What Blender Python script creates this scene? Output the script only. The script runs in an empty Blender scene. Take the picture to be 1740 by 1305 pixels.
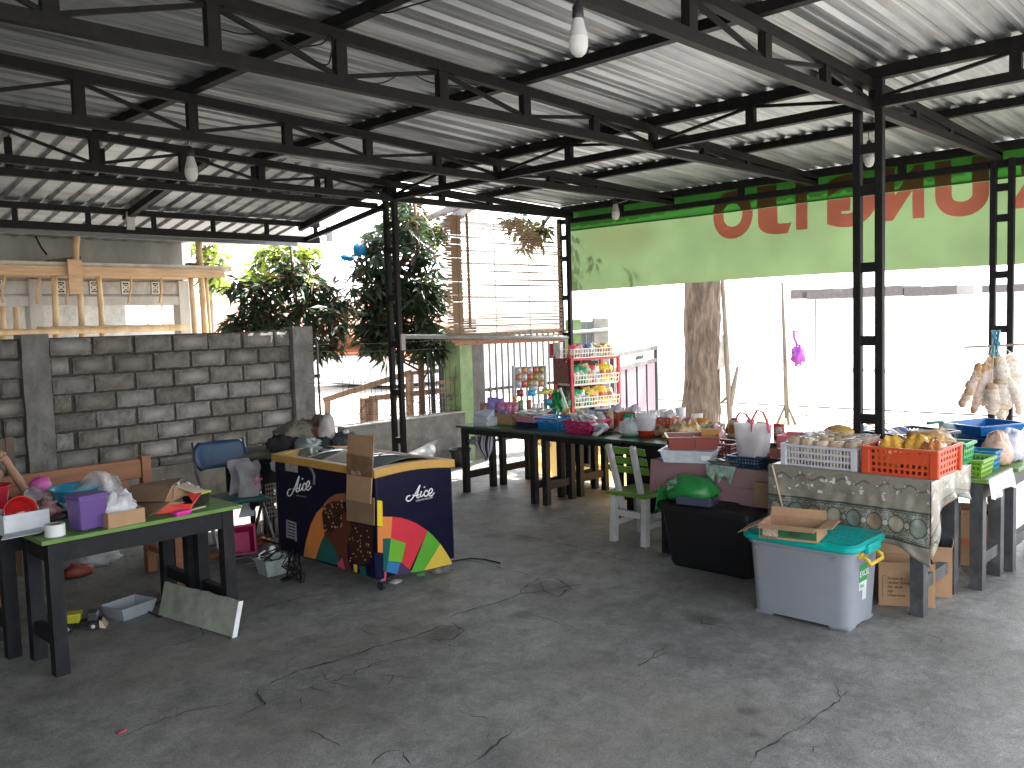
import bpy, bmesh, math, random
from mathutils import Vector, Matrix, noise
R = math.radians
rnd = random.Random(7)
C = bpy.context.scene.collection
S = bpy.context.scene
# ---------------------------------------------------------------- camera (X runs along the roof trusses, Y along the girder)
FPX, TH, PITCH, ROLL, EYE = 1479.24, R(44.127), R(4.11), R(-1.728), 1.65
_F = Vector((math.cos(TH), math.sin(TH), 0)); _R = Vector((math.sin(TH), -math.cos(TH), 0)); _U = Vector((0, 0, 1))
_fw = _F*math.cos(PITCH) - _U*math.sin(PITCH); _u2 = _U*math.cos(PITCH) + _F*math.sin(PITCH)
_r = _R*math.cos(ROLL) + _u2*math.sin(ROLL); _up = _u2*math.cos(ROLL) - _R*math.sin(ROLL)
cam = bpy.data.cameras.new('camera'); camo = bpy.data.objects.new('camera', cam); C.objects.link(camo)
cam.sensor_width = 36; cam.lens = FPX/1740*36; cam.clip_start = .05; cam.clip_end = 600
camo.matrix_world = Matrix(((_r.x, _up.x, -_fw.x, 0), (_r.y, _up.y, -_fw.y, 0), (_r.z, _up.z, -_fw.z, EYE), (0, 0, 0, 1)))
S.camera = camo
# ---------------------------------------------------------------- sky, sun, exposure
SUN_EL, SUN_AZ = R(49), R(6)            # azimuth measured from +X towards +Y
w = bpy.data.worlds.new('World'); S.world = w; w.use_nodes = True
nt = w.node_tree; bg = nt.nodes['Background']; sky = nt.nodes.new('ShaderNodeTexSky')
sky.sky_type = 'NISHITA'; sky.sun_disc = False; sky.sun_elevation = SUN_EL; sky.sun_rotation = R(90) - SUN_AZ
sky.air_density = .9; sky.dust_density = 1.6; sky.ozone_density = 1.0
hs = nt.nodes.new('ShaderNodeHueSaturation'); hs.inputs['Saturation'].default_value = .32        # thin bright cloud: a whitish sky
nt.links.new(sky.outputs[0], hs.inputs['Color']); nt.links.new(hs.outputs[0], bg.inputs[0]); bg.inputs[1].default_value = .15
sl = bpy.data.lights.new('sun', 'SUN'); sl.energy = 4.5; sl.angle = R(.53); sl.color = (1, .97, .93)
so = bpy.data.objects.new('sun', sl); C.objects.link(so)
sd = Vector((math.cos(SUN_EL)*math.cos(SUN_AZ), math.cos(SUN_EL)*math.sin(SUN_AZ), math.sin(SUN_EL)))
so.rotation_euler = sd.to_track_quat('Z', 'Y').to_euler(); so.location = (10, 6, 12)
S.view_settings.view_transform = 'Standard'; S.view_settings.look = 'None'
S.view_settings.exposure = 2.75; S.view_settings.gamma = 1; S.view_settings.use_curve_mapping = False
cy = S.cycles
cy.max_bounces = 10; cy.diffuse_bounces = 6; cy.glossy_bounces = 4; cy.transmission_bounces = 6; cy.transparent_max_bounces = 24
cy.use_denoising = True; cy.sample_clamp_indirect = 12; cy.caustics_reflective = False; cy.caustics_refractive = False

# ---------------------------------------------------------------- helpers: pixel of the photograph -> place on a known plane
def ray(x, y): return _fw*FPX + _r*(x-870) - _up*(y-652.5)
def G(x, y, z=0.0):
    d = ray(x, y); t = (z-EYE)/d.z; return Vector((d.x*t, d.y*t, z))
def GU(x, y, u):
    d = ray(x, y); t = u/d.x; return Vector((u, d.y*t, EYE+d.z*t))
def GV(x, y, v):
    d = ray(x, y); t = v/d.y; return Vector((d.x*t, v, EYE+d.z*t))
def GD(x, y, D):
    d = ray(x, y); t = D/d.dot(_F); return Vector((d.x*t, d.y*t, EYE+d.z*t))
# ---------------------------------------------------------------- materials
_mats = {}
def _nm(nt, kind, **kw):
    n = nt.nodes.new(kind)
    for k, v in kw.items():
        if k in n.inputs: n.inputs[k].default_value = v
        else: setattr(n, k, v)
    return n
def M(name, col, rough=.6, metal=0., var=.12, scale=9., bump=0., bscale=60., alpha=1., trans=0., emit=0., dirt=0., dirtcol=(.05,.045,.04), stretch=(1,1,1), coat=0., transl=0., spec=.5, objvar=0.):
    if name in _mats: return _mats[name]
    m = bpy.data.materials.new(name); m.use_nodes = True; nt = m.node_tree; L = nt.links.new
    b = nt.nodes['Principled BSDF']; out = nt.nodes['Material Output']
    tc = nt.nodes.new('ShaderNodeTexCoord'); mp = nt.nodes.new('ShaderNodeMapping'); mp.inputs['Scale'].default_value = stretch
    L(tc.outputs['Object'], mp.inputs[0])
    nz = _nm(nt, 'ShaderNodeTexNoise', Scale=scale, Detail=5., Roughness=.6); L(mp.outputs[0], nz.inputs['Vector'])
    hi = tuple(min(1, c*(1+var)) for c in col)+(1,); lo = tuple(c*(1-var) for c in col)+(1,)
    cr = nt.nodes.new('ShaderNodeValToRGB'); cr.color_ramp.elements[0].color = lo; cr.color_ramp.elements[1].color = hi
    cr.color_ramp.elements[0].position = .3; cr.color_ramp.elements[1].position = .7
    L(nz.outputs['Fac'], cr.inputs[0]); colout = cr.outputs[0]
    if dirt:
        n2 = _nm(nt, 'ShaderNodeTexNoise', Scale=scale*.45, Detail=7., Roughness=.7); L(mp.outputs[0], n2.inputs['Vector'])
        r2 = nt.nodes.new('ShaderNodeValToRGB'); r2.color_ramp.elements[0].position = .48; r2.color_ramp.elements[1].position = .72
        r2.color_ramp.elements[1].color = (dirt, dirt, dirt, 1); L(n2.outputs['Fac'], r2.inputs[0])
        mx = _nm(nt, 'ShaderNodeMixRGB'); mx.inputs[2].default_value = tuple(dirtcol)+(1,); L(r2.outputs[0], mx.inputs[0]); L(colout, mx.inputs[1]); colout = mx.outputs[0]
    if objvar:
        oi = nt.nodes.new('ShaderNodeObjectInfo'); mr = nt.nodes.new('ShaderNodeMapRange'); mr.inputs[3].default_value = 1-objvar; mr.inputs[4].default_value = 1+objvar
        L(oi.outputs['Random'], mr.inputs[0]); mu = nt.nodes.new('ShaderNodeVectorMath'); mu.operation = 'SCALE'; L(colout, mu.inputs[0]); L(mr.outputs[0], mu.inputs['Scale']); colout = mu.outputs[0]
    L(colout, b.inputs['Base Color'])
    b.inputs['Roughness'].default_value = rough; b.inputs['Metallic'].default_value = metal
    b.inputs['Alpha'].default_value = alpha; b.inputs['Transmission Weight'].default_value = trans
    b.inputs['Coat Weight'].default_value = coat; b.inputs['Specular IOR Level'].default_value = spec
    if emit: b.inputs['Emission Color'].default_value = tuple(col)+(1,); b.inputs['Emission Strength'].default_value = emit
    if bump:
        bn = _nm(nt, 'ShaderNodeTexNoise', Scale=bscale, Detail=4., Roughness=.6); L(mp.outputs[0], bn.inputs['Vector'])
        bp = nt.nodes.new('ShaderNodeBump'); bp.inputs['Strength'].default_value = bump; bp.inputs['Distance'].default_value = .02; L(bn.outputs['Fac'], bp.inputs['Height']); L(bp.outputs[0], b.inputs['Normal'])
    if transl:
        tr = nt.nodes.new('ShaderNodeBsdfTranslucent'); L(colout, tr.inputs[0]); mxs = nt.nodes.new('ShaderNodeMixShader'); mxs.inputs[0].default_value = transl
        L(b.outputs[0], mxs.inputs[1]); L(tr.outputs[0], mxs.inputs[2]); L(mxs.outputs[0], out.inputs[0])
    _mats[name] = m; return m
def plastic(name, col, **k):
    d = dict(rough=.38, var=.06, scale=14, spec=.45); d.update(k); return M(name, col, **d)
def film(name, col=(.85,.87,.88), alpha=.35, rough=.18):
    return M(name, col, rough=rough, alpha=alpha, var=.15, scale=25, bump=.5, bscale=18)
# ---------------------------------------------------------------- mesh builder
class MB:
    def __init__(s): s.v = []; s.f = []; s.m = []; s.k = 0
    def mat(s, k): s.k = k; return s
    def add(s, vs, fs):
        o = len(s.v); s.v += [tuple(v) for v in vs]
        for f in fs: s.f.append(tuple(i+o for i in f)); s.m.append(s.k)
        return s
    def hexa(s, p): return s.add(p, [(0,3,2,1),(4,5,6,7),(0,1,5,4),(1,2,6,5),(2,3,7,6),(3,0,4,7)])
    def box(s, c, d, rz=0., taper=1.):
        x, y, z = d[0]/2, d[1]/2, d[2]/2; ca, sa = math.cos(rz), math.sin(rz); P = []
        for sz in (-1, 1):
            t = taper if sz < 0 else 1.
            for sx, sy in ((-1,-1),(1,-1),(1,1),(-1,1)):
                a, b = sx*x*t, sy*y*t; P.append((c[0]+a*ca-b*sa, c[1]+a*sa+b*ca, c[2]+sz*z))
        return s.hexa(P)
    def span(s, a, b): return s.box([(a[i]+b[i])/2 for i in range(3)], [abs(b[i]-a[i]) for i in range(3)])
    def bar(s, p0, p1, w, h=None, up=(0,0,1)):
        h = h or w; p0, p1 = Vector(p0), Vector(p1); d = (p1-p0).normalized(); up = Vector(up)
        if abs(d.dot(up)) > .98: up = Vector((0,1,0))
        sd = d.cross(up).normalized(); uu = sd.cross(d).normalized(); P = []
        for p in (p0, p1):
            for a, b in ((-1,-1),(1,-1),(1,1),(-1,1)): P.append(p+sd*(a*w/2)+uu*(b*h/2))
        return s.hexa(P)
    def tube(s, pts, r, n=6, cap=True):
        pts = [Vector(p) for p in pts]; rs = r if isinstance(r, (list, tuple)) else [r]*len(pts); rings = []; prev = None
        for i, p in enumerate(pts):
            d = (pts[min(i+1, len(pts)-1)]-pts[max(i-1, 0)])
            d = d.normalized() if d.length > 1e-9 else Vector((0,0,1))
            if prev is None:
                a = d.orthogonal().normalized()
            else:
                a = prev-d*prev.dot(d); a = a.normalized() if a.length > 1e-6 else d.orthogonal().normalized()
            prev = a; b = d.cross(a)
            rings.append([p+(a*math.cos(2*math.pi*k/n)+b*math.sin(2*math.pi*k/n))*rs[i] for k in range(n)])
        vs = [q for r_ in rings for q in r_]; fs = []
        for i in range(len(pts)-1):
            for k in range(n): fs.append((i*n+k, i*n+(k+1)%n, (i+1)*n+(k+1)%n, (i+1)*n+k))
        if cap: fs.append(tuple(range(n-1,-1,-1))); o = (len(pts)-1)*n; fs.append(tuple(range(o, o+n)))
        return s.add(vs, fs)
    def cyl(s, p0, p1, r0, r1=None, n=12, cap=True): return s.tube([p0, p1], [r0, r0 if r1 is None else r1], n, cap)
    def lathe(s, prof, c=(0,0,0), n=16, sx=1., sy=1.):
        vs = [(c[0]+r*math.cos(2*math.pi*k/n)*sx, c[1]+r*math.sin(2*math.pi*k/n)*sy, c[2]+z) for r, z in prof for k in range(n)]; fs = []
        for i in range(len(prof)-1):
            for k in range(n): fs.append((i*n+k, i*n+(k+1)%n, (i+1)*n+(k+1)%n, (i+1)*n+k))
        return s.add(vs, fs)
    def grid(s, fn, nu, nv, wrap=False):
        vs = [fn(i/nu, j/nv) for j in range(nv+1) for i in range(nu+1)]
        return s.add(vs, [(j*(nu+1)+i, j*(nu+1)+i+1, (j+1)*(nu+1)+i+1, (j+1)*(nu+1)+i) for j in range(nv) for i in range(nu)])
    def poly(s, pts, nrm=None, t=0.):
        n = len(pts)
        if not t: return s.add(pts, [tuple(range(n))])
        o = Vector(nrm).normalized()*t; a = [Vector(p) for p in pts]; b = [p-o for p in a]
        return s.add(a+b, [tuple(range(n)), tuple(range(2*n-1, n-1, -1))]+[(i, n+i, n+(i+1) % n, (i+1) % n) for i in range(n)])
    def build(s, name, mats, parent=None, smooth=False, bevel=0., seg=2, solid=0., loc=None, sub=0, autos=None):
        me = bpy.data.meshes.new(name); me.from_pydata(s.v, [], s.f)
        for m in (mats if isinstance(mats, (list, tuple)) else [mats]): me.materials.append(m)
        me.polygons.foreach_set('material_index', s.m)
        bm = bmesh.new(); bm.from_mesh(me); bmesh.ops.recalc_face_normals(bm, faces=bm.faces)
        if bevel:
            bmesh.ops.remove_doubles(bm, verts=bm.verts, dist=1e-5)
            es = [e for e in bm.edges if len(e.link_faces) == 2 and e.calc_face_angle(0) > .5]
            bmesh.ops.bevel(bm, geom=es, offset=bevel, segments=seg, affect='EDGES', profile=.5, clamp_overlap=True)
        bm.to_mesh(me); bm.free()
        if smooth or autos:
            me.polygons.foreach_set('use_smooth', [True]*len(me.polygons))
            if autos or (smooth and smooth is not True): me.set_sharp_from_angle(angle=R(autos or 40))
        me.update(); o = bpy.data.objects.new(name, me); C.objects.link(o)
        if parent: o.parent = parent
        if loc: o.location = loc
        if solid: md = o.modifiers.new('solid', 'SOLIDIFY'); md.thickness = solid; md.offset = 0
        if sub: md = o.modifiers.new('sub', 'SUBSURF'); md.levels = sub; md.render_levels = sub
        return o
def tag(o, label=None, cat=None, group=None, kind=None):
    if label: o['label'] = label
    if cat: o['category'] = cat
    if group: o['group'] = group
    if kind: o['kind'] = kind
    return o
def thing(name, label, cat, loc=(0,0,0), rz=0., group=None):
    o = bpy.data.objects.new(name, None); C.objects.link(o); o.empty_display_size = .1
    o.location = loc; o.rotation_euler = (0, 0, rz); return tag(o, label, cat, group)
def kids(o): return [c for c in bpy.data.objects if c.parent == o]
def dup(o, loc=None, rz=None, label=None, group=None, parent=None):
    c = o.copy(); C.objects.link(c)
    if parent: c.parent = parent
    if loc is not None: c.location = loc
    if rz is not None: c.rotation_euler = (0, 0, rz)
    if label: c['label'] = label
    if group: c['group'] = group
    for k in list(o.children): dup(k, parent=c)
    return c
def struct(o): o['kind'] = 'structure'; return o
def stuff(o): o['kind'] = 'stuff'; return o
def share(name, src, parent=None, loc=(0,0,0), rot=(0,0,0), sc=(1,1,1), mat=None):
    o = bpy.data.objects.new(name, src.data); C.objects.link(o); o.parent = parent; o.location = loc; o.rotation_euler = rot; o.scale = sc
    if mat: o.material_slots[0].link = 'OBJECT'; o.material_slots[0].material = mat
    return o
def text_mesh(txt, size, depth=.001, shear=0., spacing=1., offset=0., align='LEFT', res=3):
    cu = bpy.data.curves.new('lettering', 'FONT'); cu.body = txt; cu.size = size; cu.extrude = depth; cu.shear = shear; cu.space_character = spacing; cu.offset = offset; cu.align_x = align; cu.resolution_u = res
    t = bpy.data.objects.new('t', cu); C.objects.link(t); bpy.context.view_layer.update()
    me = bpy.data.meshes.new_from_object(t.evaluated_get(bpy.context.evaluated_depsgraph_get()))
    bpy.data.objects.remove(t); bpy.data.curves.remove(cu); return me
def text(name, txt, size, m, parent, origin, xdir, ydir, depth=.001, mirror=False, **k):
    me = text_mesh(txt, size, depth, **k); me.materials.clear(); me.materials.append(m)
    x, y = Vector(xdir).normalized(), Vector(ydir).normalized(); z = x.cross(y).normalized()
    o = bpy.data.objects.new(name, me); C.objects.link(o); o.parent = parent
    mw = Matrix(((x.x,y.x,z.x,origin[0]),(x.y,y.y,z.y,origin[1]),(x.z,y.z,z.z,origin[2]),(0,0,0,1)))
    if mirror: me.transform(Matrix.Diagonal((-1,1,1,1))); me.flip_normals()
    me.transform(mw); return o
def blob(mb, c, r, seed=0, amp=.25, fr=2.2, n=10, flat=True):
    """a crumpled lump (cloth, bag) resting on its base"""
    def fn(a, b):
        th = 2*math.pi*a; ph = math.pi*b
        d = Vector((math.sin(ph)*math.cos(th), math.sin(ph)*math.sin(th), math.cos(ph)))
        k = 1+amp*noise.noise(d*fr+Vector((seed*3.1, seed*1.7, 0)))+amp*.5*noise.noise(d*fr*2.7+Vector((seed, 9, 4)))
        q = Vector((d.x*r[0]*k, d.y*r[1]*k, d.z*r[2]*k))
        if flat and q.z < -r[2]*.55: q.z = -r[2]*.55
        return (c[0]+q.x, c[1]+q.y, c[2]+q.z+(r[2]*.55 if flat else 0))
    return mb.grid(fn, 2*n, n)
# ================================================================ SETTING: ground, slab
mBLK = M('black_steel', (.009,.009,.010), rough=.62, var=.35, scale=20, dirt=.3, dirtcol=(.035,.024,.018), spec=.2)
mBLK2 = M('black_paint_wood', (.009,.009,.011), rough=.6, var=.35, scale=16, dirt=.4, dirtcol=(.045,.042,.038), spec=.25)
def floor_mat():
    m = bpy.data.materials.new('worn_concrete'); m.use_nodes = True; nt = m.node_tree; L = nt.links.new; b = nt.nodes['Principled BSDF']
    tc = nt.nodes.new('ShaderNodeTexCoord')
    def nz(sc, det=6, ro=.6, dist=0.): n = _nm(nt, 'ShaderNodeTexNoise', Scale=sc, Detail=det, Roughness=ro, Distortion=dist); L(tc.outputs['Object'], n.inputs['Vector']); return n.outputs['Fac']
    def ramp(f, p0, p1, c0, c1):
        r = nt.nodes.new('ShaderNodeValToRGB'); e = r.color_ramp.elements; e[0].position = p0; e[1].position = p1; e[0].color = c0+(1,); e[1].color = c1+(1,); L(f, r.inputs[0]); return r.outputs[0]
    def mix(f, a, bb, mode='MIX'):
        x = nt.nodes.new('ShaderNodeMixRGB'); x.blend_type = mode
        if isinstance(f, float): x.inputs[0].default_value = f
        else: L(f, x.inputs[0])
        L(a, x.inputs[1]); L(bb, x.inputs[2]); return x.outputs[0]
    base = ramp(nz(1.1, 8, .62, .4), .3, .72, (.175,.17,.157), (.335,.33,.308))
    med = ramp(nz(6, 8, .7), .3, .7, (.55,.55,.55), (1.25,1.25,1.25))
    fine = ramp(nz(120, 4, .8), .34, .66, (.55,.55,.54), (1.3,1.3,1.3)); spk = ramp(nz(34, 6, .85), .60, .70, (1,1,1), (.45,.43,.4)); streak = ramp(nz(13, 7, .8, 1.5), .36, .66, (.72,.72,.71), (1.16,1.16,1.15))
    c = mix(1., base, med, 'MULTIPLY'); c = mix(1., c, fine, 'MULTIPLY'); c = mix(1., c, spk, 'MULTIPLY'); c = mix(1., c, streak, 'MULTIPLY')
    warm = ramp(nz(.75, 5, .6), .48, .7, (0,0,0), (.55,.55,.55))
    wc = nt.nodes.new('ShaderNodeRGB'); wc.outputs[0].default_value = (.16,.135,.105,1); c = mix(warm, c, wc.outputs[0])
    spots = ramp(nz(3.1, 9, .78), .66, .74, (0,0,0), (.75,.75,.75))
    dk = nt.nodes.new('ShaderNodeRGB'); dk.outputs[0].default_value = (.05,.047,.042,1); c = mix(spots, c, dk.outputs[0])
    # damp patches beside the broken spots of the slab
    mp = nt.nodes.new('ShaderNodeVectorMath'); mp.operation = 'MULTIPLY_ADD'
    wn = _nm(nt, 'ShaderNodeTexNoise', Scale=5., Detail=5.); L(tc.outputs['Object'], wn.inputs['Vector'])
    mp.inputs[1].default_value = (.22,.22,0); L(wn.outputs['Color'], mp.inputs[0]); L(tc.outputs['Object'], mp.inputs[2])
    tot = None
    for (px, py, rad) in ((930,1000,.2),(755,1078,.13),(770,965,.13),(890,1045,.07),(1190,1050,.16),(840,910,.12),(895,915,.14),(1270,1210,.06),(1275,1245,.05)):
        p = G(px, py); d = nt.nodes.new('ShaderNodeVectorMath'); d.operation = 'DISTANCE'; L(mp.outputs[0], d.inputs[0]); d.inputs[1].default_value = (p.x+.11, p.y+.11, 0)
        r = nt.nodes.new('ShaderNodeMapRange'); r.inputs[1].default_value = rad*.35; r.inputs[2].default_value = rad; r.inputs[3].default_value = .62; r.inputs[4].default_value = 0; L(d.outputs['Value'], r.inputs[0])
        if tot is None: tot = r.outputs[0]
        else:
            a = nt.nodes.new('ShaderNodeMath'); a.operation = 'MAXIMUM'; L(tot, a.inputs[0]); L(r.outputs[0], a.inputs[1]); tot = a.outputs[0]
    c = mix(tot, c, dk.outputs[0]); L(c, b.inputs['Base Color'])
    rr = nt.nodes.new('ShaderNodeMapRange'); rr.inputs[3].default_value = .42; rr.inputs[4].default_value = .8; L(nz(2.3, 6), rr.inputs[0]); L(rr.outputs[0], b.inputs['Roughness'])
    bp = nt.nodes.new('ShaderNodeBump'); bp.inputs['Strength'].default_value = .6; bp.inputs['Distance'].default_value = .012; L(nz(30, 10, .8), bp.inputs['Height'])
    bp2 = nt.nodes.new('ShaderNodeBump'); bp2.inputs['Strength'].default_value = .3; bp2.inputs['Distance'].default_value = .03; L(nz(2.6, 5, .6), bp2.inputs['Height']); L(bp.outputs[0], bp2.inputs['Normal']); L(bp2.outputs[0], b.inputs['Normal'])
    return m
fl = MB().span((-7,-7,-.2), (8.75,7.7,0)).build('floor', floor_mat()); struct(fl)
mCrack = M('crack_dirt', (.035,.031,.027), rough=.95, var=.4, scale=60)
def crack(pts, wd=.009, zoomed=None):
    P = [G(*p) for p in pts]; Q = []
    for a, b in zip(P, P[1:]):
        n = max(2, int((b-a).length/.035))
        for i in range(n):
            t = i/n; q = a.lerp(b, t); q.x += rnd.uniform(-.011,.011); q.y += rnd.uniform(-.011,.011); Q.append(q)
    Q.append(P[-1]); m = MB(); vs = []; N = len(Q)
    for i, q in enumerate(Q):
        d = (Q[min(i+1,N-1)]-Q[max(i-1,0)]).normalized(); s_ = Vector((-d.y, d.x, 0)); e = min(i, N-1-i)/max(1, N/2)
        wv = wd*.55*(.2+.9*min(1, e*3))*rnd.uniform(.15,1.3); vs += [q+s_*wv+Vector((0,0,.004)), q-s_*wv+Vector((0,0,.004))]
    m.add(vs, [(2*i,2*i+1,2*i+3,2*i+2) for i in range(N-1)])
    for _ in range(max(1, int(N/22)) if wd > .0045 else int(N/40)):      # hairline side branches
        i = rnd.randrange(N); d = (Q[min(i+1,N-1)]-Q[max(i-1,0)]).normalized(); an = rnd.choice((-1,1))*rnd.uniform(.4,1.3); d = Matrix.Rotation(an, 3, 'Z')@d; p = Q[i]; br = [p]
        for k in range(rnd.randint(3,9)): d = Matrix.Rotation(rnd.uniform(-.5,.5), 3, 'Z')@d; p = p+d*rnd.uniform(.02,.045); br.append(p)
        o = len(m.v); K = len(br); bv = []
        for k, q in enumerate(br): s_ = Vector((-d.y, d.x, 0)); wv = .0022*(1-k/K)+.0005; bv += [q+s_*wv+Vector((0,0,.004)), q-s_*wv+Vector((0,0,.004))]
        m.add(bv, [(2*k,2*k+1,2*k+3,2*k+2) for k in range(K-1)])
    m.build('crack', mCrack, fl)
def zc(l): return [(200+x/1.74, 840+y/1.74) for x, y in l]
for l, wd in (([(0,722),(120,672),(225,640),(330,620)],.006), ([(405,580),(480,545),(560,515),(640,495),(760,455),(900,415),(960,390),(1012,386)],.009),
    ([(410,580),(432,622),(372,652)],.009), ([(440,605),(540,580),(640,555),(740,510),(830,480)],.005), ([(775,532),(850,545),(890,543)],.005), ([(905,425),(950,432),(1000,430),(1022,402),(985,380)],.008), ([(960,436),(1000,470)],.005),
    ([(960,372),(1020,350),(1130,320),(1185,297),(1260,287),(1330,272),(1402,266)],.008), ([(1185,296),(1210,270),(1245,250),(1290,246),(1342,276),(1300,305),(1230,292)],.009), ([(1250,252),(1262,286),(1300,302)],.006),
    ([(1020,192),(1110,215),(1180,230),(1240,250)],.006), ([(750,803),(782,765),(838,758),(868,803)],.008), ([(1025,806),(1082,772),(1120,740),(1165,705)],.009), ([(1538,515),(1565,492),(1622,452)],.006),
    ([(1005,88),(1130,112),(1240,132),(1400,168),(1535,206)],.006), ([(385,355),(470,325),(560,302),(700,290)],.005), ([(600,530),(632,560)],.005), ([(505,605),(550,590),(540,625),(525,640)],.004), ([(700,395),(780,425)],.004), ([(1200,352),(1270,370),(1350,400)],.004), ([(100,440),(160,450),(250,420)],.005), ([(1000,640),(1100,670)],.004), ([(540,690),(610,720),(660,750)],.004), ([(920,530),(950,515)],.004)):
    crack(zc(l), wd)
def zc2(l): return [(1180+x/3.107, 940+y/3.107) for x, y in l]
for l, wd in (([(285,1125),(345,1055),(430,1000),(520,950),(640,880),(652,850),(740,800),(830,725)],.006), ([(560,900),(600,870),(640,880)],.004), ([(0,335),(50,372),(160,395),(220,412)],.006), ([(1210,430),(1310,455),(1305,490)],.003), ([(600,1060),(630,1030),(680,1020)],.003)):
    crack(zc2(l), wd)
gr = MB().add([(-250,-250,-.12),(250,-250,-.12),(250,250,-.12),(-250,250,-.12)], [(0,1,2,3)]).build('ground', M('dusty_ground', (.36,.33,.29), rough=.95, var=.25, scale=.8, bump=.6, bscale=6, dirt=.5, dirtcol=(.2,.17,.13))); struct(gr)
rd = MB().add([(15.5,-60,-.10),(22,-60,-.10),(22,80,-.10),(15.5,80,-.10)], [(0,1,2,3)]).build('road', M('pale_asphalt', (.22,.215,.2), rough=.9, var=.15, scale=3)); struct(rd)

# ================================================================ CANOPY
def sheet_mat():
    m = bpy.data.materials.new('galvalume'); m.use_nodes = True; nt = m.node_tree; L = nt.links.new; b = nt.nodes['Principled BSDF']
    tc = nt.nodes.new('ShaderNodeTexCoord'); mp = nt.nodes.new('ShaderNodeMapping'); mp.inputs['Scale'].default_value = (.7, 6, 6); L(tc.outputs['Object'], mp.inputs[0])
    n = _nm(nt, 'ShaderNodeTexNoise', Scale=1.6, Detail=6., Roughness=.6); L(mp.outputs[0], n.inputs['Vector'])
    r = nt.nodes.new('ShaderNodeValToRGB'); r.color_ramp.elements[0].position = .3; r.color_ramp.elements[1].position = .72
    r.color_ramp.elements[0].color = (.20,.22,.24,1); r.color_ramp.elements[1].color = (.43,.45,.46,1); L(n.outputs['Fac'], r.inputs[0])
    n2 = _nm(nt, 'ShaderNodeTexNoise', Scale=7., Detail=4.); L(tc.outputs['Object'], n2.inputs['Vector'])
    r2 = nt.nodes.new('ShaderNodeValToRGB'); r2.color_ramp.elements[0].position = .55; r2.color_ramp.elements[1].position = .8; r2.color_ramp.elements[1].color = (.5,.5,.5,1); L(n2.outputs['Fac'], r2.inputs[0])
    mx = nt.nodes.new('ShaderNodeMixRGB'); mx.inputs[2].default_value = (.42,.36,.31,1); L(r2.outputs[0], mx.inputs[0]); L(r.outputs[0], mx.inputs[1])
    oi = nt.nodes.new('ShaderNodeObjectInfo'); mr = nt.nodes.new('ShaderNodeMapRange'); mr.inputs[3].default_value = .82; mr.inputs[4].default_value = 1.15; L(oi.outputs['Random'], mr.inputs[0])
    mu = nt.nodes.new('ShaderNodeVectorMath'); mu.operation = 'SCALE'; L(mx.outputs[0], mu.inputs[0]); L(mr.outputs[0], mu.inputs['Scale']); L(mu.outputs[0], b.inputs['Base Color'])
    b.inputs['Metallic'].default_value = .8
    rr = nt.nodes.new('ShaderNodeMapRange'); rr.inputs[3].default_value = .34; rr.inputs[4].default_value = .62; L(n.outputs['Fac'], rr.inputs[0]); L(rr.outputs[0], b.inputs['Roughness'])
    n3 = _nm(nt, 'ShaderNodeTexNoise', Scale=3., Detail=2.); L(tc.outputs['Object'], n3.inputs['Vector'])
    bp = nt.nodes.new('ShaderNodeBump'); bp.inputs['Strength'].default_value = .25; bp.inputs['Distance'].default_value = .02; L(n3.outputs['Fac'], bp.inputs['Height']); L(bp.outputs[0], b.inputs['Normal'])
    return m
mSheet = sheet_mat()
def zt(u): return 3.178-.036*u           # underside of a truss top chord
def zs(u): return zt(u)+.122             # underside of the roof sheets
canopy = thing('steel_canopy', 'open black steel canopy with corrugated metal roof over the whole stall', 'canopy', (5.4,2.157,0))
CO = Vector((5.4,2.157,0))
def loc_(mb): mb.v = [(v[0]-CO.x, v[1]-CO.y, v[2]) for v in mb.v]; return mb
def cpart(name, mb, mat, parent=None, **k): return loc_(mb).build(name, mat, parent or canopy, **k)
def empty_part(name, parent):
    e = bpy.data.objects.new(name, None); C.objects.link(e); e.empty_display_size = .1; e.parent = parent; return e
NB = 5.; UMIN, UMAX = -3.2, 8.38
for i in range(10):                      # corrugated sheets, ribs along X
    v0 = -.22+.72*i; m = MB(); nu = 16; prof = []
    for k in range(4):
        o = v0+.18*k; prof += [(o,0),(o+.035,.0),(o+.045,.004),(o+.065,.004),(o+.075,0),(o+.105,0),(o+.127,.022),(o+.158,.022),(o+.178,0)]
    prof.append((v0+.735,0)); vs = []; n = len(prof)
    for a in range(nu+1):
        u = UMIN+(UMAX-UMIN)*a/nu
        for (v, dz) in prof: vs.append((u, v, zs(u)+dz+.006*noise.noise(Vector((u*1.1, v*.9, 3)))+.004*(i % 2)))
    m.add(vs, [(a*n+b, a*n+b+1, (a+1)*n+b+1, (a+1)*n+b) for a in range(nu) for b in range(n-1)])
    cpart('roof_sheet', m, mSheet, solid=.0012)
def truss(v, off=0., u0=-3.1, u1=8.08):
    e = empty_part('truss', canopy)
    cpart('bottom_chord', MB().box(((u0+u1)/2, v, 2.879), (u1-u0, .05, .058)), mBLK, e)
    cpart('top_chord', MB().bar((u0, v, zt(u0)+.03), (u1, v, zt(u1)+.03), .05, .06), mBLK, e)
    us = [1.98+off+.685*k for k in range(-7, 9)]
    for k, u in enumerate(us):
        if u < u0 or u > u1-.3: continue
        cpart('vertical', MB().span((u-.032, v-.022, 2.906), (u+.032, v+.022, zt(u)+.002)), mBLK, e)
        if k+1 < len(us) and us[k+1] < u1:
            a, b = (2.915, zt(us[k+1])-.005) if k % 2 == 0 else (zt(u)-.005, 2.915)
            cpart('diagonal', MB().bar((u+.02, v+.004, a), (us[k+1]-.02, v+.004, b), .02, .022), mBLK, e)
for v, o in ((2.15,.06),(3.73,0),(5.34,0),(6.76,-.07)): truss(v, o)
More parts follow.
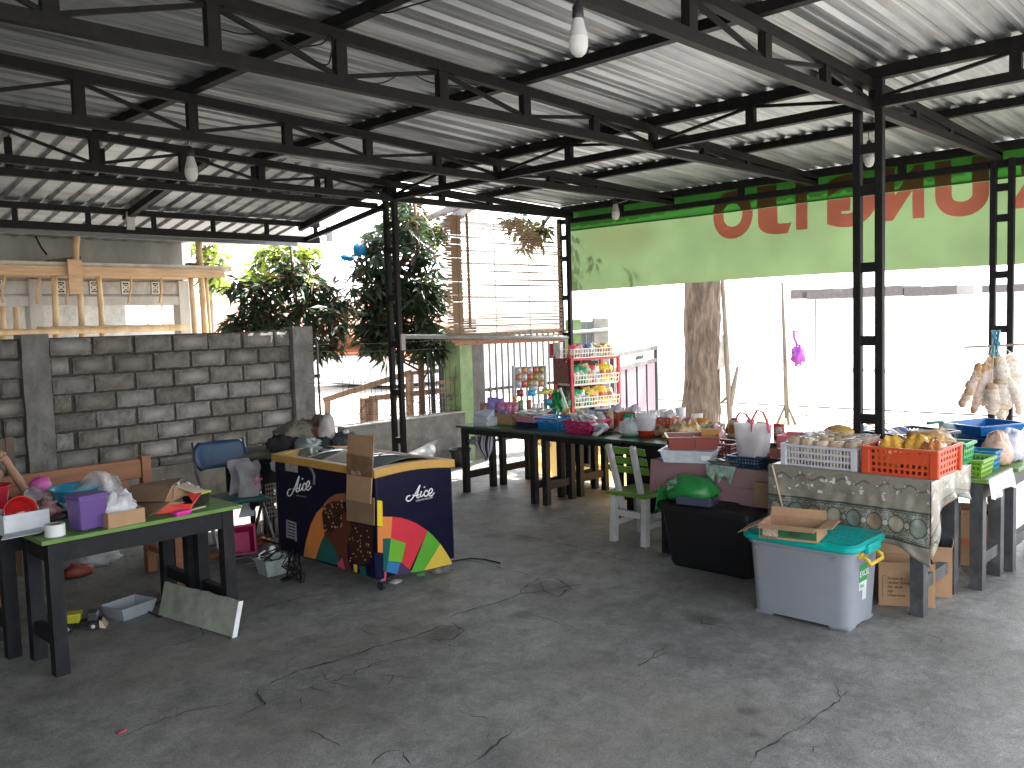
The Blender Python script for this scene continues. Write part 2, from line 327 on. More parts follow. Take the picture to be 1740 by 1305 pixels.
for u in (-.1, 1.27, 2.66, 4.0, 6.72):
    cpart('purlin', MB().span((u-.03, -.2, zt(u)+.061), (u+.03, 6.95, zs(u)-.004)), mBLK)
def girder(u, zb, ztop, v0, v1, joints, mids):
    e = empty_part('girder', canopy)
    cpart('bottom_chord', MB().span((u-.027, v0, zb), (u+.027, v1, zb+.056)), mBLK, e)
    cpart('top_chord', MB().span((u-.03, v0, ztop-.07), (u+.03, v1, ztop)), mBLK, e)
    for v in mids: cpart('vertical', MB().span((u-.022, v-.03, zb+.054), (u+.022, v+.03, ztop-.068)), mBLK, e)
    for v in joints:
        for q in mids:
            if .2 < abs(q-v) < 1.2: cpart('diagonal', MB().bar((u+.003, v+math.copysign(.04, q-v), zb+.06), (u+.003, q-math.copysign(.03, q-v), ztop-.075), .02, .02), mBLK, e)
girder(5.4, 2.863, zs(5.4)-.004, -.2, 6.93, (.58,2.15,3.73,5.34,6.76), (1.36,2.94,4.53,6.05))
girder(8.1, 2.80, zs(8.1)-.004, -.2, 6.93, (), (1.36,2.94,4.53,6.05))
def post(u, v, ztop, z0=0.):
    e = empty_part('post', canopy)
    for s in (-1, 1): cpart('tube', MB().span((u-.024, v+s*.067-.024, z0), (u+.024, v+s*.067+.024, ztop)), mBLK, e, bevel=.004)
    for z in (.5,.98,1.465,1.915,2.38,2.63): cpart('rung', MB().span((u-.02, v-.045, z-.03), (u+.02, v+.045, z+.03)), mBLK, e)
post(5.4, 2.157, 3.04); post(5.4, 6.83, 3.04); post(8.06, 2.12, 2.86); post(8.03, 6.85, 2.86)
# side rail under the blind
cpart('side_rail', MB().cyl((5.45,6.80,1.533), (8.0,6.80,1.437), .022, n=8), M('grey_pipe', (.25,.25,.24), rough=.5, metal=.4, dirt=.4))
cpart('clamp_plate', MB().span((5.375,6.70,1.40), (5.425,6.724,1.56)), M('pale_steel_plate', (.3,.28,.25), rough=.6, dirt=.5))
# lean-to roof beyond the last truss, over the block wall
lean = thing('lean_to_roof', 'low sloping corrugated metal roof over the grey block wall', 'roof', (5.4,6.83,0))
CO2 = CO; CO = Vector((5.4,6.83,0))
def zl(v): return 3.10-.18*(v-7.1)
def lpart(name, mb, mat, parent=None, **k): return loc_(mb).build(name, mat, parent or lean, **k)
for i in range(12):
    u0 = -3.1+.72*i; m = MB(); prof = []
    for k in range(4):
        o = u0+.18*k; prof += [(o,0),(o+.112,0),(o+.127,.03),(o+.163,.03),(o+.178,0)]
    prof.append((u0+.73,0)); n = len(prof); vs = []; nv = 6
    for a in range(nv+1):
        v = 6.6+(9.3-6.6)*a/nv
        for (u, dz) in prof: vs.append((u, v, zl(v)+dz+.004*(i % 2)))
    m.add(vs, [(a*n+b, a*n+b+1, (a+1)*n+b+1, (a+1)*n+b) for a in range(nv) for b in range(n-1)])
    o = lpart('roof_sheet', m, mSheet, solid=.0012)
lpart('tie_beam', MB().span((-3,7.08,2.82), (5.45,7.13,2.875)), mBLK)
for u in [(-2.5+.66*k) for k in range(12)]: lpart('hanger', MB().span((u-.022,7.085,2.872), (u+.022,7.125,zl(7.1)-.004)), mBLK)
lpart('purlin', MB().span((-3,7.68,zl(7.74)-.064), (5.6,7.74,zl(7.74)-.004)), mBLK)
lpart('eave_beam', MB().span((-3,8.50,2.60), (5.7,8.56,2.67)), mBLK)
lpart('eave_purlin', MB().span((-3,8.49,zl(8.56)-.06), (5.7,8.55,zl(8.56)-.004)), mBLK)
for u in [(-2.4+.62*k) for k in range(14)]: lpart('hanger', MB().span((u-.02,8.51,2.668), (u+.02,8.545,zl(8.54)-.058)), mBLK)
for u in (3.55, 5.5): lpart('rafter', MB().bar((u,6.9,zl(6.9)-.06), (u,8.6,zl(8.6)-.06), .05, .07), mBLK)
lpart('rafter_brace', MB().bar((5.45,6.9,2.84), (5.52,8.5,2.64), .04, .05), mBLK)
mBrk = M('galv_bracket', (.42,.42,.4), rough=.5, metal=.5, dirt=.4)
for px, py in ((222,375),(560,398)):
    p = GV(px, py, 8.47); lpart('bracket', MB().box((p.x,8.478,p.z), (.075,.02,.17)), mBrk)
lpart('fascia', MB().span((-3,9.29,2.64), (5.9,9.302,2.72)), M('fascia_metal', (.2,.21,.22), rough=.45, metal=.6))
CO = CO2

# unseen wall added behind the camera to block light from the back left
hw = thing('light_block_wall', 'unseen plain plastered wall added behind the camera to block light', 'wall', (-2.6,4.3,0)); MB().span((-.15,-3.2,0), (0,4.3,3.15)).build('plaster', M('plain_plaster', (.32,.31,.28), rough=.9, var=.2, scale=3), hw)
MB().span((.001,-1.6,0), (.04,-.75,2.05)).build('door', M('brown_door', (.16,.08,.04), rough=.6, var=.2), hw)  # made-up door on the added light-blocking wall
# ================================================================ BLOCK WALL
def block_mat(name, col):
    m = bpy.data.materials.new(name); m.use_nodes = True; nt = m.node_tree; L = nt.links.new; b = nt.nodes['Principled BSDF']
    tc = nt.nodes.new('ShaderNodeTexCoord'); oi = nt.nodes.new('ShaderNodeObjectInfo')
    ad = nt.nodes.new('ShaderNodeVectorMath'); ad.operation = 'ADD'; sc = nt.nodes.new('ShaderNodeVectorMath'); sc.operation = 'SCALE'; sc.inputs['Scale'].default_value = 3.
    L(oi.outputs['Location'], sc.inputs[0]); L(tc.outputs['Object'], ad.inputs[0]); L(sc.outputs[0], ad.inputs[1])
    def nz(s, d=6, r=.65): n = _nm(nt, 'ShaderNodeTexNoise', Scale=s, Detail=float(d), Roughness=r); L(ad.outputs[0], n.inputs['Vector']); return n.outputs['Fac']
    r = nt.nodes.new('ShaderNodeValToRGB'); e = r.color_ramp.elements; e[0].position = .32; e[1].position = .7
    e[0].color = tuple(c*.6 for c in col)+(1,); e[1].color = tuple(c*1.3 for c in col)+(1,); L(nz(14), r.inputs[0])
    # the mason's smear: a paler wiped patch in the middle of each block
    g = nt.nodes.new('ShaderNodeVectorMath'); g.operation = 'MULTIPLY'; g.inputs[1].default_value = (5.6,0,13); L(tc.outputs['Object'], g.inputs[0])
    ln = nt.nodes.new('ShaderNodeVectorMath'); ln.operation = 'LENGTH'; L(g.outputs[0], ln.inputs[0])
    a2 = nt.nodes.new('ShaderNodeMath'); a2.operation = 'MULTIPLY_ADD'; a2.inputs[1].default_value = 1.1; L(nz(7, 4), a2.inputs[0]); L(ln.outputs['Value'], a2.inputs[2])
    mr = nt.nodes.new('ShaderNodeMapRange'); mr.inputs[1].default_value = .55; mr.inputs[2].default_value = 1.35; mr.inputs[3].default_value = .95; mr.inputs[4].default_value = 0; L(a2.outputs[0], mr.inputs[0])
    mrr = nt.nodes.new('ShaderNodeMath'); mrr.operation = 'MULTIPLY'; L(mr.outputs[0], mrr.inputs[0]); L(oi.outputs['Random'], mrr.inputs[1])
    mx = nt.nodes.new('ShaderNodeMixRGB'); mx.inputs[2].default_value = tuple(min(.6, c*1.9+.04) for c in col)+(1,); L(mrr.outputs[0], mx.inputs[0]); L(r.outputs[0], mx.inputs[1])
    L(mx.outputs[0], b.inputs['Base Color']); b.inputs['Roughness'].default_value = .92
    bp = nt.nodes.new('ShaderNodeBump'); bp.inputs['Strength'].default_value = .6; bp.inputs['Distance'].default_value = .012; L(nz(40, 5), bp.inputs['Height']); L(bp.outputs[0], b.inputs['Normal'])
    return m
mB = [block_mat('block_grey', (.160,.153,.138)), block_mat('block_warm', (.150,.137,.118)), block_mat('block_cool', (.185,.18,.168)), block_mat('block_dark', (.125,.115,.10))]
WV = 8.0
wall = thing('block_wall', 'rough grey concrete block wall with two cast pillars', 'wall', (0,WV,0))
mMort = M('mortar', (.062,.056,.048), rough=.95, var=.35, scale=25, bump=.8, bscale=30)
MB().span((-2.6,.035,0), (5.18,.13,1.628)).build('mortar', mMort, wall)
mPil = M('cast_concrete', (.17,.165,.155), rough=.9, var=.3, scale=6, bump=.5, bscale=30, dirt=.5, dirtcol=(.07,.075,.055))
for a, b in ((2.37,2.585),(4.95,5.19)):
    m = MB(); m.grid(lambda s_, t: (a+(b-a)*s_+.006*noise.noise(Vector((t*9, s_*4, a))), -.035+.008*noise.noise(Vector((s_*5, t*14, 2))), 1.665*t), 6, 40)
    m.span((a+.004,-.026,0), (b-.004,.16,1.663)); m.build('pillar', mPil, wall)
MB().span((-2.6,-.05,0), (5.0,.034,.40)).build('plinth', M('plinth_concrete', (.12,.112,.10), rough=.95, var=.4, scale=5, bump=.8, bscale=14, dirt=.6, dirtcol=(.05,.035,.028)), wall)
def block_mesh(L_, H_, seed):
    m = MB(); q = random.Random(seed)
    def fn(s_, t):
        e = min(s_, 1-s_, t, 1-t); x = (s_-.5)*L_; z = (t-.5)*H_
        if e == 0: x += q.uniform(-.010,.003)*(1 if x > 0 else -1); z += q.uniform(-.009,.003)*(1 if z > 0 else -1)
        return (x, (.016 if e == 0 else q.uniform(-.002,.004)), z)
    m.grid(fn, 9, 5); o = len(m.v); m.span((-L_/2+.004,.014,-H_/2+.004), (L_/2-.004,.06,H_/2-.004))
    return m
HB = .1635
protos = [block_mesh(.342,.147,s_).build('block', mB[0]) for s_ in range(6)]; halfp = [block_mesh(.16,.147,40+s_).build('block', mB[0]) for s_ in range(3)]
for p in protos+halfp: C.objects.unlink(p)
q = random.Random(3)
for row in range(8):
    z = 1.628-HB*(row+.5)-.003
    for (a, b) in ((-2.5,2.37),(2.585,4.95)):
        u = a+.012+(0 if row % 2 == 0 else .18); xs = []
        if row % 2: xs.append((a+.09, True))
        while u+.36 <= b+.02: xs.append((u+.176, False)); u += .361
        if b-u > .1: xs.append(((u+b)/2-.004, True))
        for (x, half) in xs:
            if x < -.3: continue
            src = q.choice(halfp if half else protos); o = bpy.data.objects.new('block', src.data); C.objects.link(o); o.parent = wall
            o.location = (x+q.uniform(-.006,.006), q.uniform(-.004,.008), z+q.uniform(-.004,.004)); o.rotation_euler = (0, q.uniform(-.012,.012), q.uniform(-.01,.01))
            if half and b-u > .1 and x > u: o.scale = (min(1.15, (b-u-.014)/.16), 1, 1)
            o.material_slots[0].link = 'OBJECT'; o.material_slots[0].material = mB[q.choices((0,1,2,3), (4,2,3,2))[0]]
# low rendered wall with wire fence on it
low = thing('low_wall', 'low grey rendered wall behind the freezer below the wire fence', 'wall', (5.3,7.6,0))
m = MB(); m.grid(lambda a, b: (a*1.72, .01*noise.noise(Vector((a*7, b*4, 1))), .59*b), 24, 8); m.span((0,.012,0), (1.72,.15,.588)); m.build('render', M('wall_render', (.21,.205,.185), rough=.92, var=.35, scale=5, bump=.6, bscale=18, dirt=.6, dirtcol=(.09,.08,.065)), low)
MB().span((-.02,-.012,.589), (1.73,.16,.602)).build('coping', M('coping', (.42,.4,.37), rough=.9, var=.25), low)

# ================================================================ BANNER
def banner_mat(name, col, tl, splash=False):
    m = bpy.data.materials.new(name); m.use_nodes = True; nt = m.node_tree; L = nt.links.new; b = nt.nodes['Principled BSDF']; out = nt.nodes['Material Output']
    tc = nt.nodes.new('ShaderNodeTexCoord'); n = _nm(nt, 'ShaderNodeTexNoise', Scale=2.2, Detail=6.); L(tc.outputs['Object'], n.inputs['Vector'])
    r = nt.nodes.new('ShaderNodeValToRGB'); r.color_ramp.elements[0].position = .3; r.color_ramp.elements[1].position = .7
    r.color_ramp.elements[0].color = tuple(c*.86 for c in col)+(1,); r.color_ramp.elements[1].color = tuple(min(1, c*1.1) for c in col)+(1,); L(n.outputs['Fac'], r.inputs[0]); c = r.outputs[0]
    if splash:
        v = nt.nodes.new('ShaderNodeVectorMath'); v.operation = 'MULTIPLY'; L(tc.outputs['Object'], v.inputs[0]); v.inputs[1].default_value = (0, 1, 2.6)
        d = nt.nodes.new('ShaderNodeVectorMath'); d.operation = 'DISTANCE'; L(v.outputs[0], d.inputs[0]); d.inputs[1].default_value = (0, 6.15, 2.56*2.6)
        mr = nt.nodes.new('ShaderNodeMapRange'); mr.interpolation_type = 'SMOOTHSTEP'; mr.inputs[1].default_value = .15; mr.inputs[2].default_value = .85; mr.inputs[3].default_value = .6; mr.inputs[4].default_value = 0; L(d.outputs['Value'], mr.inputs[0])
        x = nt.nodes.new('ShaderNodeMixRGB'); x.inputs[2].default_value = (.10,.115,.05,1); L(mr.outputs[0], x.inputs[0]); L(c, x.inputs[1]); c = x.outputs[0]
    L(c, b.inputs['Base Color']); b.inputs['Roughness'].default_value = .45
    t = nt.nodes.new('ShaderNodeBsdfTranslucent'); L(c, t.inputs[0]); mx = nt.nodes.new('ShaderNodeMixShader'); mx.inputs[0].default_value = tl
    L(b.outputs[0], mx.inputs[1]); L(t.outputs[0], mx.inputs[2]); L(mx.outputs[0], out.inputs[0]); return m
BU = 8.2
banner = thing('shop_banner', 'long bright green plastic banner with red lettering seen from behind', 'banner', (0,0,0))
def bwave(v, z): return .018*math.sin(v*2.1+z*1.3)+.02*noise.noise(Vector((v*.9, z*1.8, 0)))+.012*noise.noise(Vector((v*3-z*2, z*2, 5)))*(1 if z < 2.7 else .4)
def bsurf(v0, v1, z0, z1, off=0., nu=60, nv=14, sag=0.):
    return MB().grid(lambda a, b: (BU+off+bwave(v0+(v1-v0)*a, z0+(z1-z0)*b), v0+(v1-v0)*a, z0+(z1-z0)*b-sag*math.sin(a*math.pi*2.5)*(1-b)), nu, nv)
mBan = banner_mat('banner_green', (.125,.185,.085), .22, True); mBanD = banner_mat('banner_green_hem_dim', (.022,.11,.014), .18)  # hem copy darkened: weaker backlight through doubled cloth is put into the colour
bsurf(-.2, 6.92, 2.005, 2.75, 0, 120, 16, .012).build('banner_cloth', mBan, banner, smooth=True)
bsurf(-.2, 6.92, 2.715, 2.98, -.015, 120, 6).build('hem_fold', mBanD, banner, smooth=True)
mRed = banner_mat('banner_red', (.80,.22,.17), .42); mRedD = banner_mat('banner_red_hem_dim', (.10,.055,.012), .18)  # hem copy of the red darkened likewise for the weaker backlight
def banner_letter(ch, vL, vR, zb, zt_):
    me = text_mesh(ch, 1., 0., offset=.06, res=9); xs = [v.co.x for v in me.vertices]; ys = [v.co.y for v in me.vertices]; x0, x1, y0, y1 = min(xs), max(xs), min(ys), max(ys)
    bm = bmesh.new(); bm.from_mesh(me); bmesh.ops.remove_doubles(bm, verts=bm.verts, dist=1e-5); bmesh.ops.triangulate(bm, faces=bm.faces); bmesh.ops.subdivide_edges(bm, edges=[e for e in bm.edges if e.calc_length() > .12], cuts=2, use_grid_fill=True)
    bmesh.ops.triangulate(bm, faces=bm.faces)
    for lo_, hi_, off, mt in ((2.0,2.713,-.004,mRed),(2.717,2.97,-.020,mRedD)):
        b2 = bm.copy()
        for v in b2.verts:
            a = (v.co.x-x0)/(x1-x0); t = (v.co.y-y0)/(y1-y0); v.co = Vector((0, vR+(vL-vR)*a, zb+(zt_-zb)*t))   # mirrored: read from behind
        g = b2.verts[:]+b2.edges[:]+b2.faces[:]; bmesh.ops.bisect_plane(b2, geom=g, plane_co=(0,0,hi_), plane_no=(0,0,1), clear_outer=True)
        g = b2.verts[:]+b2.edges[:]+b2.faces[:]; bmesh.ops.bisect_plane(b2, geom=g, plane_co=(0,0,lo_), plane_no=(0,0,-1), clear_outer=True)
        for v in b2.verts: v.co.x = BU+off+bwave(v.co.y, v.co.z)
        if len(b2.faces):
            m2 = bpy.data.meshes.new('letter'); b2.to_mesh(m2); m2.materials.append(mt); o = bpy.data.objects.new('letter', m2); C.objects.link(o); o.parent = banner
        b2.free()
    bm.free()
for ch, l, r_ in (('O',4.93,4.46),('J',4.40,4.03),('I',3.98,3.86),('G',3.66,3.19),('N',3.13,2.78),('U',2.69,2.26),('R',2.13,1.72),('A',1.66,1.2),('W',1.15,.5)):
    banner_letter(ch, l, r_, 2.44 if ch in 'OJGU' else 2.46, 2.93)
# ================================================================ BAMBOO BLIND
blind = thing('bamboo_blind', 'hanging bamboo slat blind between two black posts', 'blind', (6.1,6.86,0))
mBam = M('bamboo_slat', (.31,.20,.125), rough=.7, var=.35, scale=30, stretch=(1,1,8), transl=.12)
m = MB(); q = random.Random(5); z = 1.45
while z < 2.79:
    u0, u1 = .03+q.uniform(-.02,.03), 1.87+q.uniform(-.01,.02); h = q.choice((.009,.011,.012)); sl_ = q.uniform(-.003,.003)
    n = 6
    for i in range(n):
        a, b = u0+(u1-u0)*i/n, u0+(u1-u0)*(i+1)/n; f = lambda t: z+.002*math.sin(t*3+z*40)+sl_*t
        m.bar((a,.0,f(a)), (b,.0,f(b)), .004, h)
    z += h+q.choice((.002,.004,.006,.009))*(.75 if z < 1.75 else 1.15)
sl2 = m.build('slats', mBam, blind); stuff(sl2)
m = MB(); z = 1.47                                   # second, denser layer along the left edge
while z < 2.79:
    if q.random() < .88: m.bar((.0+q.uniform(-.02,.06),.012,z), (.27+q.uniform(-.01,.01),.012,z), .004, .0075)
    if q.random() < .92 and z > 1.5: m.bar((.13,.02,z+.004), (.275,.02,z+.004), .004, .0085)
    if q.random() < .9 and z < 1.68: m.bar((.2,.02,z+.003), (.46,.02,z+.003), .004, .008)
    z += .0105
stuff(m.build('doubled_slats', mBam, blind))
MB().span((.33,-.012,1.6), (.362,-.004,2.81)).build('edge_batten', M('red_brown_batten', (.2,.075,.045), rough=.7), blind)
mCord = M('cord', (.25,.2,.15), rough=.9)
for x in (.2,.75,1.3,1.75): MB().cyl((x,-.006,1.44), (x,-.006,2.81), .003, n=5).build('cord', mCord, blind)
m = MB()
for i in range(7): m.tube([(.05+q.uniform(0,.05),q.uniform(-.03,.03),1.44+q.uniform(-.02,.025)), (1.88+q.uniform(-.03,.02),q.uniform(-.03,.03),1.42+q.uniform(-.02,.02))], .009, 5)
m.build('bottom_roll', M('blind_roll', (.42,.2,.12), rough=.7, var=.3, scale=20), blind)
# ================================================================ HALF-BUILT HOUSE beyond the block wall
FV = 12.5
house = thing('half_built_house', 'grey unfinished concrete house with wooden formwork above the block wall', 'house', (0,FV,0))
HO = Vector((0,FV,0))
def hp(name, mb, mat, **k): mb.v = [(v[0], v[1]-FV, v[2]) for v in mb.v]; return mb.build(name, mat, house, **k)
def hx(px): return GV(px, 500, FV).x
def hz(py, px=170): return GV(px, py, FV).z
mRaw = M('raw_plaster', (.42,.42,.395), rough=.93, var=.2, scale=2.2, dirt=.55, dirtcol=(.27,.26,.23), stretch=(1.6,1,.35), bump=.3, bscale=25)
mRaw2 = M('raw_block', (.36,.36,.345), rough=.93, var=.28, scale=4, bump=.5, bscale=20)
mForm = M('form_wood', (.42,.27,.155), rough=.8, var=.25, scale=5, stretch=(.6,6,6), dirt=.3, dirtcol=(.3,.27,.22))
mBamb = M('bamboo_pole', (.46,.32,.17), rough=.6, var=.22, scale=6, stretch=(2,2,.7))
xr = hx(313); zled = hz(452); zb = hz(475); zlint = hz(517); ztop = 5.4
hp('upper_wall', MB().span((-9,FV,zled), (xr,FV+.15,ztop)), mRaw)
hp('slab', MB().span((-9,FV-.55,hz(462)), (hx(366),FV+2.5,zled)), M('slab_edge', (.40,.36,.30), rough=.9, var=.25, scale=6))
hp('form_board', MB().span((-9,FV-.57,hz(473)), (hx(352),FV-.545,hz(459))), mForm)
hp('form_board', MB().span((-9,FV-.54,hz(471)-.02), (hx(316),FV-.02,hz(471))), mForm)
# lower wall built of courses, with vent blocks let into it
vents = [(97,112),(153,168),(207,221),(258,271),(-8,5)]
hp('vent_wall', MB().span((-9,FV+.012,zlint), (xr,FV+.16,zb+.06)), M('vent_mortar', (.30,.29,.27), rough=.95, var=.2))
xs = sorted([(hx(a), hx(b)) for a, b in vents]); e0 = hx(-140)
for a, b in xs+[(xr, xr)]:
    if a-e0 > .08:
        for zz0, zz1 in ((hz(500), hz(478)), (zlint+.01, hz(501.5))): hp('block', MB().span((e0+.012,FV-.003,zz0), (a-.012,FV+.05,zz1)), mRaw2, bevel=.006, seg=1)
    e0 = b
mVent = M('vent_block', (.62,.61,.58), rough=.9); mHole = M('vent_shade', (.02,.02,.02), rough=1)
for a, b in xs:
    z0, z1 = hz(499), hz(478); m = MB(); t = .016; cx, cz = (a+b)/2, (z0+z1)/2
    for p in (((a,z0),(a+t,z1)),((b-t,z0),(b,z1)),((a+t,z0),(b-t,z0+t)),((a+t,z1-t),(b-t,z1))): m.span((p[0][0],FV-.012,p[0][1]), (p[1][0],FV+.01,p[1][1]))
    for sx in (-1,1):
        m.bar((cx+sx*.012,FV-.002,cz), (cx+sx*(b-a)*.42,FV-.002,cz+(z1-z0)*.26), .012); m.bar((cx+sx*.012,FV-.002,cz), (cx+sx*(b-a)*.42,FV-.002,cz-(z1-z0)*.26), .012)
        m.bar((cx,FV-.002,cz+sx*(z1-z0)*.3), (cx+(b-a)*.42,FV-.002,cz+sx*(z1-z0)*.17), .011); m.bar((cx,FV-.002,cz+sx*(z1-z0)*.3), (cx-(b-a)*.42,FV-.002,cz+sx*(z1-z0)*.17), .011)
    m.bar((cx-.008,FV-.002,z0+.06), (cx-.008,FV-.002,z1-.06), .011); m.bar((cx+.008,FV-.002,z0+.06), (cx+.008,FV-.002,z1-.06), .011)
    v = hp('vent', m, mVent); hp('vent_shade_plate', MB().span((a+.01,FV+.004,z0+.01), (b-.01,FV+.0115,z1-.01)), mHole)  # black plate stands for the shade inside the vent openings
hp('ring_beam', MB().span((-9,FV-.02,zlint-.015), (xr+.03,FV+.17,hz(504))), mRaw)
for a, b in ((48,70),(303,319)): hp('column', MB().span((hx(a),FV-.03,0), (hx(b),FV+.19,hz(476))), mRaw)
hp('column', MB().span((-6.2,FV-.03,0), (-5.9,FV+.19,hz(476))), mRaw)
# room behind the openings: back wall with a bright window opening
BV = FV+2.6; f = lambda px, py: GV(px, py, BV)
x0, x1 = f(213,530).x, f(302,530).x; z0, z1 = f(250,556).z, f(250,519).z
for a, b, c_, d in ((-9,x0,0,4),(x1,f(330,530).x,0,4),(x0,x1,0,z0),(x0,x1,z1,4)): hp('back_wall', MB().span((a,BV,c_), (b,BV+.12,d)), mRaw2)
for px in (252,278): p = f(px,530); hp('window_mullion', MB().span((p.x-.02,BV+.02,z0), (p.x+.02,BV+.06,z1)), mRaw)
p = f(250,526); hp('window_mullion', MB().span((f(258,520).x,BV+.025,p.z-.015), (x1,BV+.055,p.z+.015)), mRaw)
hp('side_wall', MB().span((xr-.12,FV+.2,0), (xr,FV+2.5,.9)), mRaw2)
def pole(p0, p1, r, mt=mBamb):
    n = 7; a, b = Vector(p0), Vector(p1); pts = []; rs = []
    for i in range(n*2+1):
        t = i/(n*2); pts.append(a.lerp(b, t)+Vector((.02*math.sin(t*4+a.x), 0, 0))); rs.append(r*(1.12 if i % 2 == 0 else .97)*(1-.12*t))
    return MB().tube(pts, rs, 8)
for px0, y0, px1, y1, r in ((90,560,89,462,.042),(172,560,165,463,.042),(137,560,131,463,.042),(132,446,128,375,.042),(2,572,0,520,.05),(28,560,24,522,.04),(327,558,325,468,.04),(346,560,338,404,.05),(352,560,351,466,.03)):
    a = GV(px0, y0, FV-.45); b = GV(px1, y1, FV-.45); a.z = 0 if y0 > 500 else a.z; hp('bamboo_pole', pole(a, b, r), mBamb, smooth=True)
for px0, y0, y1 in ((7,463,514),(66,466,516),(116,466,518),(221,466,515),(273,466,515)):
    a, b = GV(px0, y1, FV-.3), GV(px0-1, y0, FV-.3); hp('bamboo_stick', pole(a, b, .018), mBamb, smooth=True)
a, b = GV(66,562,FV-.5), GV(318,556,FV-.5); hp('bamboo_pole', pole(a, b, .05), mBamb, smooth=True)
a, b = GV(-20,566,FV-.6), GV(215,560,FV-.6); hp('bamboo_pole', pole(a, b, .04), mBamb, smooth=True)
a = GV(128,470,FV-.62); hp('form_board', MB().box((a.x,FV-.62,a.z), (.17,.03,.44)), mForm)
a, b = GV(80,446,FV-.3), GV(133,439,FV-.3); hp('loose_plank', MB().bar(a, b, .2, .05), M('dark_plank', (.14,.1,.075), rough=.85))
a, b = GV(318,449,FV-.3), GV(352,449,FV-.3); hp('loose_plank', MB().bar(a, b, .12, .035), M('dark_plank', (0,0,0)))
a = [GV(54,380,FV-.2), GV(62,405,FV-.2), GV(70,420,FV-.2), GV(80,433,FV-.2)]; hp('hanging_wire', MB().tube(a, .012, 5), mBLK)
hp('eave_sheet', MB().grid(lambda s_, t: (-9+(GV(398,405,FV).x+9)*s_, FV-2.6+2.6*t, GV(340,408,FV-1.).z+.02*math.sin(s_*420)+.05*t), 260, 2), M('old_zinc', (.4,.42,.42), rough=.5, metal=.5))  # eave corner is real; its unseen reach is widened to cut skylight

# ================================================================ TREES
mLeafD = M('leaf_dark', (.035,.065,.03), rough=.5, var=.45, scale=3, transl=.35); mLeafY = M('leaf_young', (.28,.36,.05), rough=.5, var=.3, scale=3, transl=.45)
mLeafR = M('leaf_bronze', (.09,.05,.02), rough=.5, var=.4, scale=3, transl=.35)
mTrunk = M('tree_bark', (.19,.14,.105), rough=.95, var=.35, scale=9, stretch=(1,1,.25), bump=1., bscale=22); mTwig = M('reddish_stem', (.17,.085,.055), rough=.85, var=.3)
def leafset(mb, c, n, L_, W_, q, droop=.5, mats=(0,0,0,1)):
    for _ in range(n):
        az = q.uniform(0, 2*math.pi); el = q.gauss(-droop*.5, .5); d = Vector((math.cos(az)*math.cos(el), math.sin(az)*math.cos(el), math.sin(el)))
        s_ = d.cross(Vector((0,0,1))); s_ = s_.normalized() if s_.length > .01 else Vector((1,0,0)); roll = q.uniform(-1., 1.); s_ = Matrix.Rotation(roll, 3, d) @ s_
        l = L_*q.uniform(.65,1.25); wd = W_*q.uniform(.7,1.2); a = Vector(c)+d*.02; b = a+d*l*.5+Vector((0,0,-.04*l)); e = a+d*l+Vector((0,0,-.22*l))
        mb.mat(q.choice(mats)); mb.add([a, b+s_*wd, e, b-s_*wd], [(0,1,2),(0,2,3)])
def tree(name, label, base, topz, blobs, seed, L_=.15, W_=.022, dens=60, per=9, tr=.04, cat='tree', mats=None, mt=None, lm=(0,0,0,0,0,1), group=None, bend=(0,0)):
    q = random.Random(seed); t = thing(name, label, cat, base, 0, group); b = Vector(base)
    top = Vector((bend[0], bend[1], topz-b.z)); tp = [Vector((0,0,-.1)), Vector((.02,.01,top.z*.3)), top*.62+Vector((.03,-.02,0)), top]
    MB().tube(tp, [tr*1.25, tr, tr*.75, tr*.35], 10).build('trunk', mt or mTwig, t, smooth=True)
    cr = MB(); br = MB()
    for (c, r, k) in blobs:
        c = Vector(c)-b; cz = max(.25, min(.95, (c.z-.35)/max(.2, top.z))); st = top*cz if cz > .62 else Vector((.02,0,top.z*cz))
        br.tube([st, st.lerp(c, .5)+Vector((0,0,-.05)), c], [tr*.4, tr*.28, tr*.1], 6)
        for i in range(int(dens*k)):
            d = Vector((q.gauss(0,1), q.gauss(0,1), q.gauss(0,1))).normalized()*(q.random()**.45); p = c+Vector((d.x*r[0], d.y*r[0], d.z*r[1]))
            if i % 5 == 0: br.tube([c.lerp(p, .15), p], [tr*.1, tr*.05], 4, False)
            leafset(cr, p, per, L_, W_, q, .5, lm)
    br.build('limb', mt or mTwig, t); stuff(cr.build('crown', mats or [mLeafD, mLeafR], t)); return t
def B(px, py, D, rpx, rpy, k=1.): return (tuple(GD(px, py, D)), (rpx*D/FPX, rpy*D/FPX), k)
D1 = 9.9; base = GD(505, 640, D1); base.z = 0
tree('young_tree', 'dark leafy young tree leaning over the end of the block wall', base, 2.55, [B(455,510,D1,45,40,.8),B(500,470,D1,34,40,.7),B(535,520,D1,44,50,1.2),B(420,545,D1,42,26,.6),B(490,545,D1,40,26,.6),B(560,560,D1-.3,26,38,.6),B(545,590,D1-.3,24,14,.25),B(410,495,D1,24,28,.3),B(400,560,D1,30,26,.45),B(575,530,D1,20,40,.4)], 11, .19, .024, 40, 8)
D2 = 10.6; base = GD(717, 700, D2); base.z = 0
tree('young_tree', 'taller dark leafy tree with a thin reddish trunk behind the low wall', base, 3.4, [B(640,480,D2,50,50,1.5),B(690,520,D2,56,56,1.6),B(725,500,D2,40,50,1.2),B(640,545,D2,48,40,1.1),B(655,585,D2,40,24,.6),B(720,570,D2,44,34,1.),B(650,425,D2,44,40,.9),B(715,440,D2,36,28,.45),B(690,380,D2,36,36,.6),B(620,575,D2,30,24,.4),B(735,600,D2,30,16,.4)], 12, .19, .025, 46, 9)
D3 = 19.; base = GD(480, 600, D3); base.z = 0
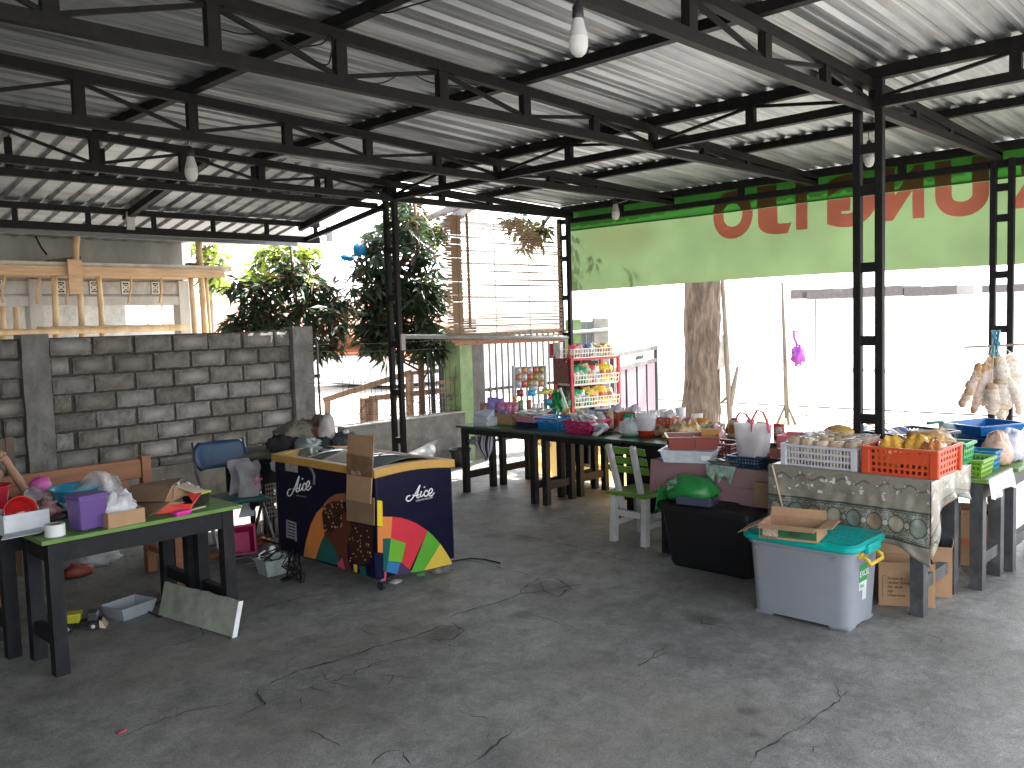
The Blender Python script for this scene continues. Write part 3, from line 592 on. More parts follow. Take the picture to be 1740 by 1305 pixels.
tree('far_tree', 'sunlit yellow green tree far behind the young trees', base, 4.4, [B(475,430,D3,40,22,.7),B(445,465,D3,30,22,.5),B(520,430,D3,24,18,.35),B(500,470,D3,36,22,.5)], 13, .3, .05, 40, 8, .08, mats=[mLeafY, mLeafD], lm=(0,0,0,1), mt=mTrunk)
base = GD(360, 600, 24); base.z = 0
tree('far_tree', 'pale far tree showing beside the scaffolded house corner', base, 4.6, [B(355,440,24,30,40,.6),B(370,480,24,26,26,.4),B(345,415,24,30,16,.3)], 14, .35, .06, 40, 7, .09, mats=[mLeafY, mLeafD], mt=mTrunk)
# the big roadside tree: thick trunk seen under the banner, limbs spreading to the left
tb = Vector((11.87, 7.41, -.12)); big = thing('roadside_tree', 'thick barked tree trunk standing outside beyond the snack tables', 'tree', tb)
def bark(a, b):
    h = 4.6*b; th = 2*math.pi*a; r = .245*(1.18-.5*min(1, b*6)*.3)*(1-.06*b); d = Vector((math.cos(th), math.sin(th), 0))
    rid = abs(noise.noise(Vector((math.cos(th)*6.5, math.sin(th)*6.5, h*1.6))))*.075+.03*noise.noise(Vector((math.cos(th)*12, math.sin(th)*12, h*3.5)))
    r += rid; return (d.x*r+.10*b+.03*math.sin(h*2), d.y*r-.16*b, h)
MB().grid(bark, 90, 90).build('trunk', M('deep_bark', (.16,.12,.092), rough=.95, var=.6, scale=11, stretch=(1,1,.28), bump=1., bscale=22, dirt=.8, dirtcol=(.05,.038,.03)), big, smooth=True)
def BT(px, py, D): return GD(px, py, D)-tb
mLimb = M('grey_limb', (.26,.23,.23), rough=.9, var=.25)
lim = MB()
for path, r in (([BT(1195,300,13.9), BT(1080,255,13.4), BT(930,280,13), BT(795,352,12.6), BT(745,392,12.4), BT(700,409,12.4), BT(655,405,12.4)], [.2,.17,.13,.085,.07,.06,.045]),
    ([BT(860,315,12.8), BT(770,352,12.5), BT(725,372,12.4), BT(690,380,12.4)], [.1,.06,.045,.03]), ([BT(1080,255,13.4), BT(960,330,11.4), BT(915,392,10.4)], [.1,.04,.015]), ([BT(700,409,12.4), BT(697,380,12.4), BT(692,350,12.4)], [.05,.045,.035]), ([BT(1200,290,13.9), BT(1350,200,13.5), BT(1500,150,13)], [.17,.12,.07])):
    MB().tube(path, r, 9).build('limb', mLimb, big, smooth=True)
q = random.Random(4); cr = MB()
for px, py, D, rx, ry, n in ((690,350,12.2,38,24,60),(660,395,12.3,26,26,40),(715,385,12.2,30,18,26),(740,400,12.2,18,20,24),(905,400,10.4,30,28,34),(880,380,10.5,22,16,18),(1000,230,12.5,150,60,150),(1300,180,13,200,60,160)):
    c = BT(px, py, D)
    for _ in range(n):
        d = Vector((q.gauss(0,1), q.gauss(0,1), q.gauss(0,1))).normalized()*(q.random()**.45); p = c+Vector((d.x*rx, d.y*rx, d.z*ry))*D/FPX; leafset(cr, p, 8, .13, .022, q, .5, (0,0,0,2,1))
stuff(cr.build('crown', [mLeafD, mLeafR, mLeafY], big))
# blue ribbon caught in the taller tree
m = MB(); p = GD(612,424,10.3); blob(m, p, (.10,.06,.07), 3, .6, 3, 7, False); blob(m, p+Vector((-.1,.12,-.09)), (.09,.05,.035), 5, .6, 3, 6, False)
tag(m.build('plastic_bag', plastic('blue_film', (.02,.3,.55), transl=.4), smooth=True), 'torn blue plastic bag caught high in the taller young tree', 'bag')

# ================================================================ WIRE FENCE, RAILS, GATES beyond the low wall
mWire = M('rusty_wire', (.07,.06,.055), rough=.7, metal=.3); mRailW = M('weathered_rail', (.33,.21,.14), rough=.85, var=.3, scale=6)
fence = thing('wire_fence', 'thin wire mesh fence standing on the low rendered wall', 'fence', (5.3,7.68,.6))
for i, (y0, y1) in enumerate(((585,575),(597,590),(652,640),(680,672),(705,697))):
    a, b = GV(525,y0,7.68), GV(783,y1,7.68); fn = lambda t: a.lerp(b, t)+Vector((0,.01*math.sin(t*60),-.02*math.sin(t*math.pi)))
    m = MB().tube([fn(k/24)-Vector((5.3,7.68,.6)) for k in range(25)], .0035, 4); m.build('wire', mWire, fence)
q = random.Random(9)
for k in range(24):
    u = 5.36+.072*k; m = MB().tube([(u-5.3,0,0),(u-5.3+q.uniform(-.02,.02),.01,q.uniform(.3,.4)),(u-5.3+q.uniform(-.03,.03),0,q.uniform(.5,.62))], .0028, 4); m.build('wire', mWire, fence)
for px, y0 in ((540,580),(728,600)):
    a = GV(px, y0, 7.69); MB().cyl((a.x-5.3,.02,-.05), (a.x-5.3-.01,.02,a.z-.6), .012, n=6).build('post', mWire, fence)
m = MB()
for i in range(70):
    p = Vector((q.uniform(.1,1.7), q.uniform(-.02,.12), q.uniform(.03,.22))); m.tube([p, p+Vector((q.uniform(-.1,.1), q.uniform(-.03,.03), q.uniform(-.06,.06))), p+Vector((q.uniform(-.16,.16), q.uniform(-.03,.03), q.uniform(-.1,.05)))], .003, 4)
stuff(m.build('tangled_wire', mWire, fence))
DR = 11.2
rail = thing('wooden_railing', 'crooked weathered wooden rails and posts behind the wire fence', 'railing', GD(620,740,DR)); RO = Vector(rail.location)
def rb(x0,y0,x1,y1,wd,name='rail',h=None): MB().bar(GD(x0,y0,DR)-RO, GD(x1,y1,DR)-RO, wd, h).build(name, mRailW, rail)
rb(550,680,700,632,.07); rb(636,676,782,660,.07); rb(698,634,745,630,.05); rb(556,676,557,740,.06,'post'); rb(696,634,697,735,.075,'post'); rb(622,676,623,745,.12,'post'); rb(634,672,635,745,.09,'post'); rb(690,640,702,652,.03,'brace')
# dark corrugated screen, cage panel, green pillar
GVv = 7.86
a, b = GV(744,590,8.5), GV(781,590,8.5)
scr = thing('corrugated_screen', 'dark corrugated metal screen beside the green pillar', 'screen', (a.x,8.5,0))
m = MB(); n = 40; m.grid(lambda s_, t: ((b.x-a.x)*s_, .018*math.sin(s_*44), 1.55*t), n, 1); m.build('sheet', M('dark_zinc', (.07,.08,.10), rough=.5, metal=.3, dirt=.3, dirtcol=(.2,.2,.2)), scr)
for px in (736,779): p = GV(px,650,8.45); MB().span((p.x-a.x-.025,-.06,0), (p.x-a.x+.025,-.02,1.62)).build('post', mBLK, scr)
p0 = GV(742,655,7.78); p1 = GV(777,655,7.78); cg = thing('cage_panel', 'small rusty wire cage panel leaning behind the low wall', 'panel', (p0.x,7.78,.6)); W_ = p1.x-p0.x
mCage = M('cage_wire', (.33,.29,.25), rough=.7)
for k in range(9): MB().bar((W_*k/8,0,0), (W_*k/8,.01,.34), .006).build('wire', mCage, cg)
for k in range(7): MB().bar((0,-.006,.34*k/6), (W_,-.006,.34*k/6), .006).build('wire', mCage, cg)
MB().bar((-.02,-.02,.36), (W_+.03,-.02,.37), .03).build('top_rail', mRailW, cg)
p0, p1 = GV(783,650,7.62), GV(822,650,7.62)
gp = thing('gate_pillar', 'square pillar half green half bare concrete at the end of the low wall', 'pillar', (p0.x,7.62,0)); wd = p1.x-p0.x
m = MB().mat(0).span((0,0,0), (wd*.52,.3,1.52)); m.build('green_face', M('green_paint', (.26,.38,.17), rough=.7, var=.25, scale=5, dirt=.5, dirtcol=(.2,.19,.15)), gp)
MB().span((wd*.52,.002,0), (wd,.3,1.525)).build('bare_face', mPil, gp)
gate = thing('bar_gate', 'closed metal gate of thin vertical bars beside the green pillar', 'gate', (p1.x,7.85,0)); x1 = GV(960,600,7.85).x-p1.x
mGate = M('gate_bar', (.17,.165,.16), rough=.6, metal=.3, dirt=.3, dirtcol=(.3,.28,.25))
for k in range(17): MB().span((x1*k/16-.014,-.008,.12), (x1*k/16+.014,.008,1.52)).build('bar', mGate, gate)
for z in (.14,.8,1.5): MB().span((-.01,.009,z-.02), (x1+.01,.03,z+.02)).build('rail', mGate, gate)
# patched fence of plank, zinc and cement sheet right of the corner post
p0 = GD(970,600,12.2); pf = thing('patched_fence', 'patchwork fence of green plank zinc and cement sheet behind corner post', 'fence', (p0.x,p0.y,0)); d = (GD(1035,600,12.6)-p0); d.z = 0; Lf = d.length; pf.rotation_euler = (0,0,math.atan2(d.y,d.x))
ztp = GD(1000,540,12.3).z
MB().span((-.05,0,0), (Lf*.28,.05,ztp-.02)).build('plank', M('mossy_plank', (.16,.25,.09), rough=.8, var=.4, scale=6, dirt=.4, dirtcol=(.1,.1,.07)), pf)
m = MB(); m.grid(lambda s_, t: (Lf*.28+Lf*.34*s_, .03+.012*math.sin(s_*40), (ztp-.05)*t), 36, 1); m.build('zinc_sheet', M('weathered_zinc', (.3,.32,.33), rough=.5, metal=.4, dirt=.4, dirtcol=(.2,.19,.17)), pf)
MB().span((Lf*.60,.0,0), (Lf*1.02,.04,ztp)).build('cement_sheet', M('cement_sheet', (.3,.28,.25), rough=.9, var=.3, scale=5, dirt=.5), pf, bevel=.03)
zz = GD(1000,565,12.2).z; MB().cyl((-.1,-.04,zz), (Lf,-.04,zz+.03), .025, n=8).build('pipe_rail', M('green_pipe', (.35,.4,.35), rough=.5, metal=.3), pf)
# open gate leaf with pink slats
a, b = G(1040,601,1.25), G(1114,588,1.25)
pg = thing('pink_gate', 'open metal gate leaf with wide faded pink slats beside tree', 'gate', (a.x,a.y,0)); d = b-a; Lg = d.length; pg.rotation_euler = (0,0,math.atan2(d.y,d.x))
mPink = M('faded_pink', (.27,.19,.225), rough=.7, var=.12, scale=4, stretch=(6,6,.6), dirt=.25, dirtcol=(.2,.15,.165)); mGF = M('gate_frame', (.11,.105,.10), rough=.6, metal=.3, dirt=.4)
for z in (1.225, 1.06, .12): MB().span((0,-.02,z-.025), (Lg,.02,z+.025)).build('rail', mGF, pg)
for x in (0, Lg): MB().span((x-.03,-.022,.05), (x+.03,.022,1.256)).build('stile', mGF, pg)
for k in range(4): x0 = .06+(Lg-.12)*k/4; MB().span((x0+.05,-.006,.146), (x0+(Lg-.12)/4-.05,.006,1.034)).build('slat', mPink, pg)
MB().span((.03,.012,.146), (Lg-.03,.02,1.034)).build('backing', mBLK, pg)
MB().span((Lg*.45,-.03,1.12), (Lg*.62,-.022,1.17)).build('latch', mBLK, pg)
# ================================================================ OUTSIDE RIGHT: poles, purple bag, leaf litter, far buildings
mPole = M('grey_wood', (.2,.17,.14), rough=.9, var=.3, scale=8, stretch=(3,3,.5))
b = G(1241,716); t = GD(1226,440,(b-Vector((0,0,0))).dot(_F)); po = thing('leaning_pole', 'thin grey wooden pole leaning beside the thick tree trunk', 'pole', b)
MB().tube([(0,0,-.1), ((t-b)*.5)[:], (t-b)[:]], [.045,.04,.03], 8).build('stake', mPole, po, smooth=True)
Db = b.dot(_F); MB().tube([GD(1240,690,Db)-b, GD(1247,655,Db)-b, GD(1254,622,Db)-b], [.05,.04,.025], 7).build('branch', mPole, po, smooth=True); MB().tube([GD(1243,668,Db)-b, GD(1225,685,Db+.1)-b], [.03,.015], 6).build('branch', mPole, po, smooth=True)
MB().poly([GD(1226,565,Db+.05)-b, GD(1252,614,Db+.05)-b, GD(1219,628,Db+.05)-b]).build('cloth_scrap', M('pale_cloth', (.6,.58,.56), rough=.9, transl=.3), po, solid=.004)
b = G(1337,722); Db = b.dot(_F); po = thing('propped_pole', 'slim pole propped on three splayed sticks in bright yard', 'pole', b)
MB().tube([(0,0,.1), GD(1333,590,Db)-b, GD(1329,480,Db)-b], [.035,.03,.02], 7).build('stake', mPole, po, smooth=True)
for px in (1320,1352,1340): MB().tube([GD(px,722,Db)-b, GD(1336,684,Db)-b], [.02,.016], 6).build('leg', mPole, po, smooth=True)
m = MB(); c = GD(1356,592,Db-.2); blob(m, c-Vector((0,0,.10)), (.13,.08,.13), 8, .75, 3.2, 10, False); m.tube([c+Vector((-.02,0,.04)), c+Vector((-.08,.02,.16)), c+Vector((-.09,.02,.25)), c+Vector((-.01,0,.24))], .02, 6)
tag(m.build('plastic_bag', plastic('purple_film', (.42,.12,.5), transl=.4), smooth=True), 'purple plastic bag hanging outside near the propped pole', 'bag')
q = random.Random(21); m = MB()
for _ in range(1500):
    px, py = q.uniform(1295,1560), q.uniform(708,760); p = G(px, py, -.115); az = q.uniform(0,6.28); l = q.uniform(.05,.22); d = Vector((math.cos(az), math.sin(az), q.uniform(-.1,.35)))*l; s_ = Vector((-d.y, d.x, 0)).normalized()*q.uniform(.01,.04)
    p.z += q.uniform(.0,.10); m.mat(q.choice((0,0,1,2))); m.add([p, p+d*.5+s_, p+d, p+d*.5-s_], [(0,1,2),(0,2,3)])
lt = m.build('leaf_litter', [M('dry_leaf', (.28,.17,.10), rough=.9), M('pale_dry_leaf', (.42,.32,.22), rough=.9), M('weed', (.3,.36,.08), rough=.8)]); stuff(lt)
# far buildings across the road
mWh = M('white_render', (.8,.79,.77), rough=.9, var=.05); mWin = M('dark_window_band', (.10,.085,.085), rough=.5, var=.2)
far = thing('far_building_stand_in', 'open stand-in for a far building, dark window bands on pale posts', 'shelter', (27,-6,0))  # added in place of a white walled building, open so bright sky shows
for px, py0, py1 in (((1343,1363),492,508),((1371,1416),491,508),((1432,1534),487,504),((1536,1626),486,502),((1668,1745),483,496)):
    a, b = GU(px[0], py1, 27), GU(px[1], py0, 27); z0, z1 = GU((px[0]+px[1])/2, py1, 27).z, GU((px[0]+px[1])/2, py0, 27).z
    MB().span((0,b.y+6,z0), (1.6,a.y+6,z1)).build('window_band', mWin, far)
    for yy in (a.y+6-.2, b.y+6+.2): MB().span((1.4,yy-.02,-.1), (1.44,yy+.02,z0)).build('post', mWh, far)
hb = thing('far_house', 'far house with a low orange tiled roof behind the trees', 'house', GD(330,600,30)); hb.location.z = 0
o = Vector(hb.location); m = MB().span((-4,-2.5,0), (9,2.5,1.5)); m.build('wall', mWh, hb)
mTile = M('clay_tile', (.36,.15,.10), rough=.85, var=.2, scale=10)
m = MB().add([(-4.5,-3,1.5),(9.5,-3,1.5),(9.5,0,2.6),(-4.5,0,2.6),(9.5,3,1.5),(-4.5,3,1.5)], [(0,1,2,3),(3,2,4,5)]); m.build('roof', mTile, hb, solid=.08)
hb2 = thing('far_house', 'small orange roofed house glimpsed between the taller tree and blind', 'house', GD(672,600,26)); hb2.location.z = 0
MB().span((-1.6,-1.6,0), (1.,1.6,.8)).build('wall', mWh, hb2); MB().add([(-1.8,-2.,.8),(1.2,-2.,.8),(1.2,0,1.5),(-1.8,0,1.5),(1.2,2.,.8),(-1.8,2.,.8)], [(0,1,2,3),(3,2,4,5)]).build('roof', M('orange_tile', (.55,.2,.09), rough=.85, var=.2), hb2, solid=.08)
# ================================================================ generic builders for the stall's goods
def spot(px, py, z):
    p = G(px, py, z); return p, p.dot(_F)/FPX            # place on a level surface, metres per photo pixel there
def lattice(mb, fn, nu, nv, b=.3, skip=None):
    """a sheet with nu x nv openings, bars b of the pitch wide (one connected piece)"""
    us = [0]; vs = [0]
    for i in range(nu): us += [(i+b)/(nu+b), (i+1)/(nu+b)]
    for j in range(nv): vs += [(j+b)/(nv+b), (j+1)/(nv+b)]
    us.append(1); vs.append(1); U, V = len(us), len(vs); P = [fn(u, v) for v in vs for u in us]; F = []
    for j in range(V-1):
        for i in range(U-1):
            if i % 2 and j % 2 and not (skip and skip(i//2, j//2)): continue
            F.append((j*U+i, j*U+i+1, (j+1)*U+i+1, (j+1)*U+i))
    return mb.add(P, F)
def tray(mb, w_, d_, h_, t=.006, tp=.85, z0=0., rim=.0):
    def ring(w, d, z): return [(-w/2,-d/2,z),(w/2,-d/2,z),(w/2,d/2,z),(-w/2,d/2,z)]
    a = ring(w_*tp, d_*tp, z0); b = ring(w_, d_, z0+h_); b2 = ring(w_+rim*2, d_+rim*2, z0+h_); b3 = ring(w_+rim*2, d_+rim*2, z0+h_-t*1.5)
    c = ring(w_-2*t, d_-2*t, z0+h_); e = ring(w_*tp-2*t, d_*tp-2*t, z0+t)
    R_ = [a, b3 if rim else b, b2 if rim else b, c, e] if rim else [a, b, c, e]
    if rim: R_ = [a, ring(w_-.002, d_-.002, z0+h_-t*1.5), b3, b2, c, e]
    vs = [p for r_ in R_ for p in r_]; fs = [(3,2,1,0)]; n = len(R_)
    for i in range(n-1):
        for k in range(4): fs.append((i*4+k, i*4+(k+1)%4, (i+1)*4+(k+1)%4, (i+1)*4+k))
    o = (n-1)*4; fs.append((o,o+1,o+2,o+3)); return mb.add(vs, fs)
def basket(name, label, loc, rz, w_, d_, h_, mat, nx=8, ny=5, nz=3, tp=.88, group=None, cat='basket', b=.38, rim=.012):
    t = thing(name, label, cat, loc, rz, group)
    def W(z): k = tp+(1-tp)*z; return w_*k/2, d_*k/2
    for sgn in (-1, 1):
        lattice(MB(), lambda u, v: ((2*u-1)*W(v)[0], sgn*W(v)[1], v*h_), nx, nz, b).build('side', mat, t, solid=.004)
        lattice(MB(), lambda u, v: (sgn*W(v)[0], (2*u-1)*W(v)[1], v*h_), ny, nz, b).build('side', mat, t, solid=.004)
    m = MB(); m.grid(lambda u, v: ((2*u-1)*W(0)[0], (2*v-1)*W(0)[1], .003), 1, 1); m.build('bottom', mat, t, solid=.005)
    m = MB(); a, c = w_/2, d_/2
    m.span((-a-rim,-c-rim,h_-.012), (a+rim,-c+.002,h_+.003)); m.span((-a-rim,c-.002,h_-.012), (a+rim,c+rim,h_+.003)); m.span((-a-rim,-c+.002,h_-.0119), (-a+.002,c-.002,h_+.0029)); m.span((a-.002,-c+.002,h_-.0119), (a+rim,c-.002,h_+.0029))
    m.build('rim', mat, t); return t
def pillow(mb, c, w_, h_, t_, rz=0., tilt=0., n=6, seed=0, roll=0.):
    """sealed packet: flat crimped ends, puffed middle; stands upright facing -y before turning"""
    rot = Matrix.Rotation(rz, 3, 'Z') @ Matrix.Rotation(tilt, 3, 'X') @ Matrix.Rotation(roll, 3, 'Y'); c = Vector(c)
    for sg in (-1, 1):
        def fn(a, b):
            e = (1-abs(2*a-1)**2.5)**.6*(max(0, 1-abs(2*b-1)**3))**.6; cr = .12*noise.noise(Vector((a*5, b*5, seed*1.7+sg)))
            wv = 1-.05*math.sin(b*math.pi); return c+rot@Vector(((a-.5)*w_*wv, sg*t_/2*e*(1+cr), (b-.5)*h_))
        mb.grid(fn, n, n)
    return mb
def pack_mat(name, col, lab=(.6,.58,.54), w_=.032, h_=.036):
    if name in _mats: return _mats[name]
    m = M(name, col, rough=.3, var=.3, scale=30); nt = m.node_tree; L = nt.links.new; b = nt.nodes['Principled BSDF']; src = b.inputs['Base Color'].links[0].from_socket
    tc = nt.nodes.new('ShaderNodeTexCoord'); sp_ = nt.nodes.new('ShaderNodeSeparateXYZ'); L(tc.outputs['Object'], sp_.inputs[0])
    def mth(op, a, b_=None):
        n = nt.nodes.new('ShaderNodeMath'); n.operation = op
        for i, x in enumerate((a, b_)):
            if x is None: continue
            if isinstance(x, (int, float)): n.inputs[i].default_value = x
            else: L(x, n.inputs[i])
        return n.outputs[0]
    ex = mth('ADD', mth('POWER', mth('ABSOLUTE', mth('DIVIDE', sp_.outputs[0], w_)), 3.), mth('POWER', mth('ABSOLUTE', mth('DIVIDE', sp_.outputs[2], h_)), 3.)); mk_ = mth('LESS_THAN', ex, 1.)
    n = _nm(nt, 'ShaderNodeTexNoise', Scale=150., Detail=1.); L(tc.outputs['Object'], n.inputs['Vector']); ln = mth('MULTIPLY', mth('GREATER_THAN', mth('FRACT', mth('MULTIPLY', sp_.outputs[2], 70.)), .5), mth('GREATER_THAN', n.outputs['Fac'], .48))
    c1 = nt.nodes.new('ShaderNodeMixRGB'); c1.inputs[1].default_value = tuple(lab)+(1,); c1.inputs[2].default_value = tuple(x*.35 for x in col)+(1,); L(ln, c1.inputs[0]); c2 = nt.nodes.new('ShaderNodeMixRGB'); L(mk_, c2.inputs[0]); L(src, c2.inputs[1]); L(c1.outputs[0], c2.inputs[2]); L(c2.outputs[0], b.inputs['Base Color']); return m
def packet(name, label, c, w_, h_, t_, rz, mat, tilt=0., group=None, cat='packet', seed=0, roll=0.):
    c = Vector(c); o = pillow(MB(), (0,0,0), w_, h_, t_, 0, 0, 6, seed).build(name, mat, smooth=True)
    o.location = c; o.rotation_euler = (tilt, roll, rz); return tag(o, label, cat, group)
def carton(t, w_, d_, h_, mat, flaps=(), th=.004, top_open=True):
    m = MB(); a, c = w_/2, d_/2
    for x0, y0, x1, y1 in ((-a,-c,a,-c+th),(-a,c-th,a,c),(-a,-c+th,-a+th,c-th),(a-th,-c+th,a,c-th)): m.span((x0,y0,0), (x1,y1,h_))
    m.build('wall', mat, t); MB().span((-a+th,-c+th,.001), (a-th,c-th,th)).build('bottom', mat, t)
    for side, ang, ln in flaps:
        ax = {'front': ((-a,-c,h_),(a,-c,h_),(0,-1,0)), 'back': ((a,c,h_),(-a,c,h_),(0,1,0)), 'left': ((-a,c,h_),(-a,-c,h_),(-1,0,0)), 'right': ((a,-c,h_),(a,c,h_),(1,0,0))}[side]
        p, q_, n = Vector(ax[0]), Vector(ax[1]), Vector(ax[2]); d = n*math.cos(ang)*ln+Vector((0,0,math.sin(ang)*ln)); ins = (q_-p).normalized()*.006
        MB().poly([p, q_, q_+d-ins, p+d+ins]).build('flap', mat, t, solid=th)
def cup(mb, c, r, h_, n=14, tp=.75): return mb.lathe([(0,0),(r*tp,0),(r,h_),(r*.94,h_),(r*tp*.93,.004),(0,.004)], c, n)
mKar = M('kraft_board', (.36,.215,.115), rough=.85, var=.16, scale=5, bump=.2, bscale=40, dirt=.25, dirtcol=(.25,.15,.09))
mKarD = M('brown_board', (.22,.135,.075), rough=.85, var=.18, scale=5, bump=.2, bscale=40, dirt=.3)
mInk = M('print_ink', (.03,.02,.015), rough=.8); mWhite = plastic('white_plastic', (.72,.72,.72)); mPaper = M('grey_paper', (.56,.58,.6), rough=.9, var=.1)
mGreenTop = M('green_tabletop', (.10,.20,.035), rough=.5, var=.2, scale=6, dirt=.4, dirtcol=(.06,.12,.03)); mDkGreen = M('dark_green_tabletop', (.02,.055,.03), rough=.28, var=.3, scale=5, dirt=.3, dirtcol=(.03,.035,.03))
mTblLt = M('worn_black_wood', (.045,.045,.048), rough=.6, var=.4, scale=12, dirt=.5, dirtcol=(.16,.155,.15))
mClear = film('clear_film'); mClear2 = film('milky_film', (.8,.82,.84), .55)
def table(label, u0, u1, v0, v1, h_, top, leg=mBLK2, lw=.065, ap=.10, group=None, braces='u', wd='table', inset=.02, tname='table'):
    """school-bench table: top, apron boards, four legs, low braces on the short ends"""
    t = thing(tname, label, wd, (u0,v0,0), 0, group); W_, D_ = u1-u0, v1-v0
    MB().span((-.015,-.015,h_-.022), (W_+.015,D_+.015,h_)).build('top', top, t, bevel=.003)
    i = inset; e = .003
    for a, b in (((i+e,i+.004,h_-.022-ap),(W_-i-e,i+.024,h_-.0225)), ((i+e,D_-i-.024,h_-.022-ap),(W_-i-e,D_-i-.004,h_-.0225)), ((i+.004,i+.026,h_-.021-ap),(i+.024,D_-i-.026,h_-.0226)), ((W_-i-.024,i+.026,h_-.021-ap),(W_-i-.004,D_-i-.026,h_-.0226))): MB().span(a, b).build('apron', leg, t)
    for x in (i, W_-i-lw):
        for y in (i, D_-i-lw): MB().span((x,y,0), (x+lw,y+lw,h_-.0228)).build('leg', leg, t)
    z = .17
    if braces == 'u':   # short ends run along X
        for y in (i, D_-i-lw): MB().span((i+lw+.001,y+.015,z-.035), (W_-i-lw-.001,y+lw-.015,z+.035)).build('brace', leg, t)
    else:
        for x in (i, W_-i-lw): MB().span((x+.015,i+lw+.001,z-.035), (x+lw-.015,D_-i-lw-.001,z+.035)).build('brace', leg, t)
    return t

# ================================================================ LEFT TABLES AND WHAT LIES ON THEM
TZ = .68
table('front black table with a worn green top beside the leaning white board', 1.36, 2.36, 4.44, 4.86, TZ, mGreenTop, group='black tables at the left', braces='v')
table('black table behind the green topped one, covered with clear plastic bags', 1.28, 2.36, 4.89, 5.33, TZ-.01, mBLK2, group='black tables at the left', braces='v')
# purple food container
p, s = spot(152, 905, TZ); t = thing('food_container', 'purple translucent plastic container with lid on the green table', 'container', (p.x+.03,p.y+.10,TZ), R(12)); w_ = 54*s
mPur = plastic('purple_plastic', (.16,.09,.30), rough=.3, transl=.25)
m = MB(); m.box((0,0,.085), (w_,w_*.85,.165), 0, .84); m.build('body', mPur, t, bevel=.012)
MB().box((0,0,.172), (w_*1.06,w_*.91,.016)).build('lid', mPur, t, bevel=.006)
# roll of white tape
p, s = spot(99, 912, TZ); t = thing('tape_roll', 'small white ring of tape at the front corner of green table', 'tape', (p.x,p.y+.04,TZ))
m = MB(); m.lathe([(.032,0),(.046,0),(.046,.058),(.032,.058),(.032,0)], (0,0,0), 24); m.build('ring', M('white_tape', (.6,.62,.62), rough=.5), t, autos=50)
MB().lathe([(.026,.001),(.0315,.001),(.0315,.0575),(.026,.0575),(.026,.001)], (0,0,0), 24).build('core', mKarD, t, smooth=True)
# kraft tray full of clear bags
p, s = spot(215, 893, TZ); t = thing('open_carton', 'low open brown carton filled with clear plastic bags, beside the purple container', 'carton', (p.x,p.y+.085,TZ), R(3)); carton(t, 64*s, .17, .075, mKar)
m = MB(); blob(m, (p.x,p.y+.085,TZ+.02), (.09,.07,.09), 3, .5, 3, 9); tag(m.build('plastic_bag', mClear2, smooth=True), 'crumpled clear bag inside the low brown carton', 'bag')
# collapsed carton with red envelope under it
bp = spot(290, 878, TZ)[0]; t = thing('collapsed_carton', 'collapsed brown carton with open flaps lying on the green table', 'carton', (bp.x,bp.y,TZ)); Dc = bp.dot(_F)+.18
def cc(px, py, dd=0.): return GD(px, py, Dc+dd)-Vector((bp.x,bp.y,TZ))
for pts, mt in (([cc(210,852,-.03),cc(280,852,-.12),cc(292,826,.0),cc(222,826,.08)], mKarD), ([cc(280,852,-.12),cc(294,852,-.10),cc(295,828,.02),cc(292,826,.0)], mKar), ([cc(294,852,-.10),cc(318,840,-.02),cc(330,834,.08),cc(296,826,.02)], mKar), ([cc(296,826,.02),cc(330,838,.0),cc(351,834,.06),cc(318,822,.12)], M('pale_board', (.5,.38,.27), rough=.85)), ([cc(222,826,.08),cc(292,826,.0),cc(314,811,.2),cc(240,822,.25)], mKarD), ([cc(230,855,0.),cc(252,878,-.16),cc(290,853,-.1)], mKarD), ([cc(252,878,-.16),cc(266,869,-.12),cc(315,853,-.1),cc(290,853,-.1)], mKar)):
    MB().poly(pts).build('flap', mt, t, solid=.004)
t = thing('red_envelope', 'bright red folded paper bag under the collapsed carton', 'paper bag', (bp.x,bp.y,TZ)); mRd = M('red_paper', (.62,.05,.03), rough=.55, var=.15)
for pts in ([cc(262,874,-.14),cc(288,858,-.12),cc(322,868,-.12),cc(300,872,-.14)], [cc(288,858,-.12),cc(326,856,-.09),cc(344,836,.03),cc(322,868,-.12)], [cc(318,838,.0),cc(344,836,.04),cc(328,854,-.07)]): MB().poly(pts).build('fold', mRd, t, solid=.003)
p, s = spot(312, 876, TZ); m = MB(); m.box((0,0,.013), (.095,.05,.026), R(10)); o = m.build('soap_dish', plastic('hot_pink', (.62,.02,.28)), bevel=.01); o.location = (p.x,p.y+.02,TZ); tag(o, 'small hot pink plastic box at the table edge before the red paper', 'box')
p, s = spot(344, 858, TZ); t = thing('lunch_box', 'black lunch box with a lime green lid at the far end of green table', 'box', (p.x-.01,p.y+.05,TZ), R(20))
MB().box((0,0,.03), (.13,.09,.055), 0, .9).build('body', mBLK2, t, bevel=.008); MB().box((0,0,.064), (.138,.098,.012)).build('lid', plastic('lime', (.38,.55,.05)), t, bevel=.004)
p, s = spot(330, 868, TZ); m = MB(); m.box((0,0,.004), (.17,.02,.006), R(12)); o = m.build('wooden_ruler', M('pale_wood', (.55,.45,.32), rough=.7)); o.location = (p.x,p.y+.03,TZ); tag(o, 'pale flat stick lying on the green table', 'stick')
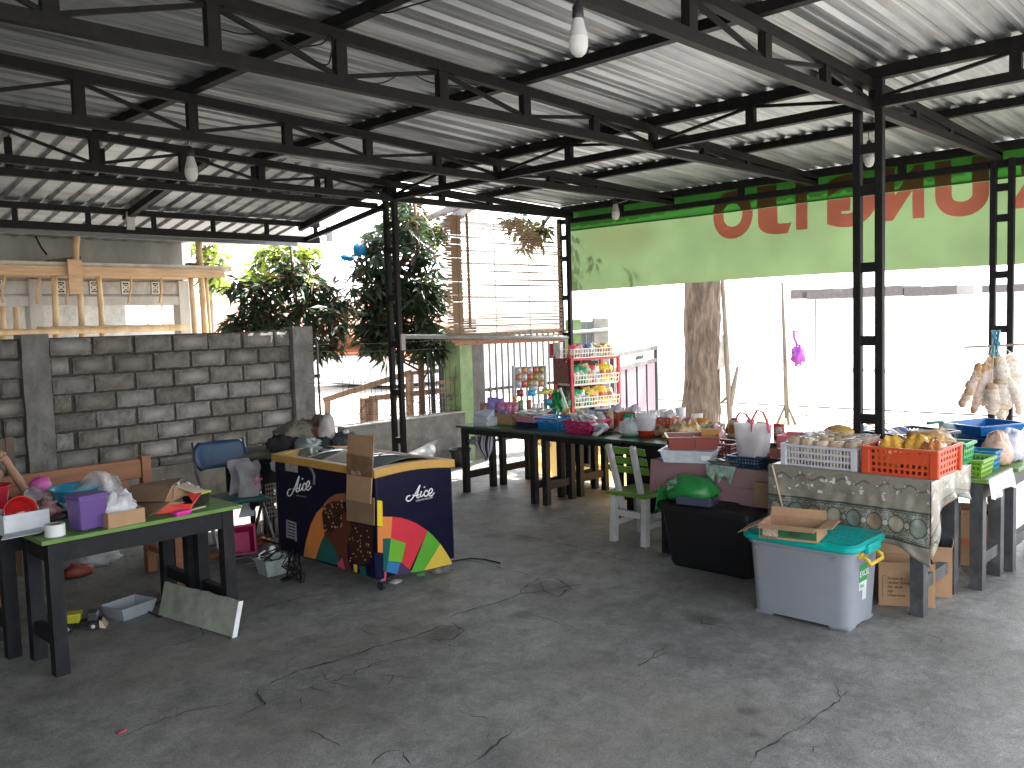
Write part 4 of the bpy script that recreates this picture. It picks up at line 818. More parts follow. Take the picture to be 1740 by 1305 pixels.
# things on the second table
p, s = spot(45, 905, TZ); t = thing('white_carton', 'white open carton holding a red bowl at the left table end', 'carton', (p.x,p.y+.1,TZ), R(4)); carton(t, 74*s, .2, .10, M('white_board', (.55,.57,.58), rough=.8), [('front', R(-70), .02)])
m = MB(); m.poly([Vector(G(2,918,TZ+.012)), Vector(G(70,905,TZ+.012)), Vector(G(95,888,TZ+.014)), Vector(G(15,893,TZ+.014))]); tag(m.build('paper_sheet', mPaper, solid=.002), 'white paper sheet lying under the white carton', 'paper')
p, s = spot(42, 884, TZ+.06); t = thing('red_bowl', 'shiny red plastic bowl lying on its side in the white carton', 'bowl', (p.x,p.y+.09,TZ+.085)); m = MB()
m.lathe([(0,-.05),(.05,-.045),(.075,0),(.08,.05),(.076,.05),(.07,0),(.046,-.04),(0,-.044)], (0,0,0), 20); m.v = [tuple(Matrix.Rotation(R(75),3,'X')@Vector(v)) for v in m.v]; m.build('shell', plastic('gloss_red', (.45,.02,.02), rough=.12, coat=.5), t, smooth=True)
p, s = spot(155, 868, TZ); t = thing('blue_basin', 'turquoise blue plastic basin behind the purple container', 'basin', (p.x-.02,p.y+.14,TZ), R(-6)); m = MB()
m.lathe([(0,0),(.09,0),(.135,.11),(.152,.12),(.152,.127),(.13,.119),(.086,.006),(0,.006)], (0,0,0), 28); m.build('shell', plastic('turquoise', (.02,.24,.36), rough=.25), t, smooth=50)
p, s = spot(125, 850, TZ); m = MB(); blob(m, (p.x-.12,p.y+.16,TZ+.05), (.06,.05,.06), 12, .3, 2.5, 8); tag(m.build('pink_ball', plastic('magenta_film', (.5,.08,.3)), smooth=True), 'pink crumpled wrapper behind the blue basin', 'wrapper')
p, s = spot(88, 888, TZ); m = MB(); blob(m, (p.x,p.y+.10,TZ), (.07,.05,.07), 5, .7, 4, 8); tag(m.build('sachet_bag', M('dull_pink_wrap', (.26,.12,.12), rough=.35, var=.6, scale=30), smooth=True), 'crumpled dull pink sachets between white carton and basin', 'sachets')
p, s = spot(75, 895, TZ); t = thing('steel_plate', 'dark grey plate standing behind the tape roll', 'plate', (p.x+.02,p.y+.07,TZ+.012)); m = MB(); m.lathe([(0,0),(.07,0),(.105,.022),(.103,.025),(.068,.005),(0,.005)], (0,0,0), 24); m.build('dish', plastic('slate', (.06,.065,.07), rough=.3), t, smooth=50)
t = thing('plastic_sheet', 'big crumpled clear plastic bags heaped along the back table', 'plastic bag', (1.5,5.05,TZ)); m = MB()
def sh(a, b):
    px = 42+a*165; top = 822+18*math.sin(a*5.2+.4)-8*math.sin(a*11); py = 868-(868-top)*math.sin(b*1.6)
    q_ = GD(px, py, 4.72+.05*math.sin(a*23+b*9)+.25*b*b); n_ = noise.noise(q_*9)*.03+noise.noise(q_*24)*.014; return q_+Vector((n_,n_,n_*.6))-Vector((1.5,5.05,TZ))
m.grid(sh, 40, 12); m.build('film', film('crumpled_film', (.75,.77,.78), .6, .16), t, smooth=True)
p, s = spot(205, 855, TZ); t = thing('red_tray', 'dark red plastic tray under the clear bags on the back table', 'tray', (p.x,p.y+.12,TZ)); tray_ = MB(); tray(tray_, .2, .15, .05); tray_.build('shell', plastic('wine_red', (.2,.02,.03)), t)
t = thing('houndstooth_bag', 'black and white checked cloth bundle behind the collapsed carton', 'cloth', GD(290,829,5.15)); m = MB(); blob(m, (0,0,-.08), (.13,.09,.08), 31, .45, 3, 10); blob(m, (.11,.03,-.07), (.08,.06,.05), 33, .45, 3, 8)
def check_mat():
    mt = bpy.data.materials.new('houndstooth'); mt.use_nodes = True; nt = mt.node_tree; L = nt.links.new; b = nt.nodes['Principled BSDF']; tc = nt.nodes.new('ShaderNodeTexCoord'); c = _nm(nt, 'ShaderNodeTexChecker', Scale=55.); c.inputs[1].default_value = (.6,.6,.62,1); c.inputs[2].default_value = (.05,.05,.06,1)
    L(tc.outputs['Object'], c.inputs[0]); L(c.outputs[0], b.inputs[0]); b.inputs['Roughness'].default_value = .6; return mt
m.build('bundle', check_mat(), t, smooth=True)
# red bucket at the frame edge
p = GD(6, 880, 4.75); t = thing('red_bucket', 'red plastic bucket cut by the left edge before the child', 'bucket', (p.x-.05,p.y+.02,TZ)); m = MB(); m.lathe([(0,0),(.07,0),(.095,.145),(.104,.15),(.104,.158),(.09,.152),(.066,.006),(0,.006)], (0,0,0), 24); m.build('shell', plastic('crimson', (.36,.015,.03), rough=.25), t, smooth=50)
# ---------------------------------------------------------------- the child
mSkin = M('skin', (.26,.14,.085), rough=.55, var=.06, scale=12); mShirt = M('dark_shirt', (.03,.05,.035), rough=.9, var=.4, scale=12); mHair = M('black_hair', (.012,.01,.009), rough=.5)
hd = GD(-22, 806, 4.95)                                # head centre, just outside the frame
child = thing('person', 'child in a dark shirt resting a raised hand on the forehead behind the table', 'person', (hd.x,hd.y,0))
O = Vector((hd.x,hd.y,0)); rt = _R; bk = _F
hand = GD(12,786,4.95)-O; elb = GD(46,838,5.03)-O; sho = Vector((0,0,hd.z-.2))+rt*.13; z0 = hd.z
sk = [(Vector((0,0,z0-.52)), .11), (Vector((0,0,z0-.38)), .11), (Vector((0,0,z0-.24)), .105), (Vector((0,0,z0-.15)), .045), (sho, .05), (elb, .033), (hand+(hand-elb).normalized()*.012, .021),
      (-rt*.13+Vector((0,0,z0-.2)), .05), (-rt*.19+Vector((0,0,z0-.36))-bk*.05, .038), (-rt*.12+Vector((0,0,z0-.38))-bk*.2, .028),
      (rt*.07-bk*.02+Vector((0,0,z0-.56)), .075), (rt*.1-bk*.25+Vector((0,0,z0-.57)), .058), (rt*.1-bk*.27+Vector((0,0,.06)), .036), (-rt*.07-bk*.02+Vector((0,0,z0-.56)), .075), (-rt*.1-bk*.25+Vector((0,0,z0-.57)), .058), (-rt*.1-bk*.27+Vector((0,0,.06)), .036)]
ed = [(0,1),(1,2),(2,3),(2,4),(4,5),(5,6),(2,7),(7,8),(8,9),(0,10),(10,11),(11,12),(0,13),(13,14),(14,15)]
def skin_obj(name, pts, edges, mat, parent, root=0, lv=2):
    me = bpy.data.meshes.new(name); me.from_pydata([tuple(p[0]) for p in pts], edges, []); o = bpy.data.objects.new(name, me); C.objects.link(o); o.parent = parent
    md = o.modifiers.new('skin', 'SKIN'); md.use_smooth_shade = True
    for v, (_, r_) in zip(me.skin_vertices[0].data, pts): v.radius = (r_, r_)
    me.skin_vertices[0].data[root].use_root = True; s2 = o.modifiers.new('sub', 'SUBSURF'); s2.levels = lv; s2.render_levels = lv
    me.materials.append(mat); return o
skin_obj('body', sk, ed, mSkin, child)
sh_ = [(Vector((0,0,z0-.53)), .122), (Vector((0,0,z0-.38)), .122), (Vector((0,0,z0-.25)), .118), (sho, .066), (sho.lerp(elb, .42), .056), (-rt*.13+Vector((0,0,z0-.2)), .066), (-rt*.175+Vector((0,0,z0-.30))-bk*.03, .056)]
skin_obj('shirt', sh_, [(0,1),(1,2),(2,3),(3,4),(2,5),(5,6)], mShirt, child)
m = MB()
def headf(a, b):
    th, ph = 2*math.pi*a, math.pi*b; d = Vector((math.sin(ph)*math.cos(th), math.sin(ph)*math.sin(th), math.cos(ph))); k = 1.
    q_ = Vector((d.x*.078, d.y*.092, d.z*.105)); f_ = max(0, -d.y)
    if d.z < 0: q_.x *= 1+.22*d.z; q_.y *= 1+.12*d.z
    q_.y -= .018*math.exp(-((d.x/.18)**2+((d.z+.1)/.2)**2))*(f_ > 0); q_.y += .008*math.exp(-(((abs(d.x)-.38)/.16)**2+((d.z-.12)/.12)**2))*(f_ > 0); return tuple(q_)
m.grid(headf, 40, 28); hrz = math.atan2(rt.y, rt.x); h_o = m.build('head', mSkin, child, smooth=True, loc=(0,0,z0)); h_o.rotation_euler = (0,0,hrz+R(-15))
ear = MB()
for sg in (-1, 1): e_ = MB(); blob(e_, (sg*.08,.008,-.005), (.012,.026,.034), 2, .15, 2, 8, False); e_.build('ear', mSkin, h_o, smooth=True)
m = MB(); m.grid(lambda a, b: tuple(Vector(headf(a, b*.52))*1.06+Vector((0,.008,.004))) if True else 0, 36, 14); m.v = [v for v in m.v]; m.build('hair', mHair, h_o, smooth=True)
for sg in (-1, 1): e_ = MB(); blob(e_, (sg*.031,-.079,.012), (.012,.007,.007), 1, 0, 1, 7, False); e_.build('eye', mInk, h_o, smooth=True)
m = MB(); blob(m, (0,-.083,-.048), (.024,.008,.007), 1, .1, 1, 7, False); m.build('mouth', M('lips', (.34,.13,.11), rough=.5), h_o, smooth=True)
# hand: palm against the forehead, fingers curled
dirh = (hand-elb).normalized(); pal = hand+dirh*.02
skin_obj('hand', [(hand-dirh*.05, .019), (pal-dirh*.01, .025), (pal+dirh*.035-rt*.006, .025)], [(0,1),(1,2)], mSkin, child)
for k in range(4):
    b0 = pal+dirh*.05+bk*(-.027+.018*k)-rt*.008; d2 = (-rt*.8+dirh*.45).normalized(); ln = (.026,.030,.028,.022)[k]
    skin_obj('finger', [(pal+dirh*.02+bk*(-.02+.014*k), .009), (b0, .0085), (b0+d2*ln, .0078), (b0+d2*ln*1.7-dirh*.018, .0068), (b0+d2*ln*1.9-dirh*.036, .006)], [(0,1),(1,2),(2,3),(3,4)], mSkin, child, lv=1)
skin_obj('thumb', [(pal-dirh*.005-bk*.018, .011), (pal+dirh*.012-bk*.04-rt*.012, .009), (pal+dirh*.03-bk*.048-rt*.03, .0075)], [(0,1),(1,2)], mSkin, child, lv=1)
# ---------------------------------------------------------------- brown bench behind the tables
mWd = M('red_brown_wood', (.26,.10,.04), rough=.5, var=.25, scale=4, stretch=(.5,5,5), dirt=.2)
bu0, bv = GV(-60,800,5.95).x, 5.95; bu1 = GV(249,790,5.95).x; zt0 = GV(240,779,5.95).z
bench = thing('wooden_bench', 'red brown wooden bench with slatted back behind the left tables', 'bench', (bu0,bv,0)); L_ = bu1-bu0
MB().span((0,-.02,zt0-.13), (L_-.045,.02,zt0)).build('top_rail', mWd, bench, bevel=.006); MB().span((0,-.018,zt0-.34), (L_-.045,.018,zt0-.27)).build('lower_rail', mWd, bench)
for x in (L_-.225, L_-.7, L_-1.15): MB().span((x,-.014,zt0-.269), (x+.09,.014,zt0-.131)).build('slat', mWd, bench)
for x in (0., L_): MB().span((x-.043,-.03,0), (x+.02,.034,zt0+.02)).build('leg', mWd, bench, bevel=.004); MB().span((x-.043,-.47,0), (x+.02,-.41,.42)).build('leg', mWd, bench)
MB().span((-.04,-.48,.42), (L_+.02,-.032,.45)).build('seat', mWd, bench, bevel=.004); MB().span((L_-.04,-.40,.16), (L_+.01,-.04,.2)).build('stretcher', mWd, bench)
p = GV(8,760,6.6); t = thing('chair_back', 'corner of a dark brown wooden chair at the left frame edge', 'chair', (p.x,6.6,0)); MB().span((-.6,-.02,p.z-.03), (.045,.02,p.z+.06)).build('top_rail', M('dark_wood', (.10,.06,.035), rough=.6), t)
MB().span((-.62,-.025,0), (-.57,.025,p.z+.05)).build('post', M('dark_wood', (0,0,0)), t); MB().span((0,-.028,0), (.05,.028,p.z+.07)).build('post', M('dark_wood', (0,0,0)), t); MB().span((-.55,-.018,p.z-.05), (.0,.018,p.z-.034)).build('trim', mWhite, t)
MB().span((-.6,-.42,.42), (.03,-.03,.45)).build('seat', M('dark_wood', (0,0,0)), t)
for x in (-.6,.0): MB().span((x,-.42,0), (x+.04,-.38,.419)).build('leg', M('dark_wood', (0,0,0)), t)
# ---------------------------------------------------------------- on the floor under and beside the left tables
p = G(146, 1072); t = thing('toy_truck', 'yellow and black plastic toy truck on the floor below the table', 'toy truck', (p.x,p.y+.04,0), R(-28)); mYel = plastic('toy_yellow', (.42,.40,.03)); mTyre = M('tyre', (.015,.015,.015), rough=.8)
MB().box((-.055,0,.075), (.11,.085,.055), 0, .8).build('dumper', mYel, t, bevel=.008); MB().box((.0,0,.042), (.2,.06,.02)).build('chassis', mBLK2, t); MB().box((.055,0,.075), (.05,.075,.05), 0, 1.1).build('cab', plastic('toy_black', (.03,.03,.03)), t, bevel=.006)
MB().box((.0565,0,.083), (.052,.05,.02)).build('window', M('toy_window', (.4,.42,.42), rough=.2), t); m = MB(); m.hexa([(.09,-.05,.012),(.125,-.05,.004),(.125,.05,.004),(.09,.05,.012),(.09,-.045,.05),(.10,-.045,.045),(.10,.045,.045),(.09,.045,.05)]); m.build('plough', plastic('bone', (.45,.36,.22)), t)
for x in (-.07,.06):
    for y in (-.045,.045): w2 = MB().cyl((x,y-.012,.026), (x,y+.012,.026), .026, n=16).build('wheel', mTyre, t, autos=40); MB().cyl((x,y-.0135,.026), (x,y+.0135,.026), .011, n=10).build('hub', plastic('hub_grey', (.5,.5,.5)), w2)
p = G(232, 1050); t = thing('grey_tub', 'shallow grey plastic tub on the floor between table legs', 'tub', (p.x,p.y+.1,0), R(15)); m = MB(); tray(m, .24, .2, .075, .005, .8); m.build('shell', plastic('grey_translucent', (.3,.32,.34)), t)
a = G(398,1084); b = G(273,1046); t = thing('foam_board', 'dirty white foam board leaning on edge against the table legs', 'board', (a.x,a.y,0)); d = (b-a); L_ = d.length; rz = math.atan2(d.y,d.x); t.rotation_euler = (0,0,rz)
m = MB(); nx = 14
def fb(a_, b_): return (a_*L_, -.05*b_, (.185+.012*noise.noise(Vector((a_*8,1,1))))*b_+.004)
m.grid(fb, nx, 4); m.build('panel', M('dirty_foam', (.28,.29,.24), rough=.9, var=.3, scale=7, dirt=.7, dirtcol=(.12,.125,.09)), t, solid=.026); MB().hexa([(-.006,-.014,.004),(-.001,-.014,.004),(-.001,.016,.004),(-.006,.016,.004),(-.006,-.066,.187),(-.001,-.066,.187),(-.001,-.036,.187),(-.006,-.036,.187)]).build('cut_edge', M('clean_foam', (.7,.71,.7), rough=.8), t)
for pts, lab in (([(352,895),(345,940),(338,985),(262,1030),(250,1040),(270,1050),(285,1045)], 'thin black cable hanging between the tables to the floor'), ([(768,955),(800,950),(825,952),(850,958)], 'black power cord beside the back corner of the freezer')):
    m = MB(); P_ = []
    for i, (x_, y_) in enumerate(pts):
        if lab.startswith('thin') and i < 3: q_ = GD(x_, y_, 5.75); P_.append(q_)
        else: q_ = G(x_, y_); q_.z = .006; P_.append(q_)
    Q_ = [];
    for i in range(len(P_)-1): Q_ += [P_[i].lerp(P_[i+1], k/4) for k in range(4)]
    Q_.append(P_[-1]); m.tube(Q_, .005, 6); tag(m.build('cable', mBLK, smooth=True), lab, 'cable')
p = G(170, 958); m = MB(); blob(m, (p.x,p.y,0), (.14,.08,.07), 41, .6, 3, 9); tag(m.build('plastic_bag', mClear, smooth=True), 'clear plastic bag lying on the floor behind the front table', 'bag')
p = G(132, 978); m = MB(); blob(m, (p.x,p.y,0), (.10,.06,.05), 42, .4, 3, 8); tag(m.build('red_wrapper', M('dull_red', (.25,.05,.03), rough=.5), smooth=True), 'dull red wrapper on the floor under the left tables', 'wrapper')
p = G(207, 1245); m = MB(); blob(m, (p.x,p.y,.001), (.022,.012,.006), 42, .4, 3, 6); tag(m.build('red_scrap', M('red_scrap', (.35,.05,.05), rough=.6), smooth=True), 'tiny red scrap lying alone on the near floor', 'scrap')
p = G(350, 938); t = thing('low_stool', 'low stool with a round dark green seat behind the table leg', 'stool', (p.x,p.y+.14,0)); mGs = plastic('bottle_green', (.02,.07,.055)); m = MB(); m.lathe([(0,.22),(.14,.22),(.16,.235),(.16,.262),(.14,.275),(0,.278)], (0,0,0), 24); m.build('seat', mGs, t, smooth=50)
for k in range(4): a_ = math.pi/4+k*math.pi/2; MB().cyl((math.cos(a_)*.14,math.sin(a_)*.14,0), (math.cos(a_)*.11,math.sin(a_)*.11,.222), .011, n=8).build('leg', M('chrome', (.5,.5,.5), rough=.25, metal=1), t)
p = G(350, 950); m = MB(); m.box((0,0,.02), (.2,.1,.035), R(20)); o = m.build('orange_sandal_box', M('orange_brown', (.3,.13,.04), rough=.7)); o.location = (p.x,p.y,0); tag(o, 'flat orange brown box on the floor under the green stool', 'box')
# pink basket tipped on its side
p = G(412, 951); t = thing('pink_basket', 'bright pink square plastic basket tipped on its side', 'basket', (p.x,p.y+.03,.012)); m = MB(); tray(m, .22, .2, .12, .006, .78, 0, .01); rot = Matrix.Rotation(R(-25),3,'Z')@Matrix.Rotation(R(68),3,'X'); m.v = [tuple(rot@(Vector(v)+Vector((0,.1,-.12)))+Vector((0,0,.005))) for v in m.v]; mn = min(v[2] for v in m.v); m.v = [(v[0],v[1],v[2]-mn) for v in m.v]; m.build('shell', plastic('hot_pink2', (.55,.02,.14), transl=.2), t)
for k, (x0,y0,x1,y1) in enumerate(((416,962,452,952),(425,966,452,957),(410,944,448,962))):
    a, b = G(x0,y0), G(x1,y1); a.z = b.z = .008+.004*k; tag(MB().bar(a, b, .035 if k < 2 else .016, .005).build('pale_stick', M('pale_slat', (.33,.35,.37), rough=.6)), ('broad pale plastic strip on the floor by the pink basket','second broad pale strip lying nearest the water tub','narrow pale stick under the pink basket')[k], 'strip')
p = G(478, 978); t = thing('clear_tub', 'cloudy clear plastic tub with a black cable and white plug', 'tub', (p.x,p.y+.09,0), R(-4)); m = MB(); tray(m, .2, .17, .11, .004, .8, 0, .006); m.build('shell', film('cloudy_tub', (.55,.6,.58), .55, .25), t)
m = MB(); q = random.Random(2)
for i in range(5): pts = [Vector((q.uniform(-.1,.1), q.uniform(-.05,.1), .06+.05*j+q.uniform(-.02,.02))) for j in range(5)]; m.tube([pts[0], pts[1], pts[2], pts[3]], .005, 5)
m.build('cable', mBLK, t); MB().tube([(-.09,.02,.1),(-.10,.0,.15),(-.06,-.01,.17)], .007, 6).build('handle', mWhite, t, smooth=True); mm = MB(); blob(mm, (.02,.05,.13), (.025,.02,.03), 2, .3); mm.build('plug', mWhite, t, smooth=True)
p = G(440, 925); m = MB(); blob(m, (p.x,p.y,0), (.10,.05,.03), 9, .7, 4, 8); tag(m.build('orange_scrap', M('orange_foil', (.45,.14,.05), rough=.25, metal=.3), smooth=True), 'shiny orange wrapper on the floor behind the pink basket', 'wrapper')
# dark weedy tangle of cables beside freezer
t = thing('cable_tangle', 'dark tangle of wires against the left end of the freezer', 'cables', GD(497,930,5.55)); t.location.z = 0; q = random.Random(6)
for i in range(6):
    pts = [Vector((q.uniform(-.07,.07), q.uniform(-.07,.07), z_)) for z_ in (.01,.06,.12,.2,.07,.02)]; MB().tube(pts, .006, 5).build('wire', mBLK, t)
# folding chair
ch = G(405, 850, .42); t = thing('folding_chair', 'old folding chair with blue backrest and dark green seat', 'chair', (ch.x,ch.y,0), R(-8)); mSt = M('dull_chrome', (.2,.2,.21), rough=.4, metal=.7, dirt=.4)
MB().grid(lambda a, b: ((a-.5)*.38, (b-.35)*.36, .42+.012*math.sin(a*3.1)), 6, 6).build('seat', plastic('teal_vinyl', (.02,.085,.08), rough=.45), t, solid=.03, smooth=True)
def bk_(a, b): return ((a-.5)*.40*(1-.25*abs(2*b-1)**3), .33+.04*(2*a-1)**2*-1+.05*b, .62+.02*0+(.2*b))
MB().grid(bk_, 12, 6).build('backrest', plastic('blue_vinyl', (.014,.05,.115), rough=.45, dirt=.4, dirtcol=(.12,.07,.04)), t, solid=.03, smooth=True)
for sg in (-1, 1):
    MB().tube([(sg*.205,-.22,0), (sg*.2,.05,.36), (sg*.198,.28,.6), (sg*.19,.36,.83)], .011, 8).build('frame_tube', mSt, t, smooth=True); MB().tube([(sg*.188,.30,0), (sg*.185,.0,.40), (sg*.185,-.12,.42)], .011, 8).build('leg', mSt, t, smooth=True)
MB().cyl((-.2,-.2,.05), (.2,-.2,.05), .009).build('stretcher', mSt, t); MB().cyl((-.188,.27,.06), (.188,.27,.06), .009).build('stretcher', mSt, t)
m = MB(); m.grid(lambda a, b: (ch.x-.02+.17*a+.02*math.sin(b*3), ch.y-.03+.05*noise.noise(Vector((a*3,b*3,1)))-.05*math.sin(a*3.14), .44+.26*b), 10, 10); m.grid(lambda a, b: (ch.x-.02+.17*a+.02*math.sin(b*3), ch.y+.10+.05*noise.noise(Vector((a*3,b*3,1)))+.03*math.sin(a*3.14), .44+.26*b), 10, 10)
t = thing('shopping_bag', 'white plastic bag with a blurred pink flower on the folding chair', 'bag', (ch.x+.06,ch.y-.02,.44)); loc0 = Vector((ch.x+.06,ch.y-.02,.44)); m.v = [tuple(Vector(v)-loc0) for v in m.v]; m.build('film', M('white_bag_film', (.36,.345,.365), rough=.4, transl=.3, var=.05), t, smooth=True)
m = MB(); q = GD(424,812,1)*0; c0 = Vector((.045,-.078,.125))
for k in range(6): a_ = k*math.pi/3; m.poly([c0+Vector((math.cos(a_+j*.5)*r_, 0, math.sin(a_+j*.5)*r_)) for j, r_ in ((-.8,.012),(-.5,.04),(.5,.04),(.8,.012))])
m.build('flower_print', M('pink_print', (.42,.1,.22), rough=.6), t)
# black stand with hanging grids and a cage beside the freezer
a0 = GV(431,905,6.0); st = thing('black_rack', 'black metal stand with wire baskets between folding chair and freezer', 'rack', (a0.x,6.0,0)); zt_ = GV(431,790,6.0).z; w_ = GV(486,800,6.0).x-a0.x
for x in (0, w_):
    for y in (0,.35): MB().span((x-.014,y-.014,0), (x+.014,y+.014,zt_)).build('leg', mBLK, st)
MB().span((-.02,-.02,zt_+.001), (w_+.02,.37,zt_+.03)).build('top', mBLK2, st); MB().span((.0145,-.016,zt_-.16), (w_-.0145,.0,zt_-.001)).build('panel', mBLK2, st)
for z in (.3,.52): MB().span((-.012,-.01,z), (w_+.012,.36,z+.015)).build('shelf', mBLK, st)
lattice(MB(), lambda a, b: (w_*(.35+.3*a), -.02, zt_-.42+.26*b), 4, 7, .2).build('wire_grid', mCage, st, solid=.003)
m = MB(); blob(m, (a0.x+w_*.78,6.02,.54), (.09,.08,.14), 44, .4, 3, 8); tag(m.build('paper_bundle', mPaper, smooth=True), 'pale paper bundle on the black stand beside freezer', 'paper')
m = MB(); blob(m, (a0.x+w_*.45,6.1,zt_+.03), (.2,.14,.06), 45, .4, 2.5, 9); tag(m.build('dusty_cloth', M('dusty_olive', (.13,.12,.095), rough=.95, var=.3), smooth=True), 'dusty grey olive cloth draped over the black stand', 'cloth')
m = MB(); m.tube([Vector((a0.x+.04,6.25,zt_+.05))+Vector((.05*math.cos(k*.5), .02*k/13, .055+.06*math.sin(k*.5))) for k in range(13)], .018, 8); tag(m.build('white_strap', mWhite, smooth=True), 'loop of white strap on top of the black stand', 'strap')
p = G(462, 915); cgx = thing('wire_lantern', 'small domed wire cage with brown base before the black stand', 'cage', (p.x,p.y+.08,0)); m = MB()
for k in range(16): a_ = 2*math.pi*k/16; MB().tube([(math.cos(a_)*.09,math.sin(a_)*.09,.02),(math.cos(a_)*.095,math.sin(a_)*.095,.2),(math.cos(a_)*.06,math.sin(a_)*.06,.27)], .003, 4).build('wire', mCage, cgx)
MB().cyl((0,0,0), (0,0,.02), .1, n=20).build('base', M('brown_cage_base', (.12,.06,.04), rough=.7), cgx); MB().lathe([(.065,.265),(.05,.29),(.015,.305),(0,.306)], (0,0,0), 16).build('dome', M('brown_cage_base', (0,0,0)), cgx, smooth=True)
MB().tube([(-.11,-.02,.0),(-.12,-.02,.24),(-.08,-.02,.32),(.08,-.02,.32),(.12,-.02,.22),(.115,-.02,0)], .014, 8).build('hoop', mBLK, cgx, smooth=True)
m = MB(); p = G(412, 905); m.poly([GD(405,880,6.4), GD(432,876,6.5), GD(432,838,6.7), GD(414,850,6.6)]); tag(m.build('newspaper', mPaper, solid=.003), 'printed white paper hanging below the folding chair seat', 'paper')
# ================================================================ CHEST FREEZER
FU0, FU1, FV0, FV1 = 3.17, 3.80, 4.26, 5.42
fz = thing('chest_freezer', 'dark blue ice cream chest freezer with yellow rim and colourful printed sides', 'freezer', (FU0,FV0,0)); FO = Vector((FU0,FV0,0)); FW, FL = FU1-FU0, FV1-FV0
mNavy = plastic('navy_vinyl', (.005,.0045,.02), spec=.22, rough=.36, var=.08, dirt=.18, dirtcol=(.03,.03,.045)); mRim = plastic('mustard_rim', (.50,.28,.06), rough=.4, dirt=.3, dirtcol=(.22,.12,.04))
def arch(s_): return .02*math.sin(math.pi*min(1, s_*1.05))-.022*s_
n = 14; m = MB(); pr = [(FW*k/n, .73+arch(k/n)) for k in range(n+1)]
ring = [(0,.09)]+pr+[(FW,.09)]; N = len(ring); vs = [(x,0,z) for x, z in ring]+[(x,FL,z) for x, z in ring]
m.add(vs, [tuple(range(N)), tuple(range(2*N-1,N-1,-1))]+[(i,N+i,N+(i+1)%N,(i+1)%N) for i in range(N)]); m.build('body', mNavy, fz, bevel=.014)
m = MB(); r2 = [(-.014,.726+arch(0))]+[(FW*k/n*(1+.028)-.009, .724+arch(k/n)) for k in range(n+1)]+[(FW+.014,.726+arch(1))]; hh = .052
def rimseg(y0, y1):
    vs = [(x,y0,z) for x, z in r2]+[(x,y1,z) for x, z in r2]+[(x,y0,z+hh) for x, z in r2]+[(x,y1,z+hh) for x, z in r2]; K = len(r2); F = []
    for i in range(K-1): F += [(i,i+1,K+i+1,K+i), (2*K+i,3*K+i,3*K+i+1,2*K+i+1), (i,2*K+i,2*K+i+1,i+1), (K+i,K+i+1,3*K+i+1,3*K+i)]
    F += [(0,K,3*K,2*K), (K-1,3*K-1,4*K-1,2*K-1)]; m.add(vs, F)
rimseg(-.014, .05); rimseg(FL-.05, FL+.014); m.span((-.014,.05,.7265+arch(0)), (.04,FL-.05,.777+arch(0))); m.span((FW-.04,.05,.7265+arch(1)), (FW+.014,FL-.05,.777+arch(1)))
m.build('rim', mRim, fz, bevel=.012)
mGl = M('freezer_glass', (.07,.085,.08), rough=.06, var=.05, spec=.9, coat=.6)
for y0, y1, dz in ((.05,FL*.56,.0),(FL*.52,FL-.05,-.012)): MB().grid(lambda a, b: (.04+(FW-.08)*a, y0+(y1-y0)*b, .765+arch(a)+.03*math.sin(math.pi*a)+dz), 12, 1).build('glass_lid', mGl, fz, solid=.005, smooth=True)
MB().grid(lambda a, b: (.04+(FW-.08)*a, FL*.52+.03*b, .772+arch(a)+.03*math.sin(math.pi*a)), 12, 1).build('lid_frame', M('lid_frame', (.2,.17,.13), rough=.4), fz, solid=.012)
for x in (.07,FW-.07):
    for y in (.07,FL-.07): c_ = MB().cyl((x-.012,y,.032), (x+.012,y,.032), .032, n=14).build('castor', mTyre, fz); MB().span((x-.02,y-.02,.06), (x+.02,y+.02,.092)).build('fork', M('castor_steel', (.25,.25,.25), rough=.5, metal=.8), c_)
cols = dict(orange=(.62,.20,.05), red=(.55,.035,.05), green=(.09,.33,.03), lime=(.13,.36,.03), yellow=(.62,.43,.06), sun=(.72,.50,.02), teal=(.01,.09,.075), blue=(.03,.16,.34), plum=(.06,.035,.09), pink=(.5,.06,.12), brown=(.10,.028,.014), tan=(.26,.10,.05), choc=(.04,.014,.009), nut=(.55,.36,.16), navy2=(.02,.03,.10))
mP = {k: plastic('print_'+k, c, rough=.4, spec=.25) for k, c in cols.items()}
def onV(pts, off=.0): return [GV(x, y, FV0-.0015-off)-FO for x, y in pts]           # short end face
def onU(pts, off=.0): return [GU(x, y, FU0-.0015-off)-FO for x, y in pts]           # long front face
def zc6(l): return [(640+x/6.2125, 800+y/6.2125) for x, y in l]
def zc5(l): return [(470+x/5.0167, 740+y/5.0167) for x, y in l]
def pr_(name, pts, key): MB().poly(pts).build(name, mP[key], fz)
q_ = lambda *a: a
pr_('print_panel', onV(zc6([(8,312),(60,318),(64,590),(8,582)])), 'sun')
pr_('print_panel', onV(zc6([(62,484),(166,486),(150,712),(66,715),(66,868),(12,860),(10,590),(64,592)]), .0), 'orange')
pr_('print_panel', onV(zc6([(166,486),(250,494),(340,520),(430,560),(540,634),(350,1045),(330,1030),(262,975),(310,765),(150,712)])), 'red')
pr_('print_panel', onV(zc6([(540,634),(600,690),(673,772),(495,1052),(362,1075)])), 'green')
pr_('print_panel', onV(zc6([(673,772),(740,870),(795,968),(790,985),(500,1052)])), 'yellow')
pr_('print_panel', onV(zc6([(150,712),(312,766),(266,970),(122,950),(136,800)])), 'lime')
pr_('print_panel', onV(zc6([(66,715),(150,712),(122,950),(108,1055),(104,1068),(72,1055)])), 'teal')
pr_('print_panel', onV(zc6([(122,950),(250,975),(216,1092),(106,1066)])), 'blue')
